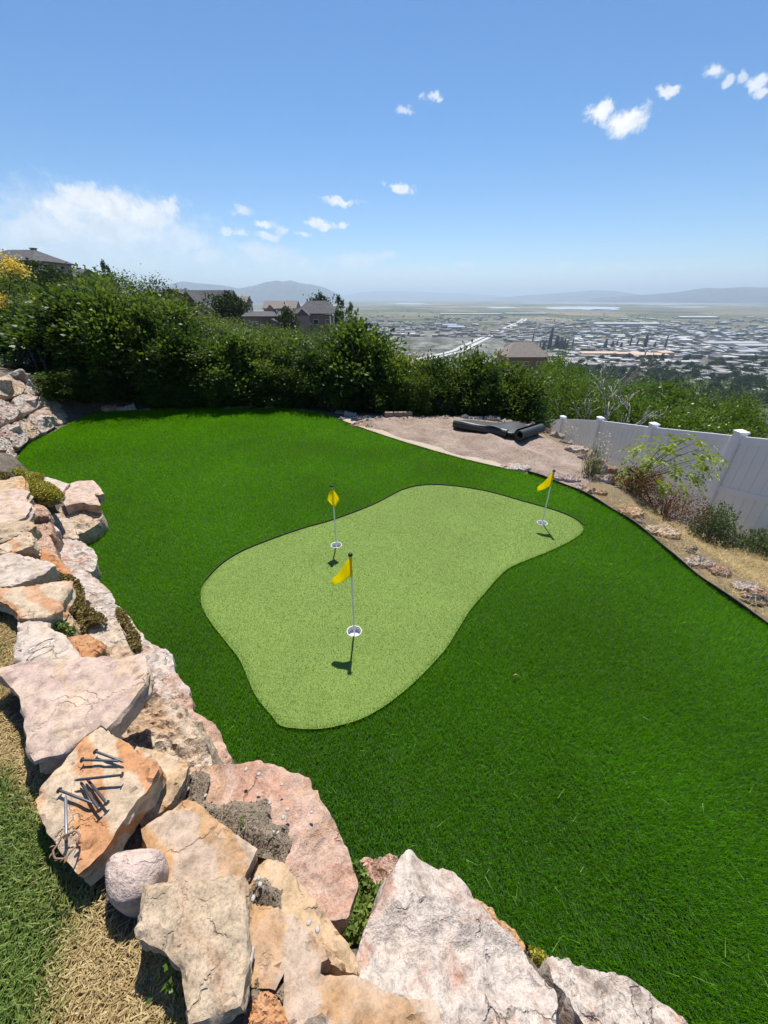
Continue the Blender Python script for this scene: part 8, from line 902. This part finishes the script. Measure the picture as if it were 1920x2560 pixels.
# straw and dry leaf litter on the bank
rs = np.random.RandomState(31); n = 42000; x = rs.uniform(2.4, 5.5, n); y = rs.uniform(2.2, 8.2, n); k = ~in_poly(x, y, LAWN_S) & ~in_poly(x, y, DIRT_S) & (poly_dist(x, y, EDGE_S, False) > .06)
dn = np.array([mnoise.noise((a * 1.7, b * 1.7, 4.)) for a, b in zip(x, y)]); k &= (dn + rs.uniform(-.4, .4, n) > -.22 + .5 * (y > 4.6)) ; x, y = x[k], y[k]; n = len(x); a = rs.uniform(0, 6.28, n); L = rs.uniform(.03, .14, n)
tag(obj('straw', poly_mesh('straw', blades(x, y, terrain(x, y) + rs.uniform(0, .05, n), rs.uniform(-.01, .07, n), np.full(n, .005), (np.cos(a) * L, np.sin(a) * L), rs), 3, {'rnd': rs.uniform(0, 1, n)}), M['straw']), 'matted straw on the bank beside the fence', None, None, 'stuff')
# gravel and chips outside the edging and between the near stones
rs = np.random.RandomState(33); n = 9000; x = np.concatenate([rs.uniform(1.8, 3.6, 4000), rs.uniform(-1.5, .3, 5000)]); y = np.concatenate([rs.uniform(2., 5.8, 4000), rs.uniform(.1, 1.5, 5000)]); k = ~in_poly(x, y, LAWN_S) & ~in_poly(x, y, DIRT_S); x, y = x[k], y[k]; n = len(x); z = terrain(x, y); sz = rs.uniform(.003, .010, n) * np.where(x < 1, .8, 1.2)
oc = np.array([(1, 0, 0), (0, 1, 0), (-1, 0, 0), (0, -1, 0), (0, 0, .4), (0, 0, -.4)]); V = []; ang = rs.uniform(0, 3, n); ca, sa_ = np.cos(ang), np.sin(ang)
pts = oc[None] * (sz[:, None] * rs.uniform(.6, 1.3, (n, 6)))[..., None]; pts = np.stack([pts[..., 0] * ca[:, None] - pts[..., 1] * sa_[:, None], pts[..., 0] * sa_[:, None] + pts[..., 1] * ca[:, None], pts[..., 2]], -1) + np.stack([x, y, z], 1)[:, None]
tri = np.array([(0, 1, 4), (1, 2, 4), (2, 3, 4), (3, 0, 4), (1, 0, 5), (2, 1, 5), (3, 2, 5), (0, 3, 5)])
tag(obj('gravel', poly_mesh('gravel', pts[:, tri].reshape(-1, 3, 3), 3), STONE['chip']), 'loose gravel and chips around the border stones', None, None, 'stuff')

# ------------------------------------------------------------------ houses on the slope
def house(hid, name, wall, roof, label, style, depth=10., wins=3, front_gable=None, rz=0.):
    h = [q for q in HOUSES if q[0] == hid][0]; _, x0, x1, Y, ze, zr = h; xc = (x0 + x1) / 2; wd = x1 - x0; g = min(tz(xc, Y), ze - 3.2)
    r = empty(name, (xc, Y, g)); r.rotation_euler = (0, 0, rz); tag(r, label, 'house', 'houses on the slope'); H_ = ze - g; R_ = max(zr - ze, .8)
    obj('wall', MB().box((0, depth / 2, H_ / 2 - .5), (wd * .94, depth * .94, H_ + 1.)).mesh('wall'), M[wall], r)
    hx, d0, d1 = wd / 2, -.4, depth + .4; e = .22
    if style == 'side': vs = [(-hx, d0, 0), (hx, d0, 0), (hx, d1, 0), (-hx, d1, 0), (-hx, (d0 + d1) / 2, R_), (hx, (d0 + d1) / 2, R_)]; fs = [[0, 1, 5, 4], [2, 3, 4, 5], [0, 4, 3], [1, 2, 5], [3, 2, 1, 0]]
    elif style == 'front': vs = [(-hx, d0, 0), (hx, d0, 0), (hx, d1, 0), (-hx, d1, 0), (0, d0, R_), (0, d1, R_)]; fs = [[0, 4, 5, 3], [1, 2, 5, 4], [0, 1, 4], [2, 3, 5], [3, 2, 1, 0]]
    else: i_ = wd * .28; vs = [(-hx, d0, 0), (hx, d0, 0), (hx, d1, 0), (-hx, d1, 0), (-hx + i_, (d0 + d1) / 2, R_), (hx - i_, (d0 + d1) / 2, R_)]; fs = [[0, 1, 5, 4], [2, 3, 4, 5], [0, 4, 3], [1, 2, 5], [3, 2, 1, 0]]
    ro = obj('roof', MB().add([(a, b, c + H_) for a, b, c in vs], fs).box((0, depth / 2, H_ - .11), (wd * 1.01, depth + .85, .2)).mesh('roof'), M[roof], r)
    obj('chimney', MB().box((hx * .35, depth * .55, H_ + R_ * .8), (.7, .7, 1.2)).box((hx * .35, depth * .55, H_ + R_ * .8 + .65), (.9, .9, .16)).mesh('chimney'), M[wall], ro)
    for k in range(wins):
        wx = (-.5 + (k + .5) / wins) * wd * .85
        wn = obj('window', MB().box((wx, depth * .03 - .03, H_ * .62), (1.5, .12, 1.35)).mesh('window'), M['trim'], r); obj('pane', MB().box((wx, depth * .03 - .10, H_ * .62), (1.26, .06, 1.1)).mesh('pane'), M['pane'], wn)
    for (fx, fw, fz, fh) in (front_gable or []):     # projecting front gables: centre, width, eave offset, rise
        vs = [(fx - fw / 2, -3.2, 0), (fx + fw / 2, -3.2, 0), (fx + fw / 2, depth / 2, 0), (fx - fw / 2, depth / 2, 0), (fx, -3.2, fh), (fx, depth / 2, fh)]
        obj('roof', MB().add([(a, b, c + H_ + fz) for a, b, c in vs], [[0, 4, 5, 3], [1, 2, 5, 4], [0, 1, 4], [3, 2, 1, 0], [2, 3, 5]]).mesh('roof'), M[roof], r)
        obj('wall', MB().box((fx, -1.2, (H_ + fz) / 2 - .52), (fw * .9, 3.6, H_ + fz + .96)).mesh('wall'), M[wall], r)
    return r, H_, wd
r, H_, wd = house('h1', 'stucco_house', 'stucco', 'shingle', 'grey house with a raised deck at the left photo edge on the skyline', 'hip', 10., 3)
dk = obj('deck', MB().box((wd * .46, -1.6, H_ - 2.3), (4.4, 3.2, .25)).box((wd * .46, -3.1, H_ - 1.5), (4.4, .08, .1)).mesh('deck'), M['stucco2'], r)
for k in range(8): obj('baluster', MB().box((wd * .46 - 2.1 + k * .6, -3.1, H_ - 1.85), (.08, .08, .7)).mesh('baluster'), M['trim'], dk)
for k in (-1.9, 1.9): obj('post', MB().box((wd * .46 + k, -3., H_ / 2 - 1.6), (.25, .25, H_ - 1.6)).mesh('post'), M['stucco2'], r)
house('h2', 'tan_house', 'stucco', 'shingle', 'grey-roofed house behind the rust-coloured tree on the skyline', 'side', 11., 2)
house('h3', 'gabled_house', 'trim', 'shingle', 'house with a white gable end farthest up the slope', 'front', 14., 2)
house('h4', 'gabled_house', 'stucco', 'shingle', 'big house with steep overlapping grey gables', 'side', 12., 4, [(-3.6, 6.4, .0, 3.9), (.6, 8.6, -2.4, 3.2), (4.5, 4.5, -2.6, 1.6)])
house('h5', 'cream_house', 'stucco2', 'shingle2', 'small cream house half hidden by the large round tree', 'side', 10., 2)
house('h6', 'low_house', 'stucco', 'shingle', 'low grey house with a nearly flat roof and vent pipe', 'side', 9., 2, [(2.6, 6., -1.8, 1.4)])
house('h7', 'cream_house', 'stucco2', 'shingle2', 'cream house with white gables behind the low grey house', 'side', 12., 3, [(-3.2, 5.4, -1., 2.6), (3.6, 6., -.8, 2.2)])
r, H_, wd = house('h8', 'hipped_house', 'stucco', 'shingle', 'grey house with a large hipped roof and open porch posts', 'hip', 11., 3, [(-3., 3.6, -.4, 1.6)])
for k in (.36, .44): obj('post', MB().box((wd * k, -2.2, H_ / 2), (.35, .35, H_)).mesh('post'), M['trim'], r)
obj('porch_roof', MB().box((wd * .38, -1.4, H_ - .3), (3.4, 2.6, .3)).mesh('porch_roof'), M['shingle'], r)
house('h9', 'brown_house', 'brick', 'shingle2', 'house with a brown hipped roof beyond the hedge in front of the refinery', 'hip', 12., 3)

# ------------------------------------------------------------------ valley: road, refinery, warehouses, suburb, lakes, mountains
def ribbon(name, pts, wd, z, m, label):
    p = smooth_poly(np.array(pts), 6, False); t = np.gradient(p, axis=0); nn_ = unit(np.stack([-t[:, 1], t[:, 0]], 1)); vs = []; fs = []
    for a, b in zip(p, nn_): vs += [(*(a - b * wd / 2), z), (*(a + b * wd / 2), z)]
    for i in range(len(p) - 1): fs.append([2 * i, 2 * i + 1, 2 * i + 3, 2 * i + 2])
    me = MB().add(vs, fs).mesh(name); o = obj(name, me, m); tag(o, label, None, None, 'structure'); return o
F_ = np.array(FREEWAY); off = unit(np.gradient(F_, axis=0)); off = np.stack([-off[:, 1], off[:, 0]], 1)
ribbon('freeway', F_ + off * 11, 15, VZ + 1.2, M['road'], 'pale freeway carriageway crossing the valley'); ribbon('freeway', F_ - off * 11, 15, VZ + 1.2, M['road'], 'second freeway carriageway crossing the valley'); ribbon('freeway_ramp', RAMP, 12, VZ + 1.6, M['road'], 'freeway ramp curving off in the valley')
for i, p in enumerate(LAKES):
    q = smooth_poly(np.array(p), 5); me = MB().add([(a, b, VZ + 2.) for a, b in q], [list(range(len(q)))]).mesh('pond'); tag(obj('pond', me, M['water']), 'pale shallow pond on the valley flats', None, None, 'structure')
fl = MB().add([(3000, 9600, VZ + 4), (6500, 9000, VZ + 4), (12000, 9200, VZ + 4), (13000, 10200, VZ + 4), (8000, 10600, VZ + 4), (3200, 10600, VZ + 4)], [[0, 1, 2, 3, 4, 5]])
tag(obj('salt_lake', fl.mesh('salt_lake'), M['water']), 'distant pale lake below the far mountains', None, None, 'structure')
RF = ['white_roof', 'grey_roof', 'tan_roof', 'blue_roof']
for i, (x, y, wd, dp, h_, c) in enumerate(VALLEY_BUILDINGS):
    r = MB().box((0, 0, h_ / 2), (wd, dp, h_)); q = wd / 2; v = dp / 2 * .98
    r.add([(-q * .98, -v, h_), (q * .98, -v, h_), (q * .98, v, h_), (-q * .98, v, h_), (-q * .98, 0, h_ + dp * .05), (q * .98, 0, h_ + dp * .05)], [[0, 1, 5, 4], [2, 3, 4, 5], [0, 4, 3], [1, 2, 5]])
    lab = {0: 'very long white-roofed warehouse in the middle of the valley', 1: 'long pale strip building far out near the freeway', 2: 'second long pale strip building far out near the freeway'}.get(i, ['white-roofed warehouse on the valley floor', 'grey-roofed industrial building on the valley floor', 'low tan-roofed shed below the refinery', 'blue-grey roofed building on the valley floor'][c])
    tag(obj('warehouse', r.mesh('warehouse'), M[RF[c]], None, (x, y, VZ), 0.18 * math.sin(i * 3.1) if i > 14 else 0.), lab, 'warehouse', None if i < 3 else ['white-roofed warehouses', 'grey industrial buildings', 'tan sheds below the refinery', 'blue-grey buildings'][c])
for i, (x, y, h_, rd) in enumerate(TOWERS):
    mb = MB().lathe([(rd * 1.25, 0), (rd * 1.25, h_ * .12), (rd, h_ * .14), (rd * .92, h_ * .7), (rd * .7, h_ * .72), (rd * .62, h_), (.01, h_)], 10)
    for k in (.3, .5, .68): mb.lathe([(rd * 1.0, h_ * k), (rd * 1.5, h_ * k), (rd * 1.5, h_ * k + 1.2), (rd * 1.0, h_ * k + 1.2)], 10)
    tag(obj('refinery_tower', mb.mesh('refinery_tower'), M['steel_tower'], None, (x, y, VZ)), 'tallest dark refinery tower' if i == 0 else ('dark stout refinery tower' if rd > 3.5 else 'thin dark refinery stack'), 'tower', 'refinery towers' if rd > 3.5 else 'thin refinery stacks')
for i, (x, y, rd) in enumerate(TANKS):
    h_ = min(max(rd * .9, 8), 14); mb = MB().lathe([(rd, 0), (rd, h_ * .96), (rd * 1.02, h_ * .96), (rd * 1.02, h_), (rd * .5, h_ + rd * .12), (.01, h_ + rd * .16)], 18)
    tag(obj('storage_tank', mb.mesh('storage_tank', 40), M['tank'], None, (x, y, VZ)), 'pale round storage tank in the refinery', 'tank', 'refinery storage tanks')
rs = np.random.RandomState(91)
def boxes(x, y, w_, d_, h_, a):
    n = len(x); c, s_ = np.cos(a), np.sin(a); co = np.array([(-1, -1), (1, -1), (1, 1), (-1, 1)]) / 2.
    X = x[:, None] + co[None, :, 0] * w_[:, None] * c[:, None] - co[None, :, 1] * d_[:, None] * s_[:, None]; Y = y[:, None] + co[None, :, 0] * w_[:, None] * s_[:, None] + co[None, :, 1] * d_[:, None] * c[:, None]
    B = np.stack([X, Y, np.full((n, 4), VZ - .5)], -1); T = np.stack([X, Y, np.repeat((VZ + h_)[:, None], 4, 1)], -1)
    return np.concatenate([T] + [np.stack([B[:, i], B[:, (i + 1) % 4], T[:, (i + 1) % 4], T[:, i]], 1) for i in range(4)])
def polar(n, a0, a1, d0, d1): a = np.radians(rs.uniform(a0, a1, n)); d = 1 / rs.uniform(1 / d1, 1 / d0, n); return np.sin(a) * d, np.cos(a) * d
tm, tt_, tb = new_mat('far_town_roofs'); tb.inputs['Roughness'].default_value = .8
tt_.l.new(tt_.ramp(tt_.add('ShaderNodeAttribute', attribute_name='rnd').outputs['Fac'], [(0, (.11, .105, .10)), (.35, (.18, .17, .155)), (.6, (.26, .24, .22)), (.85, (.36, .345, .33)), (1, (.48, .47, .46))]), tb.inputs['Base Color'])
x1, y1 = polar(2600, 16, 48, 900, 2500); x2, y2 = polar(500, -6, 16, 1500, 3200); x = np.concatenate([x1, x2]); y = np.concatenate([y1, y2]); dn = np.array([mnoise.noise((a * .003, b * .003, 2.)) for a, b in zip(x, y)]); k = dn + rs.uniform(-.35, .35, len(x)) > -.05; x, y = x[k], y[k]; n = len(x)
rn = rs.uniform(0, 1, n); me = poly_mesh('far_town', boxes(x, y, rs.uniform(8, 34, n), rs.uniform(8, 26, n), rs.uniform(3, 9, n), np.where(rs.uniform(size=n) > .5, .2, -.15) + rs.normal(0, .05, n)), 4, {'rnd': np.tile(rn, 5)})
tag(obj('far_town', me, tm), 'mass of small far buildings filling the valley town', None, None, 'stuff')
x1, y1 = polar(2200, 16, 48, 620, 2600); x2, y2 = polar(1300, -6, 48, 1800, 4500); x = np.concatenate([x1, x2]); y = np.concatenate([y1, y2]); dn = np.array([mnoise.noise((a * .004, b * .004, 7.)) for a, b in zip(x, y)]); k = dn + rs.uniform(-.3, .3, len(x)) > .02; x, y = x[k], y[k]; n = len(x)
P = np.repeat(np.stack([x, y, np.full(n, VZ + 4.)], 1), 14, 0) + rs.normal(size=(n * 14, 3)) * np.array([3.4, 3.4, 2.0]); L = rs.uniform(2.4, 4.6, len(P))
tag(obj('far_trees', poly_mesh('far_trees', leaves(P, rs.normal(size=P.shape), L, L * .8, rs), 4, {'rnd': rs.uniform(0, 1, len(P))}), M['hill_leaf']), 'scattered far trees across the valley town', None, None, 'stuff')
SM_ = []
for k in range(3):
    wd, dp = ((13, 9), (16, 8), (11, 10))[k]; mb = MB().box((0, 0, 1.6), (wd, dp, 3.4)); SM_.append((mb.mesh('wall'), MB().add([(-wd / 2 - .6, -dp / 2 - .6, 3.3), (wd / 2 + .6, -dp / 2 - .6, 3.3), (wd / 2 + .6, dp / 2 + .6, 3.3), (-wd / 2 - .6, dp / 2 + .6, 3.3), (-wd / 2 + 2, 0, 5.6), (wd / 2 - 2, 0, 5.6)], [[0, 1, 5, 4], [2, 3, 4, 5], [0, 4, 3], [1, 2, 5], [3, 2, 1, 0]]).mesh('roof')))
for k, (a, b) in enumerate(SM_): a.materials.append(M['stucco2' if k else 'stucco']); b.materials.append(M[('shingle', 'shingle2', 'grey_roof')[k]])
for i, (x, y, a) in enumerate(SUBURB):
    e = empty('suburban_house', (x, y, VZ), a); tag(e, 'small suburban house among the trees at the foot of the slope', 'house', 'suburban houses at the foot of the slope'); w_, f_ = SM_[i % 3]; obj('wall', w_, None, e); obj('roof', f_, None, e)
VT = [mats_for(crown_mesh('crown', 200 + i, 5., 10., 60, 16, 1.5, .55, .8), M['far_leaf']) for i in range(3)]; VTT = trunk_mesh('trunk', 210, 3., 8., 2, .35); VTT.materials.append(M['bark'])
for i, (x, y, s_) in enumerate(VALLEY_TREES):
    e = empty('valley_tree', (x, y, VZ), i, s_); tag(e, 'tree among the suburban houses at the foot of the slope', 'tree', 'valley trees'); obj('crown', VT[i % 3], None, e); obj('trunk', VTT, None, e)
def mountain(name, prof, dist, depth, label, seed):
    """prof: (azimuth deg, elevation deg) skyline at a distance in metres"""
    az_ = np.radians(np.linspace(prof[0][0], prof[-1][0], 160)); el_ = np.interp(np.degrees(az_), [p[0] for p in prof], [p[1] for p in prof]); rs = np.random.RandomState(seed)
    hgt = np.tan(np.radians(el_)) * dist + CAM_H - VZ; V = []; rows = 13
    for j in range(rows):
        t = j / (rows - 1) * 2 - 1; D_ = dist + t * depth
        for a, h_ in zip(az_, hgt):
            rg = mnoise.fractal((a * 60, j * .7, seed), .9, 2., 4); z = max(h_, 0) * max(0, (1 - abs(t) ** 1.2)) * (1 + (.16 * rg if abs(t) > .05 else .012 * rg)); V.append((math.sin(a) * D_, math.cos(a) * D_, VZ - 3 + z))
    n_ = len(az_); fs = [[j * n_ + i, j * n_ + i + 1, (j + 1) * n_ + i + 1, (j + 1) * n_ + i] for j in range(rows - 1) for i in range(n_ - 1)]
    tag(obj(name, MB().add(V, fs).mesh(name), M['mountain']), label, None, None, 'structure')
mountain('mountain_range', [(-32, 0.3), (-29, .9), (-26, 1.2), (-24, 1.62), (-22.5, 1.45), (-20, 1.3), (-18, .95), (-16.5, 1.15), (-14.5, 1.65), (-13.4, 1.8), (-12.6, 1.7), (-11.7, 1.85), (-10.5, 1.55), (-9, 1.4), (-7.6, 1.1), (-6, .4), (-5, -.3)], 13000, 3000, 'hazy blue mountain range behind the houses', 1)
mountain('mountain_range', [(-6, 0.1), (-3, .55), (0, .75), (3, .7), (6, .55), (10, .45), (14, .2), (17, -.1)], 30000, 5000, 'faint far mountain range on the hazy horizon', 2)
mountain('mountain_range', [(14, -.1), (17, .15), (20, .35), (23, .55), (25, .72), (27.5, .6), (29.5, .3), (32, -.1)], 21000, 3000, 'pale mountain range in the middle of the horizon', 3)
mountain('mountain_range', [(25, -.15), (28, .1), (31, .3), (33, .45), (35.5, .85), (37, .8), (38.5, .9), (40, .82), (42, .95), (46, .8), (50, .3)], 15000, 2500, 'darker blue mountain range at the right of the horizon', 4)

# ------------------------------------------------------------------ haze
hz = MB().box((0, 0, (720 - 123) / 2), (150000, 150000, 720 + 123)).mesh('haze'); hm = bpy.data.materials.new('haze_air'); hm.use_nodes = True; ht = hm.node_tree; ht.nodes.clear()
out_ = ht.nodes.new('ShaderNodeOutputMaterial'); pv_ = ht.nodes.new('ShaderNodeVolumePrincipled'); pv_.inputs['Color'].default_value = (.70, .86, 1.0, 1); pv_.inputs['Density'].default_value = 8.5e-5; pv_.inputs['Anisotropy'].default_value = .2
ht.links.new(pv_.outputs[0], out_.inputs['Volume'])
tag(obj('haze', hz, hm), 'thin blue haze over the valley', None, None, 'stuff')
